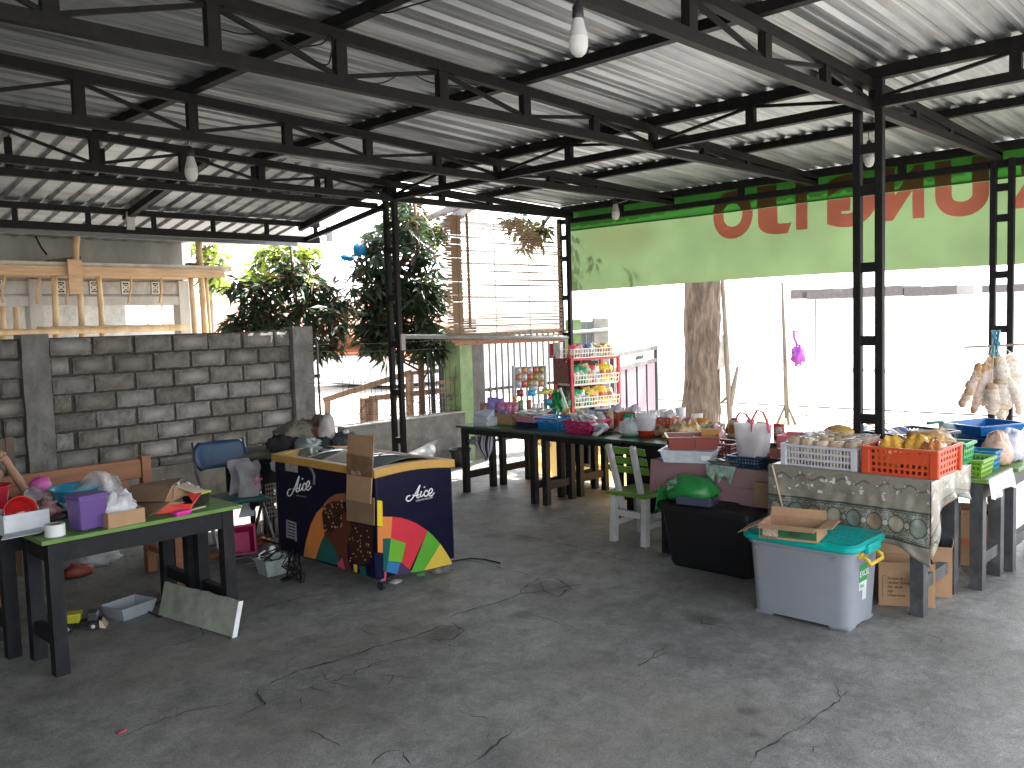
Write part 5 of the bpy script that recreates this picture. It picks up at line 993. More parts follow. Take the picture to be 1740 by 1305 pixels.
pr_('print_panel', onV(zc6([(250,975),(350,1050),(340,1075),(225,1105),(216,1092)])), 'plum')
pr_('print_panel', onV(zc6([(82,1055),(106,1060),(96,1160),(78,1165)])), 'pink')
pr_('print_panel', onU(zc5([(228,1030),(250,900),(290,760),(340,660),(390,610),(420,820),(370,930),(330,1055)])), 'orange')
pr_('print_panel', onU(zc5([(390,606),(440,540),(500,500),(580,490),(590,560),(480,590),(400,640)])), 'tan')
pr_('print_panel', onU(zc5([(335,1055),(372,930),(415,850),(500,960),(530,1040),(540,1110)])), 'teal')
pr_('print_hand', onU(zc5([(400,830),(460,780),(560,620),(620,700),(640,800),(600,940),(610,1060),(640,1150),(545,1130),(530,1050),(480,940),(430,880)]), .001), 'brown')
pr_('print_ice', onU(zc5([(385,660),(420,590),(480,560),(560,560),(580,620),(540,760),(470,830),(400,800)]), .002), 'choc')
pr_('print_ice', onU(zc5([(640,740),(740,760),(825,780),(822,960),(790,1090),(700,1120),(640,1060),(610,900)]), .002), 'choc')
pr_('print_panel', onU(zc5([(655,1095),(690,1105),(685,1170),(660,1160)]), .003), 'yellow'); pr_('print_panel', onU(zc5([(700,1110),(760,1120),(765,1200),(720,1190)]), .003), 'teal'); pr_('print_panel', onU(zc5([(515,1090),(560,1045),(585,1140),(530,1125)]), .002), 'pink')
pr_('print_panel', onU(zc5([(832,1000),(902,1000),(902,1120),(850,1240)]), .0), 'navy2')
q = random.Random(8); m = MB()
for _ in range(58):
    if q.random() < .6: x, y = q.uniform(395,560), q.uniform(560,810)
    else: x, y = q.uniform(620,815), q.uniform(770,1080)
    r_ = q.uniform(5,10); a0 = q.uniform(0,3); m.poly(onU(zc5([(x+r_*math.cos(a0+k*1.05)*.7, y+r_*math.sin(a0+k*1.05)) for k in range(6)]), .003))
stuff(m.build('print_nuts', mP['nut'], fz))
# the script brand lettering, drawn stroke by stroke
STK_OLD = [[(375,265),(335,262),(312,290),(318,318),(345,318),(380,290),(420,235),(450,170),(459,150),(440,205),(415,265),(408,292)], [(330,262),(380,262),(425,250),(452,228)], [(455,215),(446,252),(452,268),(468,264),(492,232)], [(540,212),(524,205),(508,235),(510,262),(530,262),(552,238)], [(548,242),(580,232),(597,200),(580,180),(560,200),(550,240),(562,255),(590,240),(608,212)]]
STK = [[(352,262),(328,268),(312,292),(320,316),(345,318),(375,292),(412,235),(440,180),(458,151)], [(458,151),(446,190),(428,245),(424,275),(436,284),(450,272)], [(378,258),(410,262),(446,250)], [(474,214),(462,250),(462,268),(476,270),(496,248)], [(538,222),(530,208),(512,216),(500,244),(506,266),(526,266),(546,246)], [(548,244),(574,232),(588,206),(578,188),(558,202),(548,236),(556,262),(580,262),(608,232)]]
def logo(fn, wd):
    m = MB()
    for st_ in STK:
        P_ = [Vector(fn(x, y)) for x, y in st_]; Q_ = []
        for i in range(len(P_)-1):
            p0, p1, p2, p3 = P_[max(i-1,0)], P_[i], P_[i+1], P_[min(i+2,len(P_)-1)]
            for k in range(5): t = k/5; Q_.append(.5*((2*p1)+(-p0+p2)*t+(2*p0-5*p1+4*p2-p3)*t*t+(-p0+3*p1-3*p2+p3)*t*t*t))
        Q_.append(P_[-1]); m.tube(Q_, wd, 6)
    c = Vector(fn(500,170)); m.tube([c, c+(Vector(fn(504,174))-c)], wd*1.5, 8); return m
mLogo = plastic('logo_white', (.75,.75,.74), rough=.5)
stuff(logo(lambda x, y: GV(640+x/6.2125, 800+y/6.2125, FV0-.002)-FO, .0046).build('brand_lettering', mLogo, fz, smooth=True))
def f1(x, y):
    a = (x-312)/295.; b = (y-150)/168.; px = 488.5+40*a; py = 842-34*(1-b)+ (a-.5)*-.5+2*a; return GU(px, py, FU0-.002)-FO
stuff(logo(f1, .0046).build('brand_lettering', mLogo, fz, smooth=True))
a = GV(706.5,852.5,FV0-.0025)-FO; b = GV(735.5,846.5,FV0-.0025)-FO; text('slogan', 'HAVE AN AICE DAY', .0155, mLogo, fz, a, b-a, (0,0,1), .0003, spacing=1.05)
a = GU(503,843,FU0-.0025)-FO; b = GU(527,847,FU0-.0025)-FO; text('slogan', 'HAVE AN AICE DAY', .0145, M('dim_print', (.25,.25,.26), rough=.6), fz, a, b-a, (0,0,1), .0003)
mLab = M('label_grey', (.32,.33,.34), rough=.6); m = MB()
MB().poly(onU(zc5([(72,205),(180,232),(182,318),(74,300)]), .001)).build('sticker', M('faded_sticker', (.30,.29,.24), rough=.6, var=.3, scale=30), fz)
MB().poly(onU(zc5([(82,715),(168,745),(172,905),(84,870)]), .001)).build('sticker', mLab, fz)
for k in range(6): y = 735+k*26; MB().poly(onU(zc5([(92,y),(160,y+22),(160,y+34),(92,y+12)]), .002)).build('sticker_print', mInk, fz)
m = MB(); pts = [GU(*zc5([p_])[0], FU0-.012)-FO for p_ in ((275,265),(305,300),(322,350),(318,420))]; m.tube(pts, .008, 6); m.build('handle', M('dull_handle', (.14,.14,.16), rough=.4), fz, smooth=True)
# cardboard strapped against the corner
kb = thing('cardboard_strip', 'two taped brown cardboard strips propped against the freezer corner', 'cardboard', (FU0,FV0+.1,0)); KO = Vector(kb.location)
def kp(l, u): return [GU(x, y, u)-KO for x, y in l]
MB().poly(kp([(588,838),(602,842),(636,846),(636,893),(590,884)], 3.135)).build('lower_strip', mKarD, kb, solid=.006)
MB().poly(kp([(592,738),(636,741),(635,760),(630,856),(589,848),(590,800)], 3.115)).build('upper_strip', mKar, kb, solid=.007)
MB().poly(kp([(589,770),(633,778),(633,812),(589,806)], 3.108)).build('brown_tape', M('parcel_tape', (.19,.115,.06), rough=.22, coat=.4, var=.3, scale=20), kb, solid=.002)
a, b = kp([(597,806)], 3.105)[0], kp([(622,808)], 3.105)[0]; text('faint_print', 'RLV-76', .032, M('worn_ink', (.42,.38,.33), rough=.8), kb, a, b-a, (0,0,1), .0004)
# rubble under the freezer
q = random.Random(12)
for px, py, sz, col, lab in ((745,973,.06,(.16,.14,.12),'brown stone lump under the right end of freezer'),(757,972,.05,(.12,.11,.1),'dark stone beside the freezer castor'),(715,978,.03,(.1,.3,.05),'crushed green carton bit under the freezer'),(672,990,.05,(.35,.34,.33),'grey paper scrap on floor under freezer front edge')):
    p = G(px, py); m = MB(); blob(m, (p.x,p.y,0), (sz,sz*.7,sz*.6 if sz > .04 and px != 672 else .012), int(px), .4, 2.5, 7); tag(m.build('rubble', M('rub'+str(px), col, rough=.9)), lab, 'rubble')
# ---------------------------------------------------------------- heap of clothes and bags behind the freezer
pt = table('low dark table behind the freezer holding a heap of clothes', 3.5, 4.15, 5.75, 6.25, .70, mBLK2, group=None)
def heap(name, lab, cat, px, py, D, r, mt, sd, amp=.4, fr=2.6, smooth=True):
    c = GD(px, py, D); m = MB(); blob(m, (0,0,-r[2]*.55), r, sd, amp, fr, 12); o = m.build(name, mt, smooth=smooth); o.location = c; o.rotation_euler = (0,0,.8); return tag(o, lab, cat)
mCamo = M('camo_cloth', (.17,.155,.115), rough=.95, var=.55, scale=14, dirt=.5, dirtcol=(.07,.06,.045))
heap('camouflage_cloth', 'olive beige camouflage cloth on top of the clothes heap', 'cloth', 505, 737, 6.7, (.20,.15,.10), mCamo, 3)
heap('black_shirt', 'black printed shirt heaped at the left end of the freezer', 'cloth', 485, 755, 6.55, (.19,.14,.075), M('black_cloth', (.016,.015,.016), rough=.95, var=.3), 5)
heap('green_bag', 'pale grey green plastic bag lying at the back of the freezer rim', 'bag', 522, 756, 6.45, (.15,.10,.055), M('pale_green_film', (.22,.27,.24), rough=.3, transl=.2), 7, .3)
heap('brown_cloth', 'dark red brown patterned cloth in the middle of the heap', 'cloth', 530, 737, 6.75, (.12,.10,.11), M('red_brown_cloth', (.09,.04,.03), rough=.95, var=.6, scale=25), 9)
heap('grey_bundle', 'round dark grey bundle on the clothes heap before the fence', 'bundle', 543, 727, 6.8, (.075,.08,.105), M('slate_cloth', (.10,.09,.082), rough=.9, var=.3), 11, .22)
heap('white_sack', 'tall crumpled off white sack standing on the clothes heap', 'sack', 556, 736, 6.7, (.078,.07,.15), M('off_white_cloth', (.44,.39,.365), rough=.9, var=.2, scale=8), 13, .3)
heap('grey_shirt', 'dark grey shirt with pale patches at the right end of the heap', 'cloth', 586, 749, 6.7, (.15,.11,.07), M('charcoal_cloth', (.055,.055,.065), rough=.95, var=.8, scale=16), 15)
heap('white_cup_lid', 'small pale crumpled wrapper on the dark grey shirt', 'wrapper', 588, 737, 6.68, (.035,.03,.03), mPaper, 17)
heap('dark_trousers', 'dark folded trousers under the grey bundle at the freezer back', 'cloth', 540, 754, 6.6, (.16,.11,.05), M('dark_denim', (.022,.024,.03), rough=.95, var=.3), 19)
p = G(470,766,.78)
# pot and plastic sheet at the low wall
p = G(770, 789); t = thing('black_pot', 'black plastic flower pot on the floor before the low wall', 'pot', (p.x-.02,p.y-.16,0)); m = MB(); m.lathe([(0,0),(.09,0),(.12,.17),(.135,.175),(.135,.2),(.12,.2),(.088,.02),(0,.02)], (0,0,0), 22); m.build('shell', plastic('pot_black', (.02,.02,.022)), t, autos=50)
t = thing('plastic_sheet', 'limp clear plastic sheet draped against the low wall by the post', 'sheet', (5.9,7.45,0)); m = MB(); o0 = Vector((5.9,7.45,0))
def ps(a, b): c = GV(690+46*a+8*b, 776-30*b*(.3+.7*a), 7.5-.08*(1-b)); return c+Vector((0,.03*noise.noise(c*12),0))-o0
m.grid(ps, 12, 10); m.build('film', film('sheet_film', (.5,.53,.54), .5, .3), t, smooth=True)

# ================================================================ BACK TABLES
BZ = .66
table('black table at the far left end of the back row under a striped bag', 5.66, 6.12, 5.24, 6.24, BZ, mDkGreen, group='black tables of the back row', lw=.055, ap=.06)
table('black table with a dark green top behind the small white chair', 5.68, 6.12, 4.30, 5.21, BZ-.002, mDkGreen, group='black tables of the back row', lw=.055, ap=.055)
table('black table with a deep closed apron right behind the green chair seat', 5.69, 6.12, 3.72, 4.285, BZ-.004, mDkGreen, group='black tables of the back row', ap=.36, lw=.07)
table('rear black table under the left snack rack', 6.15, 6.62, 5.24, 6.22, BZ+.002, mDkGreen, group='black tables of the back row', lw=.055, ap=.05)
table('rear black table under the red snack rack', 6.15, 6.62, 4.2, 5.21, BZ+.001, mDkGreen, group='black tables of the back row', lw=.055, ap=.05)
table('rear black table behind the brown red tray', 6.15, 6.6, 3.2, 4.17, BZ, mDkGreen, group='black tables of the back row', lw=.06)
# mirrored yellow banner hung at the outer side of the tables
yb = thing('yellow_banner', 'yellow cloth banner with mirrored black lettering hung behind the back tables', 'banner', (6.75,4.6,0)); YO = Vector((6.75,4.6,0))
mYB = banner_mat('banner_yellow', (.80,.53,.20), .5)
y0, y1 = GU(905,790,6.75).y, GU(1185,790,6.75).y; zb_, zt2 = GU(950,806,6.75).z, GU(950,735,6.75).z
MB().grid(lambda a, b: (.015*math.sin(a*14), y0+(y1-y0)*a-4.6, zb_+(zt2-zb_)*b-.04*math.sin(a*9)*(1-b)-.10*a*(1-b)), 50, 8).build('cloth', mYB, yb, smooth=True)
def ytext(txt, pxl, pxr, py, h_px, mir=True):
    a, b = GU(pxl, py, 6.73)-YO, GU(pxr, py, 6.73)-YO; h_ = h_px*GU(pxl,py,6.73).dot(_F)/FPX; me = text_mesh(txt, 1., .0004); xs_ = [v.co.x for v in me.vertices]; x0_, x1_ = min(xs_), max(xs_); W = (b-a).length; ym = max(v.co.y for v in me.vertices)
    for v in me.vertices:
        t_ = (v.co.x-x0_)/(x1_-x0_); t_ = 1-t_ if mir else t_; q2 = a.lerp(b, t_); v.co = Vector((q2.x-.02, q2.y, q2.z+v.co.y/ym*h_))
    me.materials.append(mInk); o = bpy.data.objects.new('lettering', me); C.objects.link(o); o.parent = yb
ytext('IJAMUA', 915.5, 939, 757.5, 6); ytext('DEDI', 914, 929, 767.5, 6); ytext('KOPI', 974, 996, 757, 5); ytext('ES', 992, 1001, 782, 5); ytext('TEH', 1017, 1027, 784, 5); ytext('FREE', 1115, 1127, 777, 5, False)
# striped bag hung under the table
sb_ = thing('striped_bag', 'black and white striped cloth bag hanging under the far left table', 'bag', (5.72,5.9,0)); SO = Vector((5.72,5.9,0))
def strp():
    mt = bpy.data.materials.new('stripes'); mt.use_nodes = True; nt = mt.node_tree; L = nt.links.new; b = nt.nodes['Principled BSDF']; uv = nt.nodes.new('ShaderNodeUVMap'); sx = nt.nodes.new('ShaderNodeSeparateXYZ'); L(uv.outputs[0], sx.inputs[0])
    mm_ = nt.nodes.new('ShaderNodeMath'); mm_.operation = 'MULTIPLY'; mm_.inputs[1].default_value = 7.; L(sx.outputs[0], mm_.inputs[0]); fr = nt.nodes.new('ShaderNodeMath'); fr.operation = 'FRACT'; L(mm_.outputs[0], fr.inputs[0]); gt = nt.nodes.new('ShaderNodeMath'); gt.operation = 'GREATER_THAN'; gt.inputs[1].default_value = .5; L(fr.outputs[0], gt.inputs[0])
    mx = nt.nodes.new('ShaderNodeMixRGB'); mx.inputs[1].default_value = (.02,.02,.03,1); mx.inputs[2].default_value = (.6,.58,.6,1); L(gt.outputs[0], mx.inputs[0]); L(mx.outputs[0], b.inputs[0]); b.inputs['Roughness'].default_value = .9; return mt
cr_ = [(800,745),(840,738),(840,770),(824,783)]
m = MB(); nu = 24
for sg in (0, 1):
    def sf(a, b):
        l = Vector((800+ (824-800)*b, 742+(783-742)*b)); r_ = Vector((838-(838-828)*b**3, 738+(782-738)*b)); pp = l.lerp(r_, a); c = GU(pp.x, pp.y, 5.80); return c+Vector(((-.05 if sg else .05)*math.sin(a*3.14)*math.sin(min(1, b*1.15)*3.14)+.01*math.sin(a*25), 0, 0))-SO
    m.grid(sf, nu, 10)
o = m.build('cloth', strp(), sb_, smooth=True); uvl = o.data.uv_layers.new(name='UVMap')
for lp in o.data.loops: uvl.data[lp.index].uv = ((lp.vertex_index % (nu+1))/nu, 0)
m = MB(); blob(m, GU(806,750,5.78)-SO, (.06,.05,.03), 6, .6, 3, 7, False); m.build('knot', M('knot_cloth', (.25,.24,.26), rough=.9, var=.6, scale=40), sb_)
p = G(868, 806, 0); t = thing('white_stand', 'small white metal stand under the back tables', 'stand', (6.6,5.35,0))
for x in (0,.28):
    for y in (0,.35): MB().span((x-.012,y-.012,0), (x+.012,y+.012,.5)).build('leg', mWhite, t)
for z in (.12,.2,.49): MB().span((-.011,-.01,z), (.291,.36,z+.015)).build('shelf', mWhite, t)
MB().box((.14,.17,.32), (.2,.2,.2)).build('black_box', mBLK2, t, bevel=.01)
# small white and green chair
ch = thing('small_chair', 'small white wooden chair with green slats and green seat', 'chair', (5.08,3.64,0)); mWc = M('chipped_white', (.44,.43,.41), rough=.7, var=.2, scale=8, dirt=.5, dirtcol=(.2,.18,.15)); mGr = M('chair_green', (.09,.2,.02), rough=.45, var=.2, scale=6, dirt=.25, dirtcol=(.05,.09,.02))
for y in (0, .28):
    MB().bar((0.,y,0), (.02,y,.375), .055, .045, (0,1,0)).build('leg', mWc, ch, bevel=.003); MB().bar((.34,y,0), (.33,y,.345), .045, .045, (0,1,0)).build('leg', mWc, ch, bevel=.003)
    yy = .045 if y == 0 else .235; MB().bar((.07,yy,.22), (-.085,yy+(.012 if y else -.012),.735), .032, .042, (0,1,0)).build('back_post', mWc, ch, bevel=.003)
    MB().span((.035,y-.018,.12), (.31,y+.018,.16)).build('stretcher', mWc, ch)
MB().span((-.012,.03,.20), (.02,.25,.245)).build('stretcher', mWc, ch)
MB().box((.165,.14,.365), (.39,.36,.026)).build('seat', mGr, ch, bevel=.004)
for k, z in enumerate((.545,.615,.69)): x = -.085+(.735-z)*.301+.03; m = MB(); m.hexa([(x+.012,-.04,z-.027),(x+.022,-.04,z-.027),(x+.022,.32,z-.027),(x+.012,.32,z-.027),(x-.006,-.04,z+.027),(x+.004,-.04,z+.027),(x+.004,.32,z+.027),(x-.006,.32,z+.027)]); m.build('slat', mGr, ch, bevel=.003)
# ---------------------------------------------------------------- goods on the back tables
RZ = R(-90)
p, s = spot(814, 724, BZ); t = thing('paper_stack', 'stack of folded grey wrapping papers at the far left table end', 'papers', (p.x+.08,p.y,BZ), RZ)
for k in range(7): MB().box((rnd.uniform(-.008,.008),0,.006+k*.012), (.19,.14,.0105), rnd.uniform(-.12,.12)).build('sheet', mPaper, t)
m = MB(); m.hexa([(-.07,-.07,.085),(.09,-.06,.085),(.08,.06,.085),(-.07,.06,.085),(-.08,-.075,.12),(.04,-.06,.10),(.06,.07,.15),(-.06,.07,.15)]); m.build('top_fold', M('blue_grey_paper', (.42,.45,.52), rough=.8), t)
p, s = spot(852, 723, BZ); t = thing('sachet_carton', 'open brown carton of drink sachets with folded flap on the back table', 'carton', (p.x+.10,p.y,BZ+.012), RZ); carton(t, 44*s, .17, .10, mKar, [('right', R(-55), .09)])
MB().box((0,0,-.006), (52*s,.20,.011)).build('green_mat', plastic('mat_green', (.03,.2,.03)), t)
mS = [M('wrap_'+k, c, rough=.3, var=.5, scale=60) for k, c in (('violet',(.26,.2,.5)),('pinkw',(.55,.18,.3)),('brownw',(.3,.16,.1)),('bluew',(.1,.2,.5)),('creamw',(.6,.5,.4)))]
lb = ('violet drink sachets standing in the brown carton', 'pink and white drink sachets standing in the brown carton', 'brown coffee sachets at the {} of the brown carton', 'blue drink sachets before the pink ones in the carton')
for k, (px, py, w_, h_, mi) in enumerate(((822,695,9,22,2),(833,690,11,30,0),(841,691,11,28,0),(852,695,10,22,1),(862,694,10,22,1),(870,695,8,22,1),(857,702,11,16,3),(828,699,9,16,2))):
    sp_ = GU(px, py, p.x+.10); d_ = sp_.dot(_F)/FPX; packet('sachet', ('drink sachet '+('at the far left back','violet, tallest','violet, second tallest','pink, left','pink, middle','pink, right','blue, in front','brown, in front')[k]+' of the brown sachet carton'), (sp_.x+.0+.02*(k % 3),sp_.y,sp_.z), w_*d_*1.7, h_*d_, .04, RZ+R(20), mS[mi], R(-8), 'drink sachets in the brown carton', 'sachet', k)
# the left wire display with hanging sachets
D0 = 8.75; wd = thing('wire_display', 'wire display stand hung with rows of coffee sachets left of red rack', 'rack', GD(905,705,D0)); WO = Vector(wd.location)
def wp(px, py, dd=0.): return GD(px, py, D0+.006*(px-905)+dd)-WO
mGw = M('grey_wire_paint', (.42,.43,.45), rough=.5)
for px in (873, 928): MB().bar(wp(px,706), wp(px-1,621), .022).build('post', mGw, wd)
for py in (625,637,649,660,672,684): MB().cyl(wp(874,py), wp(928,py-4), .006, n=5).build('rod', mGw, wd)
q = random.Random(31); colour = ('cream','orange brown','white and blue','red','olive'); ords = ('leftmost','second','middle','fourth','rightmost'); rown = ('top','second','third')
sm = [M('sach_'+str(k), c, rough=.35, var=.7, scale=50) for k, c in enumerate(((.55,.5,.45),(.5,.24,.1),(.5,.52,.56),(.5,.12,.08),(.25,.25,.06)))]
for ri, py in enumerate((629.5,641,652.5)):
    for ci in range(5):
        px = 881+9.6*ci; c = wp(px, py-.06*ci*4, -.05)+WO; d_ = D0/FPX
        packet('sachet', f'{colour[(ci+ri) % 5]} coffee sachet, {ords[ci]} in the {rown[ri]} row of the wire display', c, 10.2*d_, 12*d_, .03, R(-52), sm[(ci+ri) % 5], R(q.uniform(-8,8)), 'coffee sachets hung on the wire display', 'sachet', ri*5+ci)
for k, (px, py, w_, h_, col, lb_) in enumerate(((884,668,12,12,(.28,.05,.05),'dark red sachet bundle on the wire display'),(904,668,14,10,(.02,.4,.6),'bright blue packet clipped to the front of wire display'),(906,660,16,8,(.5,.4,.5),'lilac packet hanging above the bright blue one'),(930,664,20,8,(.55,.38,.02),'golden packets on the top shelf of the wire display'),(923,667,22,6,(.62,.5,.1),'yellow strip label on the wire display shelf'),(885,690,10,20,(.12,.25,.1),'green bottle shaped pack below the sachets'),(899,690,9,22,(.3,.1,.08),'red brown pack standing below the sachets'),(876,678,6,8,(.7,.4,.02),'orange cone sweet at the left of the wire display'),(908,692,7,12,(.62,.62,.62),'first white and black pack on the display base'),(914,692,5,12,(.62,.62,.62),'second white and black pack on the display base'),(921,690,5,12,(.62,.62,.62),'third white and black pack on the display base'),(932,683,14,10,(.05,.25,.4),'blue packet lying at the display base'),(934,674,6,10,(.4,.03,.03),'dark red pack beside the green bunch'),(910,700,20,5,(.55,.52,.5),'pale wrapped goods before the wire display'))):
    c = wp(px, py, -.12)+WO; d_ = D0/FPX; packet('packet', lb_, c, w_*d_, h_*d_, .035, R(-45), M('pk'+str(k), col, rough=.35, var=.45, scale=40), 0, 'packets on the wire display', 'packet', k)
m = MB(); c = wp(948, 683, -.15)+WO
for k in range(40): a_ = Vector((rnd.gauss(0,.5), rnd.gauss(0,.4), rnd.uniform(-.6,.6))); p_ = c+a_*.11; m.add([p_, p_+Vector((.03,.0,-.02)), p_+Vector((.035,.01,-.08)), p_+Vector((-.005,.01,-.06))], [(0,1,2,3)])
blob(m, c-Vector((0,0,.10)), (.10,.08,.13), 4, .5, 3, 8); tag(m.build('green_packets', plastic('pack_green', (.01,.17,.05), rough=.3)), 'bunch of dark green packets between wire display and red rack', 'packets')
# red snack rack
P0 = G(973,704,BZ+.003); P1 = G(1052,696,BZ+.003); rk = thing('snack_rack', 'red metal snack rack with white wire shelf fronts full of packets', 'rack', P0); d = P1-P0; d.z = 0; RW = d.length; ang = math.atan2(d.y,d.x); rk.rotation_euler = (0,0,ang)
Dp = P0.dot(_F); H_ = GD(964,609,Dp).z-BZ; mRack = plastic('rack_red', (.42,.03,.035), rough=.4); mWw = plastic('white_wire', (.72,.70,.62)); RD = .30
for x in (0, RW):
    for y in (0, RD): MB().span((x-.016,y-.016,0), (x+.016,y+.016,H_)).build('post', mRack, rk)
MB().span((RW*.55-.012,RD-.012,0), (RW*.55+.012,RD+.012,H_-.002)).build('post', mRack, rk)
for y in (0, RD): MB().span((.017,y-.012,H_-.03), (RW-.017,y+.012,H_-.004)).build('rail', mRack, rk)
for x in (0, RW): MB().span((x-.012,.017,H_-.031), (x+.012,RD-.017,H_-.005)).build('rail', mRack, rk)
mDk = M('dark_slat', (.05,.035,.035), rough=.8)
for k in range(5): MB().span((.02+(RW-.04)*k/5,RD+.014,.06), (.02+(RW-.04)*(k+.92)/5,RD+.022,H_-.06)).build('back_slat', mDk, rk)
lev = (H_*.12, H_*.52, H_*.99)
for z in lev:
    MB().span((.0165,-.005,z-.012), (RW-.0165,RD-.0125,z-.004)).build('shelf', mWw, rk)
    lattice(MB(), lambda a, b: (.017+(RW-.034)*a, -.018-.02*b, z+.10*b), 16, 2, .2).build('wire_front', mWw, rk, solid=.004)
    for x in (.0165, RW-.0165): lattice(MB(), lambda a, b: (x, .02+(RD-.04)*a, z+.10*b), 5, 2, .2).build('wire_side', mWw, rk, solid=.004)
m = MB(); MB().grid(lambda a, b: (-.02, .02+.26*a, H_*.55+(H_*.43-.04*math.sin(a*9))*b), 8, 5).build('hanging_packs', M('maroon_packs', (.12,.018,.015), rough=.3, var=.9, scale=45), rk, solid=.02)
rot = Matrix.Rotation(ang, 3, 'Z'); q = random.Random(17)
mk = {k: pack_mat('snack_'+k, c, {'yellow':(.5,.06,.04),'white':(.1,.15,.4),'cream':(.45,.1,.05)}.get(k, (.62,.58,.5))) for k, c in (('green',(.01,.25,.09)),('yellow',(.66,.50,.05)),('red',(.5,.06,.06)),('white',(.66,.62,.6)),('blue',(.08,.12,.35)),('orange',(.6,.26,.03)),('pinkp',(.6,.2,.27)),('cream',(.62,.5,.3)))}
tiers = ((lev[2], [('red','red packet'),('pinkp','pink packet'),('pinkp','pink packet'),('blue','blue and white packet'),('blue','blue and white packet'),('white','white packet'),('cream','cream packet'),('yellow','yellow packet'),('cream','cream packet')], .13, 'top'),
         (lev[1], [('red','red packet'),('green','green packet'),('green','green packet'),('green','green packet'),('cream','cream packet'),('red','red packet'),('white','white packet'),('yellow','yellow packet'),('yellow','yellow packet'),('yellow','yellow packet')], .19, 'middle'),
         (lev[0], [('green','green packet'),('green','green packet'),('white','white packet'),('green','green packet'),('yellow','yellow packet'),('orange','orange packet'),('yellow','yellow packet'),('yellow','yellow packet'),('cream','cream packet')], .17, 'lower'))
ordn = ('first','second','third','fourth','fifth','sixth','seventh','eighth','ninth','tenth')
for z, items, hh_, nm in tiers:
    for rw_ in (0, 1):
        for i, (k, lb_) in enumerate(items):
            if rw_ and q.random() < .25: continue
            x = .05+(RW-.1)*(i+.5*rw_)/(len(items)-.4); c = P0+rot@Vector((min(x, RW-.05), .055+.11*rw_, z+hh_*(.45+.1*rw_)+q.uniform(-.01,.02)))
            packet('snack_packet', f'{lb_}, {ordn[i]} from left, {("front","rear")[rw_]} row, {nm} shelf of red rack', c, .095*q.uniform(.9,1.15), hh_*q.uniform(.85,1.1), .045, ang+q.uniform(-.4,.4), mk[k], R(q.uniform(-22,10)), f'{lb_}s on the {nm} shelf', 'packet', i+rw_*20, R(q.uniform(-25,25)))
m = MB(); c = GD(943,611,D0+.4); pb = thing('cigarette_box', 'red and white small carton standing left on top of the snack rack', 'carton', (c.x,c.y,H_+BZ), RZ); MB().box((-.025,0,.08), (.055,.05,.16)).build('red_half', mk['red'], pb); MB().box((.05,0,.085), (.09,.05,.17)).build('white_half', mk['white'], pb)
m = MB(); m.tube([GD(952,660,D0-.15), GD(968,704,D0-.35)], .012, 6); tag(m.build('white_tube', mWhite), 'thin pale tube leaning against the front post of the red rack', 'tube')
c = GD(988,606,10.1); m = MB(); blob(m, (0,0,-.1), (.13,.12,.15), 4, .08, 2, 12); o = m.build('brown_dome', M('dark_brown_dome', (.09,.045,.03), rough=.8, var=.5, scale=40), smooth=True); o.location = c; tag(o, 'dark brown rounded top showing behind the red snack rack', 'basket')  # unclear brown dome, first taken for a head, built as a basket
pl = thing('stool', 'tall black stool standing outside behind the snack rack', 'stool', (c.x,c.y,-.1)); MB().cyl((0,0,c.z-.04), (0,0,c.z+.0), .2, n=16).build('seat', mBLK2, pl)
for k in range(4): a_ = k*1.57; MB().cyl((.17*math.cos(a_),.17*math.sin(a_),0), (.14*math.cos(a_),.14*math.sin(a_),c.z-.04), .015, n=8).build('leg', mBLK2, pl)
# two rows of assorted packs along the rear tables
q = random.Random(61); od = ('first','second','third','fourth','fifth','sixth','seventh','eighth','ninth','tenth','eleventh','twelfth','thirteenth','fourteenth','fifteenth','sixteenth','seventeenth','eighteenth','nineteenth','twentieth')
for rw_, uu in ((0, 6.22), (1, 6.42)):
    for i in range(20):
        vv = 6.1-.148*i+q.uniform(-.03,.03); k = q.choice(list(mk)); h_ = q.uniform(.09,.17)
        if rw_ and 4.55 < vv < 5.5: continue
        packet('snack_packet', f'{k.replace("pinkp","pink")} pack, {od[i]} from the far left in the {("near","far")[rw_]} row on the rear tables', (uu+q.uniform(-.03,.03), vv, BZ+h_*.48), q.uniform(.08,.12), h_, .05, RZ+q.uniform(-.5,.8), mk[k], R(q.uniform(-25,5)), 'packs along the rear tables', 'packet', 300+i+rw_*20)
for i, (px, py, k, lab) in enumerate(((936,724,'green','green pack lying between the pink tray and blue basket'),(1012,741,'white','white folded wrapper at the table edge before the clear bowl'),(1048,735,'cream','cream pack between the green packet and clear bowl'),(1078,733,'red','red pack behind the clear bowl'),(1110,738,'green','green pack beside the straw jar'),(1132,744,'yellow','yellow pack before the third red basket'),(1140,732,'orange','orange pack left of the brown red tray'),(1010,722,'blue','blue pack behind the pink basket'),(1088,722,'pinkp','pink pack behind the straw jar'))):
    p, s = spot(px, py, BZ); packet('snack_packet', lab, (p.x+.05,p.y,BZ+.035), .10, .12, .04, q.uniform(-2.2,-1), mk[k], R(-55), 'loose packs on the back tables', 'packet', 400+i)
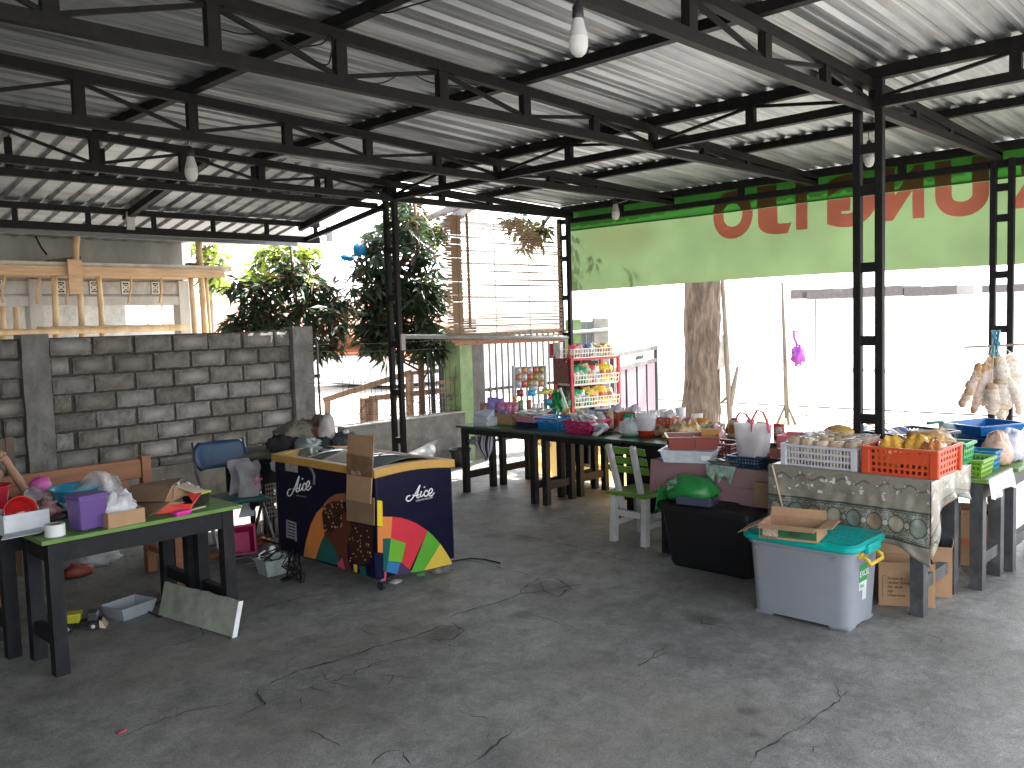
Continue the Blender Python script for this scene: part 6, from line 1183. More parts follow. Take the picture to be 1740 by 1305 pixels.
# trays and baskets along the front of the back tables
p, s = spot(890, 727, BZ); tp_ = thing('pink_tray', 'pink tray heaped with white snack packs on a dark blue tray', 'tray', (p.x+.13,p.y,BZ+.05), RZ); m = MB(); tray(m, 44*s, .26, .06, .005, .86, 0, .008); m.build('shell', plastic('rose_plastic', (.52,.24,.27)), tp_)
t = thing('navy_tray', 'dark navy tray under the pink tray', 'tray', (p.x+.13,p.y-.005,BZ), RZ); m = MB(); tray(m, 40*s, .25, .048, .005, .95); m.build('shell', plastic('navy_plastic', (.01,.02,.055)), t)
q = random.Random(44)
for k in range(16): packet('snack_packet', f'{("pale green","white","white")[k % 3]} flat pack, {("bottom","lower","upper","top")[k//4]} layer, {("left front","right front","left back","right back")[k % 4]} of pink tray', (p.x+.13+(-.06,-.06,.07,.07)[k % 4]+q.uniform(-.02,.02), p.y+(.07,-.07)[k % 2]+q.uniform(-.02,.02), BZ+.108+.011*(k//4)), .09, .12, .02, q.uniform(0,6), mk['white'] if k % 3 else M('pale_mint_pack', (.5,.56,.45), rough=.35, var=.4, scale=40), R(80+q.uniform(-12,12)), 'packs in the pink tray', 'packet', k)
p, s = spot(928, 731, BZ); basket('blue_basket', 'bright blue plastic basket on the back table', (p.x+.15,p.y-.005,BZ), RZ, 46*s, .30, .105, plastic('sky_blue', (.01,.20,.48), transl=.2), 9, 7, 3)
for k in range(6): packet('snack_packet', f'{("blue","white")[k % 2]} pack at the {("left","right")[k//3]} {("front","middle","back")[k % 3]} inside the bright blue basket', (p.x+.12+.05*(k % 3), p.y-.06+.05*(k//2), BZ+.06), .09, .12, .03, k, (mk['blue'],mk['white'])[k % 2], R(75), 'packs in the blue basket', 'packet', k)
p, s = spot(982, 737, BZ); basket('pink_basket', 'hot pink plastic basket full of grey wrapped sweets on back table', (p.x+.15,p.y+.01,BZ), RZ, 56*s, .30, .105, plastic('rose_red', (.56,.02,.14), transl=.2), 12, 6, 3)
for k in range(18): packet('snack_packet', f'crinkled silver pack {("low","midway up","high")[k % 3]} at the {("left front","front","right front","left back","back","right back")[k//3]} of the hot pink basket heap', (p.x+.14+(-.06 if k//9 == 0 else .06)+q.uniform(-.02,.02), p.y+.09-.09*((k//3) % 3)+q.uniform(-.02,.02), BZ+.09+.025*(k % 3)), .085, .10, .04, q.uniform(0,6), M('silver_pack', (.52,.5,.5), rough=.28, var=.5, scale=50), R(50+q.uniform(-30,30)), 'packs in the pink basket', 'packet', k)
p, s = spot(1002, 736, BZ); t = thing('green_packet', 'pointed green snack packet in clear wrap on a black plate', 'packet', (p.x+.06,p.y-.03,BZ), RZ); MB().lathe([(0,0),(.10,0),(.13,.015),(.128,.02),(.1,.006),(0,.006)], (.03,0,0), 20).build('plate', mBLK2, t, smooth=True)
m = MB(); blob(m, (.01,.0,.016), (.12,.07,.055), 3, .2, 2, 10); m.build('wrap', film('wrap_film', (.7,.74,.72), .45), t, smooth=True); m = MB(); blob(m, (.01,.0,.018), (.09,.05,.05), 6, .25, 2, 9); m.build('packet', plastic('emerald', (.01,.33,.13), rough=.3), t, smooth=True)
m = MB(); m.poly([(-.16,-.08,.003),(-.02,-.10,.003),(.0,-.05,.003),(-.13,-.03,.003)]); m.build('paper', mPaper, t, solid=.003)
mRB = plastic('brick_red', (.42,.07,.03)); red_cups = []
for k, (px, py, lab) in enumerate(((1034,728,'red slotted basket of white cups behind the green packet'),(1063,728,'red slotted basket of white cups behind the clear bowl'),(1122,739,'red slotted basket of white cups nearest the brown red tray'))):
    p, s = spot(px, py, BZ); loc = (p.x+.12, p.y, BZ); wq = 25*s; t = basket('cup_basket', lab, loc, RZ, wq, wq, .14, mRB, 3, 3, 5, .95, 'red cup baskets on the back table', 'basket', .42)
    for j in range(4):
        for i2 in range(1 if j else 2):
            x, y = ((-.25,.25)[j % 2]*wq, (-.25,.25)[j//2]*wq); m = MB(); cup(m, (0,0,0), wq*.22, .10); 
            if i2: m.v = [tuple(Matrix.Rotation(R(65),3,'X')@Vector(v)) for v in m.v]
            o = m.build('cup', plastic('cup_white', (.68,.68,.70), rough=.4, transl=.2), smooth=50); r_ = Matrix.Rotation(RZ,3,'Z')@Vector((x,y,0)); o.location = (loc[0]+r_.x, loc[1]+r_.y, BZ+.075+.075*i2); tag(o, ('upright','tipped')[i2]+' white plastic cup, '+('front left','front right','back left','back right')[j]+' in the red basket '+('behind the green packet','behind the clear bowl','nearest the brown tray')[k], 'cup', 'white cups in the red baskets')
p, s = spot(1062, 742, BZ); t = thing('clear_bowl', 'bowl of clear crinkled plastic bags on a pale green base', 'bowl', (p.x+.08,p.y,BZ), RZ); MB().lathe([(0,0),(.075,0),(.10,.03),(.098,.033),(.07,.005),(0,.005)], (0,0,0), 20).build('base', plastic('mint', (.2,.38,.25), rough=.3), t, smooth=True); m = MB(); blob(m, (0,0,.012), (.10,.085,.09), 23, .35, 3.5, 12); m.build('bags', film('bowl_film', (.62,.66,.68), .6), t, smooth=True)
p, s = spot(1092, 742, BZ); t = thing('straw_jar', 'clear jar of pale straws with a red base', 'jar', (p.x+.05,p.y,BZ), RZ); MB().lathe([(0,0),(.055,0),(.085,.05),(.0,.05)], (0,0,0), 18).build('base', plastic('tomato', (.55,.04,.02), transl=.2), t, smooth=50); MB().lathe([(.075,.052),(.09,.15),(.09,.20),(.084,.2),(.07,.052)], (0,0,0), 20).build('jar', film('jar_film', (.7,.7,.72), .4), t, smooth=True)
for k in range(12): a_ = k*.52; MB().cyl((.03*math.cos(a_),.03*math.sin(a_),.06), (.06*math.cos(a_+.6),.06*math.sin(a_+.6),.20), .006, n=5).build('straw', mWhite, t)
p, s = spot(1098, 726, BZ); t = thing('striped_cup', 'red and white striped paper cup behind the straw jar', 'cup', (p.x+.18,p.y-.06,BZ), RZ); cup(MB(), (0,0,0), .045, .15)
for k in range(6): MB().lathe([(.032+.0025*k,.025*k),(.034+.0025*k,.025*k+.0245)], (0,0,0), 16).build('band', mk['red'] if k % 2 == 0 else mk['white'], t, smooth=True)
MB().lathe([(0,.001),(.031,.001)], (0,0,0), 16).build('bottom', mk['white'], t)
for px, py, lab in ((1146,724,'white upturned cup left of the tree trunk foot'),):
    p, s = spot(px, py, BZ); m = MB(); cup(m, (0,0,0), .05, .16, 16, .85); o = m.build('tall_cup', plastic('cup_white', (0,0,0)), smooth=50); o.location = (p.x+.1,p.y,BZ); tag(o, lab, 'cup')
p, s = spot(1020, 715, BZ); t = thing('blue_tray', 'flat dark blue tray below the red snack rack', 'tray', (p.x+.1,p.y,BZ+.06), R(-40)); m = MB(); tray(m, .34, .22, .035, .005, .9, 0, .006); m.build('shell', plastic('denim_blue', (.03,.12,.22)), t)
MB().box((0,0,-.033), (.3,.19,.05)).build('carton_base', mKarD, t)
p, s = spot(1108, 742, BZ); m = MB(); blob(m, (p.x+.1,p.y,BZ), (.09,.06,.05), 8, .6, 3, 8); tag(m.build('dried_snacks', M('brown_snack', (.22,.12,.06), rough=.6, var=.5, scale=30), smooth=True), 'brown snack pile between straw jar and red basket', 'snacks')
for k, (px, py, r_, col, lab) in enumerate(((1145,736,.08,(.5,.33,.15),'tan wrapped crackers behind the brown red tray'),(1163,734,.08,(.62,.4,.16),'orange tinted cracker bag behind the brown red tray'),(1205,738,.07,(.6,.3,.32),'pink wrapped sweets left of the white carrier bag'),(1199,730,.06,(.35,.5,.2),'green wrapped sweets behind the brown red tray'))):
    p, s = spot(px, py, BZ+.08); m = MB(); blob(m, (p.x+.1,p.y,BZ+.03), (r_,r_,r_), 50+k, .5, 3, 9); tag(m.build('snack_bag', M('snb'+str(k), col, rough=.3, var=.5, scale=25), smooth=True), lab, 'bag')
# ================================================================ RIGHT: cloth-covered tables, tubs, crates
def rring(w, d, r, z, n=5):
    P = []
    for (cx, cy_, a0) in ((w/2-r,d/2-r,0),(-w/2+r,d/2-r,90),(-w/2+r,-d/2+r,180),(w/2-r,-d/2+r,270)):
        for k in range(n+1): a = R(a0+90*k/n); P.append((cx+r*math.cos(a), cy_+r*math.sin(a), z))
    return P
def loft(mb, rings, cap0=True, cap1=True):
    n = len(rings[0]); vs = [p for r_ in rings for p in r_]; fs = []
    for i in range(len(rings)-1):
        for k in range(n): fs.append((i*n+k, i*n+(k+1) % n, (i+1)*n+(k+1) % n, (i+1)*n+k))
    if cap0: fs.append(tuple(range(n-1,-1,-1)))
    if cap1: o = (len(rings)-1)*n; fs.append(tuple(range(o,o+n)))
    return mb.add(vs, fs)
# pink cloth table
PU, PV0, PV1 = 5.0, 2.45, 3.50
table('black table under a faded pink checked cloth', PU+.01, 5.5, PV0+.02, PV1-.02, BZ-.006, mBLK2, group='tables at the right')
def plaid(name, c0, c1, sc):
    mt = bpy.data.materials.new(name); mt.use_nodes = True; nt = mt.node_tree; L = nt.links.new; b = nt.nodes['Principled BSDF']; tc = nt.nodes.new('ShaderNodeTexCoord'); tot = None
    for ax, rot in (('Y', 0), ('Z', 0)):
        wv = nt.nodes.new('ShaderNodeTexWave'); wv.bands_direction = ax; wv.inputs['Scale'].default_value = sc; wv.inputs['Distortion'].default_value = .6; L(tc.outputs['Object'], wv.inputs['Vector'])
        if tot is None: tot = wv.outputs['Fac']
        else: a = nt.nodes.new('ShaderNodeMath'); a.operation = 'ADD'; L(tot, a.inputs[0]); L(wv.outputs['Fac'], a.inputs[1]); h2 = nt.nodes.new('ShaderNodeMath'); h2.operation = 'MULTIPLY'; h2.inputs[1].default_value = .5; L(a.outputs[0], h2.inputs[0]); tot = h2.outputs[0]
    n = _nm(nt, 'ShaderNodeTexNoise', Scale=3., Detail=5.); L(tc.outputs['Object'], n.inputs['Vector'])
    r = nt.nodes.new('ShaderNodeValToRGB'); r.color_ramp.elements[0].color = c0+(1,); r.color_ramp.elements[1].color = c1+(1,); L(tot, r.inputs[0])
    mx = nt.nodes.new('ShaderNodeMixRGB'); mx.blend_type = 'MULTIPLY'; mx.inputs[0].default_value = .6; L(r.outputs[0], mx.inputs[1]); L(n.outputs['Color'], mx.inputs[2]); sm_ = nt.nodes.new('ShaderNodeMixRGB'); sm_.inputs[0].default_value = .35; L(mx.outputs[0], sm_.inputs[1]); L(r.outputs[0], sm_.inputs[2]); L(sm_.outputs[0], b.inputs[0]); b.inputs['Roughness'].default_value = .85; return mt
pc = thing('pink_tablecloth', 'faded pink checked cloth hanging in a wavy fold over the table front', 'tablecloth', (PU,PV0,0))
mPk = plaid('pink_check', (.26,.13,.145), (.36,.22,.23), 28)
m = MB()
def pcf(a, b):
    y = PV1+.01-(PV1-PV0)*a; z0_ = BZ+.002
    if b < .25: return (5.5-PU-(.5)*(b/.25), y-PV0, z0_+.003*noise.noise(Vector((a*9,b*20,1))))
    t = (b-.25)/.75; dr = (.225-.018*math.sin(a*7)-.01*math.sin(a*17)); return (-.012-.022*t*(.5+.5*math.sin(a*16))-.012*t, y-PV0, z0_-dr*t)
m.grid(pcf, 60, 24); m.build('cloth', mPk, pc, smooth=True)
m = MB(); m.grid(lambda a, b: (-.045-.008*math.sin(a*11), (PV1-PV0)*(.80-.80*a), BZ-.10-.03*a-(.125-.02*math.sin(a*8))*b), 30, 4); m.build('lower_fold', mPk, pc, smooth=True)
a = GU(1282,818,PU-.07); MB().span((-.085,a.y-PV0-.16,BZ-.21), (-.07,a.y-PV0,BZ-.06)).build('brown_patch', mKarD, pc)
# black storage box with ribbed lid
bb = thing('black_storage_box', 'large black plastic storage box with a ribbed lid under the pink cloth', 'box', (5.02,2.95,0), RZ)
mBk = plastic('tub_black', (.010,.010,.011), rough=.4, spec=.35); m = MB(); loft(m, [rring(.56,.40,.04,0),rring(.60,.44,.05,.03),rring(.66,.54,.05,.385),rring(.70,.58,.055,.385),rring(.70,.58,.055,.40)]); m.build('body', mBk, bb, autos=35)
m = MB(); loft(m, [rring(.72,.60,.06,.40),rring(.72,.60,.06,.425),rring(.69,.57,.05,.435)]); m.build('lid', mBk, bb, autos=35)
for k in range(9): MB().box((.0,-.22+.055*k,.437), (.50,.022,.012)).build('lid_rib', mBk, bb, bevel=.004)
t = thing('green_bag', 'bright green plastic bag spread on the ribbed black box lid', 'bag', (4.83,3.16,.436), RZ); mGrn = plastic('leaf_green_film', (.03,.27,.06), rough=.28, transl=.25, alpha=.93); m = MB(); blob(m, (.06,.02,.02), (.19,.12,.10), 5, .22, 2, 12); m.build('top_bag', mGrn, t, smooth=True)
m = MB(); m.grid(lambda a, b: (-.10-.03*a-.02*math.sin(b*6), -.12+.26*b, .09-.16*a+.012*math.sin(b*14)), 8, 14); m.build('hanging_edge', mGrn, t, solid=.003, smooth=True)
MB().box((.14,-.03,.03), (.24,.14,.055), R(8)).build('clear_box', M('dark_clear_box', (.05,.055,.09), rough=.12, coat=.5), t, bevel=.006)
# gold tablecloth table
RU0, RU1, RV0, RV1, RZt = 4.74, 5.37, 1.57, 2.49, .75
table('black table under the gold patterned tablecloth', RU0+.02, RU1, RV0+.03, RV1-.02, RZt-.006, mBLK2, leg=mTblLt, group='tables at the right', lw=.07, ap=.09)
def gold():
    mt = bpy.data.materials.new('gold_cloth'); mt.use_nodes = True; nt = mt.node_tree; L = nt.links.new; b = nt.nodes['Principled BSDF']; uv = nt.nodes.new('ShaderNodeUVMap'); sp_ = nt.nodes.new('ShaderNodeSeparateXYZ'); L(uv.outputs[0], sp_.inputs[0]); U, V = sp_.outputs[0], sp_.outputs[1]
    def mth(op, a, b_=None, c_=None):
        n = nt.nodes.new('ShaderNodeMath'); n.operation = op
        for i, x in enumerate((a, b_, c_)):
            if x is None: continue
            if isinstance(x, (int, float)): n.inputs[i].default_value = x
            else: L(x, n.inputs[i])
        return n.outputs[0]
    def mixc(f, c0, c1):
        x = nt.nodes.new('ShaderNodeMixRGB'); L(f, x.inputs[0])
        for i, c in ((1, c0), (2, c1)):
            if isinstance(c, tuple): x.inputs[i].default_value = c+(1,)
            else: L(c, x.inputs[i])
        return x.outputs[0]
    def band(x, lo, hi): return mth('MULTIPLY', mth('GREATER_THAN', x, lo), mth('LESS_THAN', x, hi))
    def noise_(sc, det=4.): n = _nm(nt, 'ShaderNodeTexNoise', Scale=sc, Detail=det); L(uv.outputs[0], n.inputs['Vector']); return n.outputs['Fac']
    base = mixc(mth('MULTIPLY', noise_(5.), 1.), (.17,.148,.112), (.27,.24,.19))
    # V is the drop below the table edge in metres, U the length along the edge
    lace = mth('GREATER_THAN', noise_(95., 1.), .52); inband = band(V, .17, .335); c = mixc(mth('MULTIPLY', inband, lace), base, (.085,.105,.085)); 
    vc = mth('DIVIDE', mth('SUBTRACT', V, .25), .046)
    for sc_, ph, rad, rin in ((.115, 0., .042, .037),):
        fu = mth('SUBTRACT', mth('FRACT', mth('DIVIDE', U, sc_)), .5); x = mth('DIVIDE', mth('MULTIPLY', fu, sc_), rad); r2 = mth('ADD', mth('MULTIPLY', x, x), mth('MULTIPLY', vc, vc)); idx = mth('MODULO', mth('FLOOR', mth('DIVIDE', U, sc_)), 3.)
        colr = mixc(mth('GREATER_THAN', idx, .5), (.33,.29,.21), (.17,.20,.155)); colr = mixc(mth('GREATER_THAN', idx, 1.5), colr, (.23,.16,.105))
        c = mixc(mth('LESS_THAN', r2, 1.15), c, (.03,.035,.03)); c = mixc(mth('LESS_THAN', r2, .88), c, colr); c = mixc(band(r2, .62, .70), c, (.1,.1,.08))
        fu2 = mth('SUBTRACT', mth('FRACT', mth('ADD', mth('DIVIDE', U, sc_), .5)), .5); x2 = mth('DIVIDE', mth('MULTIPLY', fu2, sc_), .016); y2 = mth('DIVIDE', mth('SUBTRACT', V, .25), .019); q2 = mth('ADD', mth('MULTIPLY', x2, x2), mth('MULTIPLY', y2, y2)); c = mixc(band(q2, .7, 1.2), c, (.05,.055,.045)); c = mixc(mth('LESS_THAN', q2, .7), c, (.30,.28,.22))
    for lo, hi in ((.168,.178),(.183,.187),(.318,.322),(.326,.338)): c = mixc(band(V, lo, hi), c, (.035,.04,.035))
    wvx = mth('ADD', .03, mth('MULTIPLY', .014, mth('SINE', mth('MULTIPLY', U, 52.)))); flo = mth('MULTIPLY', band(mth('ABSOLUTE', mth('SUBTRACT', V, mth('ADD', wvx, .02))), -1., .006), mth('GREATER_THAN', noise_(30.), .42)); c = mixc(flo, c, (.10,.10,.085))
    fl2 = mth('MULTIPLY', band(V, .02, .13), mth('GREATER_THAN', noise_(26., 2.), .62)); c = mixc(fl2, c, (.52,.51,.47)); fl3 = mth('MULTIPLY', band(V, .01, .12), band(noise_(31., 2.), .40, .415)); c = mixc(fl3, c, (.08,.085,.07))
    L(c, b.inputs[0]); b.inputs['Roughness'].default_value = .34; b.inputs['Sheen Weight'].default_value = .1; return mt
gc = thing('gold_tablecloth', 'shiny gold tablecloth with a dark oval patterned border hanging at the front', 'tablecloth', (RU0,RV0,0)); mGo = gold(); GO_ = Vector((RU0,RV0,0))
L1 = RV1-RV0; me_v = []; uvs = []; m = MB()
def gadd(fn, nu, nv, uvf):
    o = len(m.v); m.grid(lambda a, b: fn(a, b), nu, nv)
    for j in range(nv+1):
        for i in range(nu+1): uvs.append(uvf(i/nu, j/nv))
gadd(lambda a, b: (-.004+(RU1-RU0)*b, L1*(1-a), RZt+.003+.002*noise.noise(Vector((a*9,b*9,0)))), 20, 10, lambda a, b: (a*L1, -.2*b))
def drop(a): return .375-.10*max(0, .10-a)*4+.035*math.sin(a*6+1)*.4
def front(a, b):
    d_ = drop(a)*b+.08*max(0,(a-.85)/.15)*b*b; f_ = .012*math.sin(a*23)*b+.03*noise.noise(Vector((a*6,b*2,4)))*b+.012*noise.noise(Vector((a*17,b*7,2)))*min(1,b*3); return (-.006-.012*b-f_-.012*max(0,(a-.93)/.07)*b, L1*(1-a)-.006*b*max(0,(a-.9)/.1), RZt+.003-d_)
gadd(front, 70, 26, lambda a, b: (a*L1, drop(a)*b+.05*max(0,(a-.85)/.15)*b*b))
D2 = RU1-RU0
def side(a, b):
    d_ = (.17+.03*math.sin(a*9)+.24*max(0,1-a*3.2)**1.6-.02*a+.06*max(0,(a-.9)/.1))*b; f_ = .02*math.sin(a*17)*b+.012*noise.noise(Vector((a*7,b*3,8)))*b; return (-.016+(D2+.032)*a-.02*b*(1-a)*1.2, -.004-.012*b-f_*1., RZt+.003-d_)
gadd(side, 40, 14, lambda a, b: (a*D2+.05, .24*b))
o = m.build('cloth', mGo, gc, smooth=True); uvl = o.data.uv_layers.new(name='UVMap')
for lp in o.data.loops: uvl.data[lp.index].uv = uvs[lp.vertex_index]
md = o.modifiers.new('s', 'SOLIDIFY'); md.thickness = .002
# tub with teal lid
tb_ = thing('clear_storage_tub', 'large cloudy white plastic tub with teal lid and yellow handle', 'tub', (4.47,2.09,0), RZ)
mTub = plastic('cloudy_tub_plastic', (.33,.345,.38), rough=.36, transl=.25, var=.08, scale=4); mTeal = plastic('teal_plastic', (.0,.33,.29), rough=.3)
m = MB(); loft(m, [rring(.50,.30,.05,.016),rring(.535,.335,.055,.02),rring(.575,.385,.06,.40),rring(.595,.405,.06,.405),rring(.595,.405,.06,.425)]); m.build('body', mTub, tb_, autos=35)
for x in (-.21,.21):
    for y in (-.11,.11): MB().box((x,y,.009), (.11,.10,.018), 0, .9).build('foot', mTub, tb_, bevel=.004)
m = MB(); loft(m, [rring(.63,.44,.07,.425),rring(.645,.455,.075,.435),rring(.645,.455,.075,.455),rring(.61,.42,.06,.466),rring(.56,.37,.05,.458)]); m.build('lid', mTeal, tb_, autos=28)
for k in range(7): MB().box((.10,-.13+.043*k,.459), (.34,.012,.006)).build('lid_rib', mTeal, tb_, bevel=.002)
MB().box((.322,.0,.43), (.03,.16,.05)).build('lid_latch', mTeal, tb_, bevel=.008)
mHd = plastic('handle_yellow', (.60,.42,.04), rough=.35); m = MB(); hx_ = .302
m.tube([(hx_,-.085,.395),(hx_+.035,-.085,.375),(hx_+.04,-.08,.355),(hx_+.04,.08,.355),(hx_+.035,.085,.375),(hx_,.085,.395)], .010, 8); m.build('handle', mHd, tb_, smooth=True)
for y in (-.085,.085): MB().box((hx_-.004,y,.397), (.02,.028,.03)).build('handle_lug', mHd, tb_)
for x in (-.225,.21): MB().cyl((x,-.195,.385), (x,-.21,.385), .009, n=10).build('peg', mTub, tb_)
fx = lambda z: .2675+(.2875-.2675)*(z-.02)/.38+.0012
def tq(y0, y1, z0, z1, nm, mt, off=0.): MB().poly([(fx(z0)+off,y0,z0),(fx(z0)+off,y1,z0),(fx(z1)+off,y1,z1),(fx(z1)+off,y0,z1)]).build(nm, mt, tb_)
mStG = plastic('sticker_green', (.03,.26,.07)); tq(-.07,.035,.245,.335,'sticker', mStG); tq(-.065,.03,.20,.243,'sticker', plastic('sticker_white', (.6,.62,.62)), .0002); tq(-.02,.03,.14,.20,'sticker', plastic('sticker_pale', (.55,.58,.57)), .0002)
text('sticker_lettering', 'EXCEL', .045, mWhite, tb_, (fx(.28)+.0012,-.068,.272), (0,1,0), (.05,0,1), .0004, spacing=.9); text('sticker_lettering', '70 L', .03, mStG, tb_, (fx(.22)+.0014,-.055,.21), (0,1,0), (.05,0,1), .0004)
# cut-open carton on the lid
ct = thing('cut_carton', 'cut open brown carton tray with green print on the teal lid', 'carton', (4.30,2.12,.467), R(-78)); carton(ct, .30, .22, .075, mKar, [('left', R(-28), .13), ('front', R(-12), .05), ('right', R(5), .07), ('back', R(75), .05)])
MB().poly([(-.145,-.1115,.012),(.145,-.1115,.012),(.145,-.1115,.066),(-.145,-.1115,.066)]).build('green_print', plastic('print_dark_green', (.015,.10,.035), rough=.7), ct); text('lettering', 'Rio', .045, mInk, ct, (.0,-.1130,.022), (1,0,0), (0,0,1), .0004, shear=.2); text('lettering', '24 x 48 x 220 ml', .012, mInk, ct, (-.14,-.1130,.003), (1,0,0), (0,0,1), .0004)
MB().poly([(-.13,-.1128,.014),(-.05,-.1128,.014),(-.05,-.1128,.062),(-.13,-.1128,.062)]).build('label', M('pale_label', (.42,.33,.25), rough=.8, var=.4, scale=60), ct)
m = MB(); m.poly([(-.14,-.10,.0045),(.14,-.10,.0045),(.14,.10,.0045),(-.14,.10,.0045)]); m.build('lining', M('mauve_lining', (.45,.38,.42), rough=.8), ct)
sk_ = [GU(1312,790,4.72), GU(1334,880,4.70)]; m = MB(); m.cyl(sk_[0], sk_[1], .006, .005, 7); tag(m.build('bamboo_stick', M('pale_cane', (.5,.38,.26), rough=.6)), 'thin pale cane leaning on the gold tablecloth behind the cut carton', 'stick')
# crates
p0, p1 = G(1330,790,RZt+.005), G(1440,805,RZt+.005)
mWhC = plastic('crate_grey_white', (.58,.57,.60), rough=.45, transl=.15)
wc = basket('white_crate', 'white slotted plastic crate of noodle packs on the gold tablecloth', (5.0,(p0.y+p1.y)/2,RZt+.005), RZ, p0.y-p1.y+.02, .44, .125, mWhC, 22, 14, 3, .98, None, 'crate', .34, .008)
for x in (-1, 1):
    for y in (-1, 1): MB().box((x*((p0.y-p1.y)/2-.0),y*.213,.062), (.038,.028,.128)).build('corner_post', mWhC, wc, bevel=.006)
q = random.Random(77); mNood = M('noodle_pack', (.48,.36,.24), rough=.35, var=.45, scale=35)
for i in range(5):
    for j in range(5): packet('noodle_pack', f'noodle pack, {ordn[i]} from left in the {ordn[j]} row from the front of white crate', (4.83+.085*j, p0.y-.04-.085*i, RZt+.085+q.uniform(0,.012)), .085, .15, .06, q.uniform(-.3,.3)+RZ, mNood, R(q.uniform(-12,12)), 'noodle packs in the white crate', 'packet', i*5+j)
m = MB(); m.grid(lambda a, b: (4.82+.40*b, p0.y-.0-.40*a, RZt+.155+.018*noise.noise(Vector((a*12,b*12,1)))+.01*math.sin(a*9)), 24, 20); tag(m.build('plastic_sheet', film('crate_cover', (.85,.85,.85), .4), smooth=True), 'crinkled clear film over the noodle packs in the white crate', 'film')
p0, p1 = G(1466,803,RZt+.005), G(1590,819,RZt+.005); mOr = plastic('crate_orange', (.72,.10,.035), rough=.4, transl=.3)
oc = basket('orange_crate', 'orange red slotted crate of yellow snack bags at the tablecloth corner', (4.96,(p0.y+p1.y)/2+.005,RZt+.005), RZ, p0.y-p1.y-.02, .38, .15, mOr, 12, 8, 4, .97, None, 'crate', .42, .01)
for x in (-1, 1):
    for y in (-1, 1): MB().box((x*((p0.y-p1.y)/2-.022),y*.178,.075), (.05,.035,.152)).build('corner_post', mOr, oc, bevel=.008)
MB().box((.06,-.186,.10), (.17,.006,.06)).build('name_plate', mOr, oc, bevel=.003)
mYs = M('yellow_snack', (.62,.33,.05), rough=.3, var=.4, scale=40, coat=.3); mOs = M('orange_snack', (.55,.22,.07), rough=.3, var=.45, scale=40, coat=.3)
for k, (dx, dy, r_, mt, lab) in enumerate(((-.11,-.02,.10,mYs,'yellow cracker bag at the left front of the orange crate'),(0.,.06,.11,mYs,'yellow cracker bag bulging from the middle of orange crate'),(.11,-.01,.095,mOs,'orange cracker bag at the right front of the orange crate'),(.09,.11,.09,mOs,'orange cracker bag at the right back of the orange crate'),(-.08,.12,.09,mYs,'golden cracker bag at the left back of the orange crate'))):
    m = MB(); blob(m, (0,0,0), (r_,r_*.8,r_*1.05), 60+k, .35, 3, 12); o = m.build('cracker_bag', mt, smooth=True); o.location = (4.96+dy, (p0.y+p1.y)/2-dx, RZt+.03); tag(o, lab, 'bag')
m = MB(); blob(m, (5.16,(p0.y+p1.y)/2+.0,RZt+.10), (.09,.16,.07), 70, .35, 3, 10); tag(m.build('cracker_bag', M('tan_snack', (.5,.3,.12), rough=.35, var=.4, scale=40), smooth=True), 'brown cracker bag lying behind the orange crate', 'bag')
# things behind the white crate
p = G(1385,742,BZ+.10); t = thing('red_white_tray', 'red and white printed box lid behind the white crate', 'box', (5.55,2.62,RZt-.03), R(-82)); m = MB(); tray(m, .36, .22, .11, .004, 1.); m.build('shell', plastic('salmon_red', (.62,.17,.19)), t); MB().poly([(-.12,-.1125,.03),(.165,-.1125,.03),(.165,-.1125,.085),(-.12,-.1125,.085)]).build('white_panel', mWhite, t)
text('lettering', 'Sosis', .05, mk['red'], t, (-.08,-.114,.035), (1,0,0), (0,0,1), .0004, shear=.15)
m = MB(); blob(m, GU(1425,735,5.3)-Vector((0,0,.03)), (.06,.10,.05), 71, .2, 2, 10); tag(m.build('bread_pack', M('golden_bread', (.55,.32,.09), rough=.3, var=.3, coat=.4), smooth=True), 'golden bread roll pack behind the white crate beside the post', 'bread')
m = MB(); blob(m, GU(1464,738,5.75)-Vector((0,0,.10)), (.07,.05,.11), 72, .3, 2, 9); tag(m.build('blue_pack', M('pale_blue_pack', (.3,.36,.5), rough=.3, var=.4), smooth=True), 'pale blue pack seen between the tubes of the near post', 'bag')
table('black table behind the post and the white crate', 5.52, 6.1, 1.9, 3.0, BZ-.002, mBLK2, group='tables at the right')
# goods on the pink cloth table
PZ = BZ+.006
p, s = spot(1160, 788, PZ); t = thing('clear_container', 'clear plastic food container under the brown red tray', 'container', (p.x+.14,p.y+.03,PZ), R(-70)); m = MB(); tray(m, .36, .26, .085, .005, .86, 0, .008); m.build('shell', film('container_plastic', (.66,.70,.74), .55, .12), t)
MB().poly([(.10,-.125,.02),(.16,-.127,.02),(.16,-.135,.055),(.10,-.133,.055)]).build('label', mWhite, t)
t = thing('brown_tray', 'deep brown red plastic tray with slotted end on the clear container', 'tray', (p.x+.15,p.y+.02,PZ+.088), R(-52)); mBr = plastic('brown_red_plastic', (.22,.045,.035), rough=.4); m = MB(); tray(m, .34, .24, .09, .005, .9, 0, .010); m.build('shell', mBr, t)
for k in range(6): MB().box((-.1629,-.065+.026*k,.045), (.004,.016,.045)).build('slot', M('slot_shade', (.05,.015,.01), rough=.8), t)  # dark strips painted as the shade seen in the slot openings
MB().box((.02,-.02,.045), (.006,.215,.06)).build('divider', mBr, t)
t = thing('orange_box', 'small plain orange cardboard box in the brown red tray', 'box', (p.x+.24,p.y-.07,PZ+.13), R(-60)); MB().box((0,0,.04), (.12,.06,.085)).build('body', M('ochre_card', (.42,.2,.04), rough=.7), t)
p, s = spot(1205, 800, PZ); t = thing('leaf_packets', 'grey green leaf printed packets hanging over the pink cloth edge', 'packets', (PU-.02,p.y,PZ), RZ)
mLp = M('leaf_print', (.22,.30,.25), rough=.4, var=.55, scale=38)
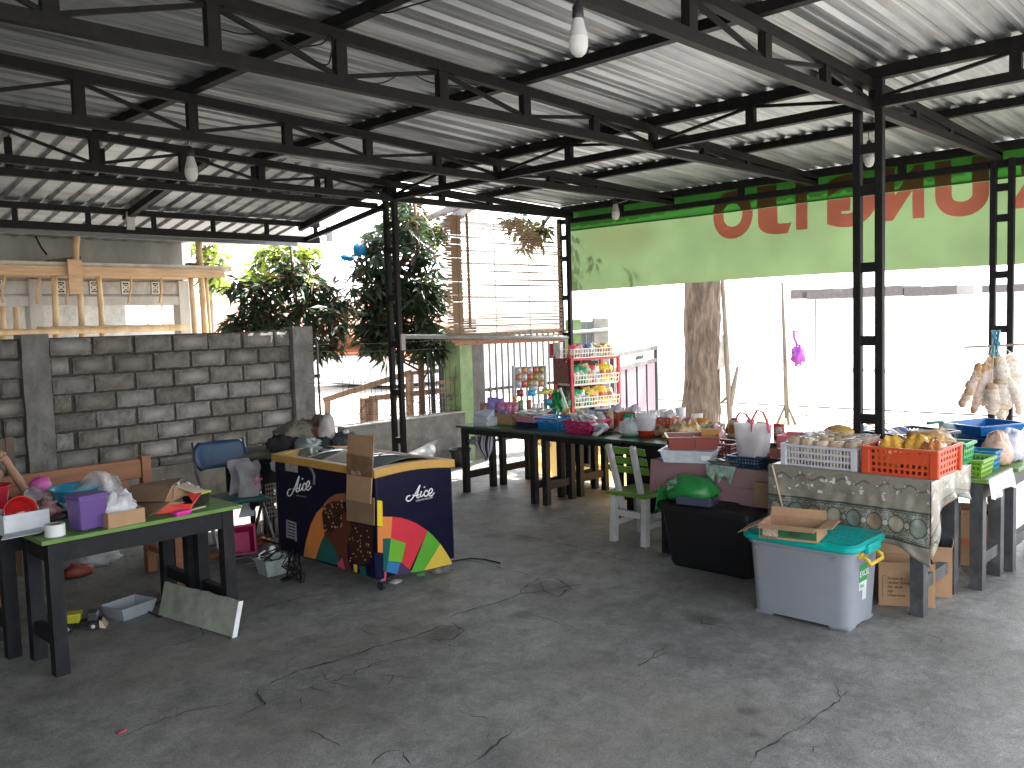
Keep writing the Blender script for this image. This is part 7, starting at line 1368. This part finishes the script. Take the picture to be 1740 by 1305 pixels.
for k, (x, y, rz_, dz) in enumerate(((-.09,.05,.5,.02),(-.02,.02,-.4,.035),(.06,.04,.3,.03),(.0,.09,1.,.05))): pillow(MB(), (x,y,dz), .12, .10, .02, rz_, R(75)).build('packet', mLp, t, smooth=True)
for x, rz_ in ((-.07,.5),(.0,-.3),(.06,.35)): m = MB(); m.poly([(x-.045,-.04,.012),(x+.045,-.04,.014),(x+.03,-.055,-.05),(x+.0+rz_*.04,-.056,-.10),(x-.03,-.055,-.045)]); m.build('hanging_packet', mLp, t, solid=.006)
p, s = spot(1265, 797, PZ); basket('dark_blue_basket', 'low dark blue basket holding the white carrier bag', (p.x+.14,p.y+.01,PZ), RZ, 60*s, .26, .075, plastic('ink_blue', (.008,.03,.07), rough=.4), 10, 6, 3, .92)
t = thing('carrier_bag', 'frosted white carrier bag with red handles standing in the dark blue basket', 'bag', (p.x+.13,p.y+.01,PZ+.02), RZ)
mFr = M('frosted_bag', (.70,.68,.70), rough=.4, alpha=.9, transl=.4, var=.05); m = MB()
bw, bh = 72*s, .255
for sg in (-1, 1): m.grid(lambda a, b: ((a-.5)*bw*(.80+.22*b), sg*(.085-.05*b)*(1-abs(2*a-1)**4)+.006*noise.noise(Vector((a*8,b*6,sg))), .004+bh*b), 16, 10)
m.build('bag_body', mFr, t, smooth=True)
mHr = M('red_webbing', (.42,.03,.05), rough=.7)
for sg, xo in ((-1,.07),(1,-.09)):
    m = MB(); pts = [Vector((xo-.055,sg*.037,bh-.045)),Vector((xo-.05,sg*.037,bh+.04)),Vector((xo-.02,sg*.033,bh+.095)),Vector((xo+.02,sg*.033,bh+.085)),Vector((xo+.05,sg*.037,bh+.03)),Vector((xo+.065,sg*.037,bh-.045))]
    if sg > 0: pts = [Vector((p_.x, p_.y, bh+(p_.z-bh)*.7)) for p_ in pts]
    for a_, b_ in zip(pts, pts[1:]): m.bar(a_, b_+(b_-a_)*.02, .004, .026, (0,sg,0))
    m.build('handle', mHr, t)
m = MB(); blob(m, (.01,0,.008), (.10,.055,.11), 80, .3, 3, 10); m.build('contents', M('pink_snacks', (.5,.26,.2), rough=.5, var=.4, scale=50), t, smooth=True)
p, s = spot(1318, 800, PZ); basket('black_basket', 'low black basket squeezed between blue basket and white crate', (p.x+.14,p.y+.04,PZ), RZ, 46*s, .26, .075, plastic('basket_black', (.012,.013,.018)), 8, 6, 3, .92)
m = MB(); blob(m, (p.x+.14,p.y+.05,PZ+.04), (.09,.09,.05), 81, .5, 3, 8); tag(m.build('snack_bag', M('maroon_snack', (.3,.08,.06), rough=.4, var=.4), smooth=True), 'maroon snack bags in the low black basket', 'bag')
p, s = spot(1222, 776, PZ); basket('maroon_basket', 'maroon basket behind the carrier bag and brown tray', (p.x+.1,p.y+.02,PZ), RZ, .22, .2, .09, plastic('maroon_plastic', (.16,.03,.02)), 7, 5, 3)
for k, (px, py, col, lab) in enumerate(((1200,747,(.6,.26,.3),'pink striped sweets bag left of the carrier bag'),(1215,752,(.5,.22,.2),'dull red sweets bag in the maroon basket'))):
    c = GU(px, py, 5.55); m = MB(); blob(m, c-Vector((0,0,.05)), (.07,.07,.07), 90+k, .4, 3, 8); tag(m.build('snack_bag', M('sw'+str(k), col, rough=.35, var=.5, scale=40), smooth=True), lab, 'bag')
c = G(1215,724,.72); t = thing('blue_platter', 'bright blue flat plastic lid lying on the rear table', 'platter', (c.x,c.y,.72)); MB().lathe([(0,0),(.2,0),(.22,.02),(.0,.024)], (0,0,0), 24).build('disc', plastic('azure', (.02,.2,.45)), t, smooth=50)
pt_ = table('rear black table carrying the blue lid and sweets', 6.12, 6.6, 2.2, 3.15, BZ, mBLK2, group='tables at the right')
t['label'] = 'bright blue round plastic lid on a stack behind the white carrier bag'; t.location = (6.35,2.95,BZ+.05); MB().box((0,0,-.025), (.3,.3,.049)).build('stack', mWhite, t)
# ---------------------------------------------------------------- second and third cloth tables at the right
T2 = BZ
table('black table with silver cloth behind the gold one', 5.43, 5.90, 1.50, 2.3, T2, mGreenTop, leg=mTblLt, group='tables at the right', lw=.07)
table('rightmost black table of the stall', 5.94, 6.62, 1.47, 2.3, T2-.002, mGreenTop, leg=mTblLt, group='tables at the right', lw=.075)
table('black table behind the hanging cracker bags', 6.7, 7.3, 1.2, 2.3, T2, mBLK2, leg=mTblLt, group='tables at the right', lw=.07)
t = thing('silver_cloth', 'short crinkled silver white cloth hanging off the second right table', 'tablecloth', (5.43,1.49,0)); m = MB()
m.grid(lambda a, b: (.48*a, -.006-.014*b-.012*math.sin(a*21)*b, T2+.003-(.11+.02*math.sin(a*7))*b), 30, 6); m.grid(lambda a, b: (.48*a, -.006+.02*b, T2+.003), 8, 1); m.build('cloth', M('silver_cloth_mat', (.48,.47,.44), rough=.35, var=.3, scale=22), t, smooth=True)
def on(px, py, z, v): c = GV(px, py, v); return Vector((c.x, v, z))
for nm, lab, u, v, z, w_, d_, h_, col, nx in (('blue_box','plain blue plastic box beside the orange crate',5.19,1.66,RZt+.004,.20,.16,.135,(.03,.06,.30),0),('green_basket','green plastic basket at the end of the blue box',5.40,1.66,RZt+.004,.18,.16,.12,(.04,.38,.11),5),('lime_basket','small lime green slotted basket on the second right table',5.58,1.62,T2+.002,.24,.18,.10,(.20,.42,.02),7),('small_blue_basket','small bright blue basket on the second right table',5.84,1.62,T2+.002,.14,.14,.11,(.01,.24,.42),4)):
    if nx: basket(nm, lab, (u,v,z), 0, w_, d_, h_, plastic(nm+'_p', col, transl=.25), nx, nx, 3)
    else: t = thing(nm, lab, 'box', (u,v,z)); m = MB(); tray(m, w_, d_, h_, .005, .92, 0, .006); m.build('shell', plastic(nm+'_p', col), t)
basket('navy_crate', 'large dark navy basket of wrapped snacks behind the green basket', (5.62,1.98,T2+.08), R(-20), .42, .34, .15, plastic('deep_navy', (.02,.03,.06)), 16, 12, 4)
t = thing('carton_riser', 'brown carton under the large dark navy basket', 'carton', (5.62,1.98,T2+.003), R(-20)); carton(t, .34, .28, .076, mKar)
q = random.Random(91)
for k in range(9): packet('snack_packet', f'clear wrapped snack at the {("left","middle","right")[k % 3]} {("front","centre","back")[k//3]} of the large navy basket', (5.62-.12+.12*(k//3)+q.uniform(-.02,.02), 1.98+.1-.1*(k % 3), T2+.2), .10, .12, .05, q.uniform(0,6), mk['white'], R(60+q.uniform(-30,30)), 'snacks in the navy basket', 'packet', k)
m = MB(); blob(m, (5.33,1.72,RZt+.05), (.09,.08,.10), 95, .35, 3, 10); tag(m.build('snack_bag', film('tan_bag_film', (.68,.52,.4), .75), smooth=True), 'clear bag of tan snacks standing in the blue box', 'bag')
m = MB(); blob(m, (6.03,1.60,T2+.004), (.10,.08,.13), 96, .3, 3, 10); tag(m.build('snack_bag', M('peach_bag', (.55,.36,.27), rough=.35, var=.35, scale=30), smooth=True), 'peach coloured snack bag on the rightmost table', 'bag')
m = MB(); blob(m, (6.25,1.58,T2+.004), (.12,.08,.13), 97, .3, 3, 10); tag(m.build('snack_bag', film('lilac_film', (.6,.58,.68), .8), smooth=True), 'pale lilac plastic bag at the right edge of the stall', 'bag')
t = thing('blue_tray', 'bright blue plastic tray tilted on top of a blue box at right', 'tray', (6.45,1.80,T2+.14), R(-25)); m = MB(); tray(m, .42, .32, .07, .006, .85, 0, .012); m.build('shell', plastic('royal_blue', (.01,.12,.36), rough=.3), t)
t = thing('blue_crate', 'long dark blue box under the tilted blue tray', 'box', (6.45,1.80,T2+.002), R(-15)); m = MB(); tray(m, .46, .34, .13, .006, .92, 0, .01); m.build('shell', plastic('cobalt', (.015,.05,.2)), t)
p = G(1640,744,.72); t = thing('white_pitcher', 'tall pale green white cup with a green scoop behind the orange crate', 'cup', (6.3,1.98,T2)); MB().lathe([(0,0),(.045,0),(.06,.21),(.056,.21),(.042,.006),(0,.006)], (0,0,0), 18).build('shell', plastic('mint_white', (.55,.62,.56), transl=.2), t, smooth=50); MB().tube([(0,0,.1),(-.02,.03,.22),(-.13,.09,.215)], .012, 6).build('scoop', plastic('scoop_green', (.05,.2,.1)), t, smooth=True)
# cartons under the gold table
def cbox(lab, c, rz, w_, d_, h_, mt=mKar, flaps=(), **k): t = thing('carton', lab, 'carton', c, rz, 'cartons under the gold table'); carton(t, w_, d_, h_, mt, flaps); return t
ca = cbox('printed brown carton on the floor behind the cloudy tub', (5.0,1.80,0), R(-62), .29, .20, .245, mKar, [('back', R(60), .06)])
for k, tx in enumerate(('Simpan di', 'tempat kering', 'dan sejuk', 'jaga', 'kebersihan')): text('lettering', tx, .021, mInk, ca, (-.10,-.1012,.15-.024*k), (1,0,0), (0,0,1), .0003)
for k, (x0, z0_, x1_, z1_) in enumerate(((-.125,.05,-.123,.17),(.05,.05,.052,.17),(.05,.168,.09,.17),(-.125,.168,-.11,.17))): MB().poly([(x0,-.1012,z0_),(x1_,-.1012,z0_),(x1_,-.1012,z1_),(x0,-.1012,z1_)]).build('print_line', mInk, ca)
cbox('open brown carton standing behind the printed one under the table', (5.27,1.82,0), R(-66), .34, .26, .29, mKar, [('right', R(80), .04)])
cbox('tall wide brown carton with a clear bag sticking out under the gold table', (5.62,2.02,0), R(-60), .50, .34, .40, M('kraft_dark', (.30,.18,.095), rough=.85, var=.18, scale=5, dirt=.3), [('left', R(70), .08)])
m = MB(); blob(m, (5.58,2.10,.33), (.12,.10,.11), 101, .4, 3, 10); tag(m.build('plastic_bag', film('tan_film', (.6,.52,.43), .7), smooth=True), 'crumpled clear tan bag in the tall brown carton', 'bag')
cd = cbox('brown carton with a torn black lining beyond the second table leg', (6.08,1.72,0), R(-70), .22, .24, .36, mKar)
MB().poly([(.03,-.121,.36),(.11,-.121,.37),(.115,-.124,.24),(.085,-.124,.16),(.07,-.123,.27)]).build('torn_lining', mBLK2, cd, solid=.003); MB().box((.0,-.1215,.15), (.20,.003,.05)).build('orange_band', plastic('band_orange', (.45,.14,.05)), cd)
m = MB(); m.box((0,0,.2), (.03,.24,.4), 0); o = m.build('white_board_scrap', mPaper); o.location = (5.1,2.25,0); o.rotation_euler = (0,R(6),0); tag(o, 'grey white board scrap behind the printed carton', 'board')
# ---------------------------------------------------------------- crackers hung on the far right post
hb_ = [(1650,655,13,75,-22,(.50,.30,.13),'leftmost tan cracker bag leaning out'),(1664,660,13,82,-14,(.46,.27,.13),'second tan cracker bag'),(1676,650,15,75,-6,(.50,.28,.12),'brown cracker bag with purple label'),(1688,632,15,52,3,(.70,.36,.04),'orange noodle cracker bag'),(1686,678,18,50,2,(.60,.44,.28),'lower pale tan cracker bag'),(1705,650,17,88,8,(.66,.56,.43),'cream ring cracker bag'),(1700,690,15,46,10,(.62,.48,.33),'lower cream cracker bag'),(1724,632,16,60,14,(.64,.56,.48),'pale cracker bag nearest the right edge'),(1725,672,13,66,20,(.60,.46,.32),'lower right tan cracker bag'),(1700,670,20,50,0,(.6,.47,.33),'middle pale cracker bag')]
for k, (px, py, w_, h_, an, col, lab) in enumerate(hb_):
    D = 6.75+.03*(k % 4); c = GD(px, py, D); s = D/FPX; t = thing('cracker_bag', lab+' hung on the far right post', 'bag', c, math.atan2(_R.y,_R.x), 'cracker bags hung on the far right post'); q = random.Random(200+k)
    m = MB(); n = 7
    for i in range(n):
        zc_ = (.5-(i+.5)/n)*h_*s; blob(m, (q.uniform(-.008,.008), q.uniform(-.015,.015), zc_), (w_*s*.66*(.72+.28*math.sin(i/(n-1)*2.6+.3)), w_*s*.42, h_*s/n*.78), k*9+i, .25, 2.5, 6, False)
    m.v = [tuple(Matrix.Rotation(R(-an),3,'Y')@Vector(v)) for v in m.v]; stuff(m.build('crackers', M('crk'+str(k), col, rough=.45, var=.25, scale=30, transl=.25), t, smooth=True))
    m = MB(); m.lathe([(.004,h_*s*.62),(w_*s*.25,h_*s*.5),(w_*s*.72,h_*s*.3),(w_*s*.76,-h_*s*.3),(w_*s*.3,-h_*s*.52),(0,-h_*s*.53)], (0,0,0), 12, 1, .75); m.v = [tuple(Matrix.Rotation(R(-an),3,'Y')@Vector(v)) for v in m.v]; m.build('film', film('cracker_film', (.85,.83,.8), .3, .12), t, smooth=True)
    MB().tube([Matrix.Rotation(R(-an),3,'Y')@Vector((0,0,h_*s*.6)), GD(1694,590,D)-c if False else Matrix.Rotation(-t.rotation_euler[2],3,'Z')@(GD(1692+(px-1692)*.35,588,D)-c)], .0025, 4).build('string', mPaper, t)
t = thing('blue_rope', 'bundle of blue plastic rope tied to the far right post', 'rope', GD(1692,583,6.8)); m = MB(); q = random.Random(3)
for k in range(10): m.tube([Vector((q.uniform(-.03,.03),q.uniform(-.03,.03),.10)), Vector((q.uniform(-.03,.03),q.uniform(-.03,.03),0)), Vector((q.uniform(-.05,.04),q.uniform(-.03,.03),-.10))], .006, 5)
stuff(m.build('strands', plastic('rope_blue', (.02,.22,.33)), t))
t = thing('hanging_rail', 'thin horizontal pipe on the far right post carrying cracker bags', 'pipe', GD(1700,587,6.8)); MB().cyl(GD(1640,590,6.8)-Vector(t.location), GD(1760,584,6.8)-Vector(t.location), .008, n=6).build('tube', mPole, t)
post(6.55+.0, 2.0-.0, 1.0) if False else None
# ================================================================ BULBS AND CABLES under the roof
mBulb = M('bulb_diffuser', (.72,.72,.70), rough=.35, transl=.4, var=.03); mBase = plastic('bulb_base', (.42,.42,.42), rough=.45); mSock = plastic('socket_black', (.015,.015,.015))
def bulb(lab, pos, top, r=.03, cord=mBLK):
    t = thing('light_bulb', lab, 'light bulb', pos, 0, 'bulbs hanging from the roof'); k = r/.03
    MB().lathe([(0,-.052*k),(.012*k,-.05*k),(.023*k,-.04*k),(.0295*k,-.022*k),(.0305*k,-.005*k),(.0295*k,.008*k)], (0,0,0), 24).build('globe', mBulb, t, smooth=True); MB().lathe([(.0297*k,.008*k),(.028*k,.02*k),(.0195*k,.05*k),(.0165*k,.066*k),(.0,.066*k)], (0,0,0), 24).build('base', mBase, t, smooth=50)
    MB().lathe([(.0175*k,.064*k),(.0185*k,.07*k),(.0175*k,.10*k),(.008*k,.115*k),(0,.115*k)], (0,0,0), 18).build('socket', mSock, t, smooth=50)
    P_ = [Vector((0,0,.11*k))]+[Vector(p)-Vector(pos) for p in top]; Q_ = []
    for i in range(len(P_)-1):
        p0, p1, p2, p3 = P_[max(i-1,0)], P_[i], P_[i+1], P_[min(i+2,len(P_)-1)]
        for j in range(6): u_ = j/6; Q_.append(.5*((2*p1)+(-p0+p2)*u_+(2*p0-5*p1+4*p2-p3)*u_*u_+(-p0+3*p1-3*p2+p3)*u_**3))
    Q_.append(P_[-1]); MB().tube(Q_, .003, 5).build('cord', cord, t, smooth=True)
mWc_ = M('white_cord', (.5,.48,.45), rough=.6)
b1 = GD(983,68,2.9); bulb('large near bulb hanging at the top centre of the roof', b1, [b1+Vector((.01,0,.3)), b1+Vector((.0,.02,.62))], .031)
b2 = GV(325,290,5.34); bulb('bulb hanging on a pale cord near the left trusses', b2, [GV(322,255,5.34), GV(323,215,5.36), GV(332,165,5.34)], .040, mWc_)
b3 = GU(1046,362,7.9); bulb('small bulb before the green banner corner', b3, [GU(1049,345,7.9), GU(1060,342,7.9), GU(1067,338,7.9), GU(1069,315,7.9), GU(1078,306,7.9), GU(1140,300,7.6)], .045, mWc_)
b4 = GU(1477,270,6.72); bulb('bulb hanging between the tubes of the near right post', b4, [b4+Vector((0,.005,.2)), b4+Vector((0,0,.27))], .036, mSock)
def cable(lab, pts, mt=mBLK, r=.004):
    Q_ = []; P_ = [Vector(p) for p in pts]
    for i in range(len(P_)-1):
        p0, p1, p2, p3 = P_[max(i-1,0)], P_[i], P_[i+1], P_[min(i+2,len(P_)-1)]
        for j in range(6): u_ = j/6; Q_.append(.5*((2*p1)+(-p0+p2)*u_+(2*p0-5*p1+4*p2-p3)*u_*u_+(-p0+3*p1-3*p2+p3)*u_**3))
    Q_.append(P_[-1]); tag(MB().tube(Q_, r, 5).build('cable', mt, smooth=True), lab, 'cable')
cable('black cable looping beside a truss vertical at upper left', [GV(508,80,3.70), GV(545,75,3.70), GV(565,60,3.70), GV(560,105,3.70), GV(548,110,3.70)]); cable('black cable sagging along the second truss', [GV(360,45,3.78), GV(410,58,3.78), GV(470,62,3.78), GV(560,118,3.76), GV(640,142,3.76), GV(690,123,3.76), GV(730,140,3.76), GV(780,147,3.76)])
cable('pale cable running under a purlin near the banner', [GU(1090,303,7.4), GU(1150,290,7.3), GU(1215,272,7.2), GU(1250,262,7.1)], mWc_); cable('white cable loop beside the small bulb', [GU(1085,332,7.9), GU(1100,338,7.9), GU(1115,336,7.9), GU(1122,332,7.9)], mWc_); cable('thin black cable on the near purlin', [GV(620,18,3.4), GV(655,22,3.3), GV(690,12,3.2), GV(730,0,3.1), GV(760,-12,3.0)])
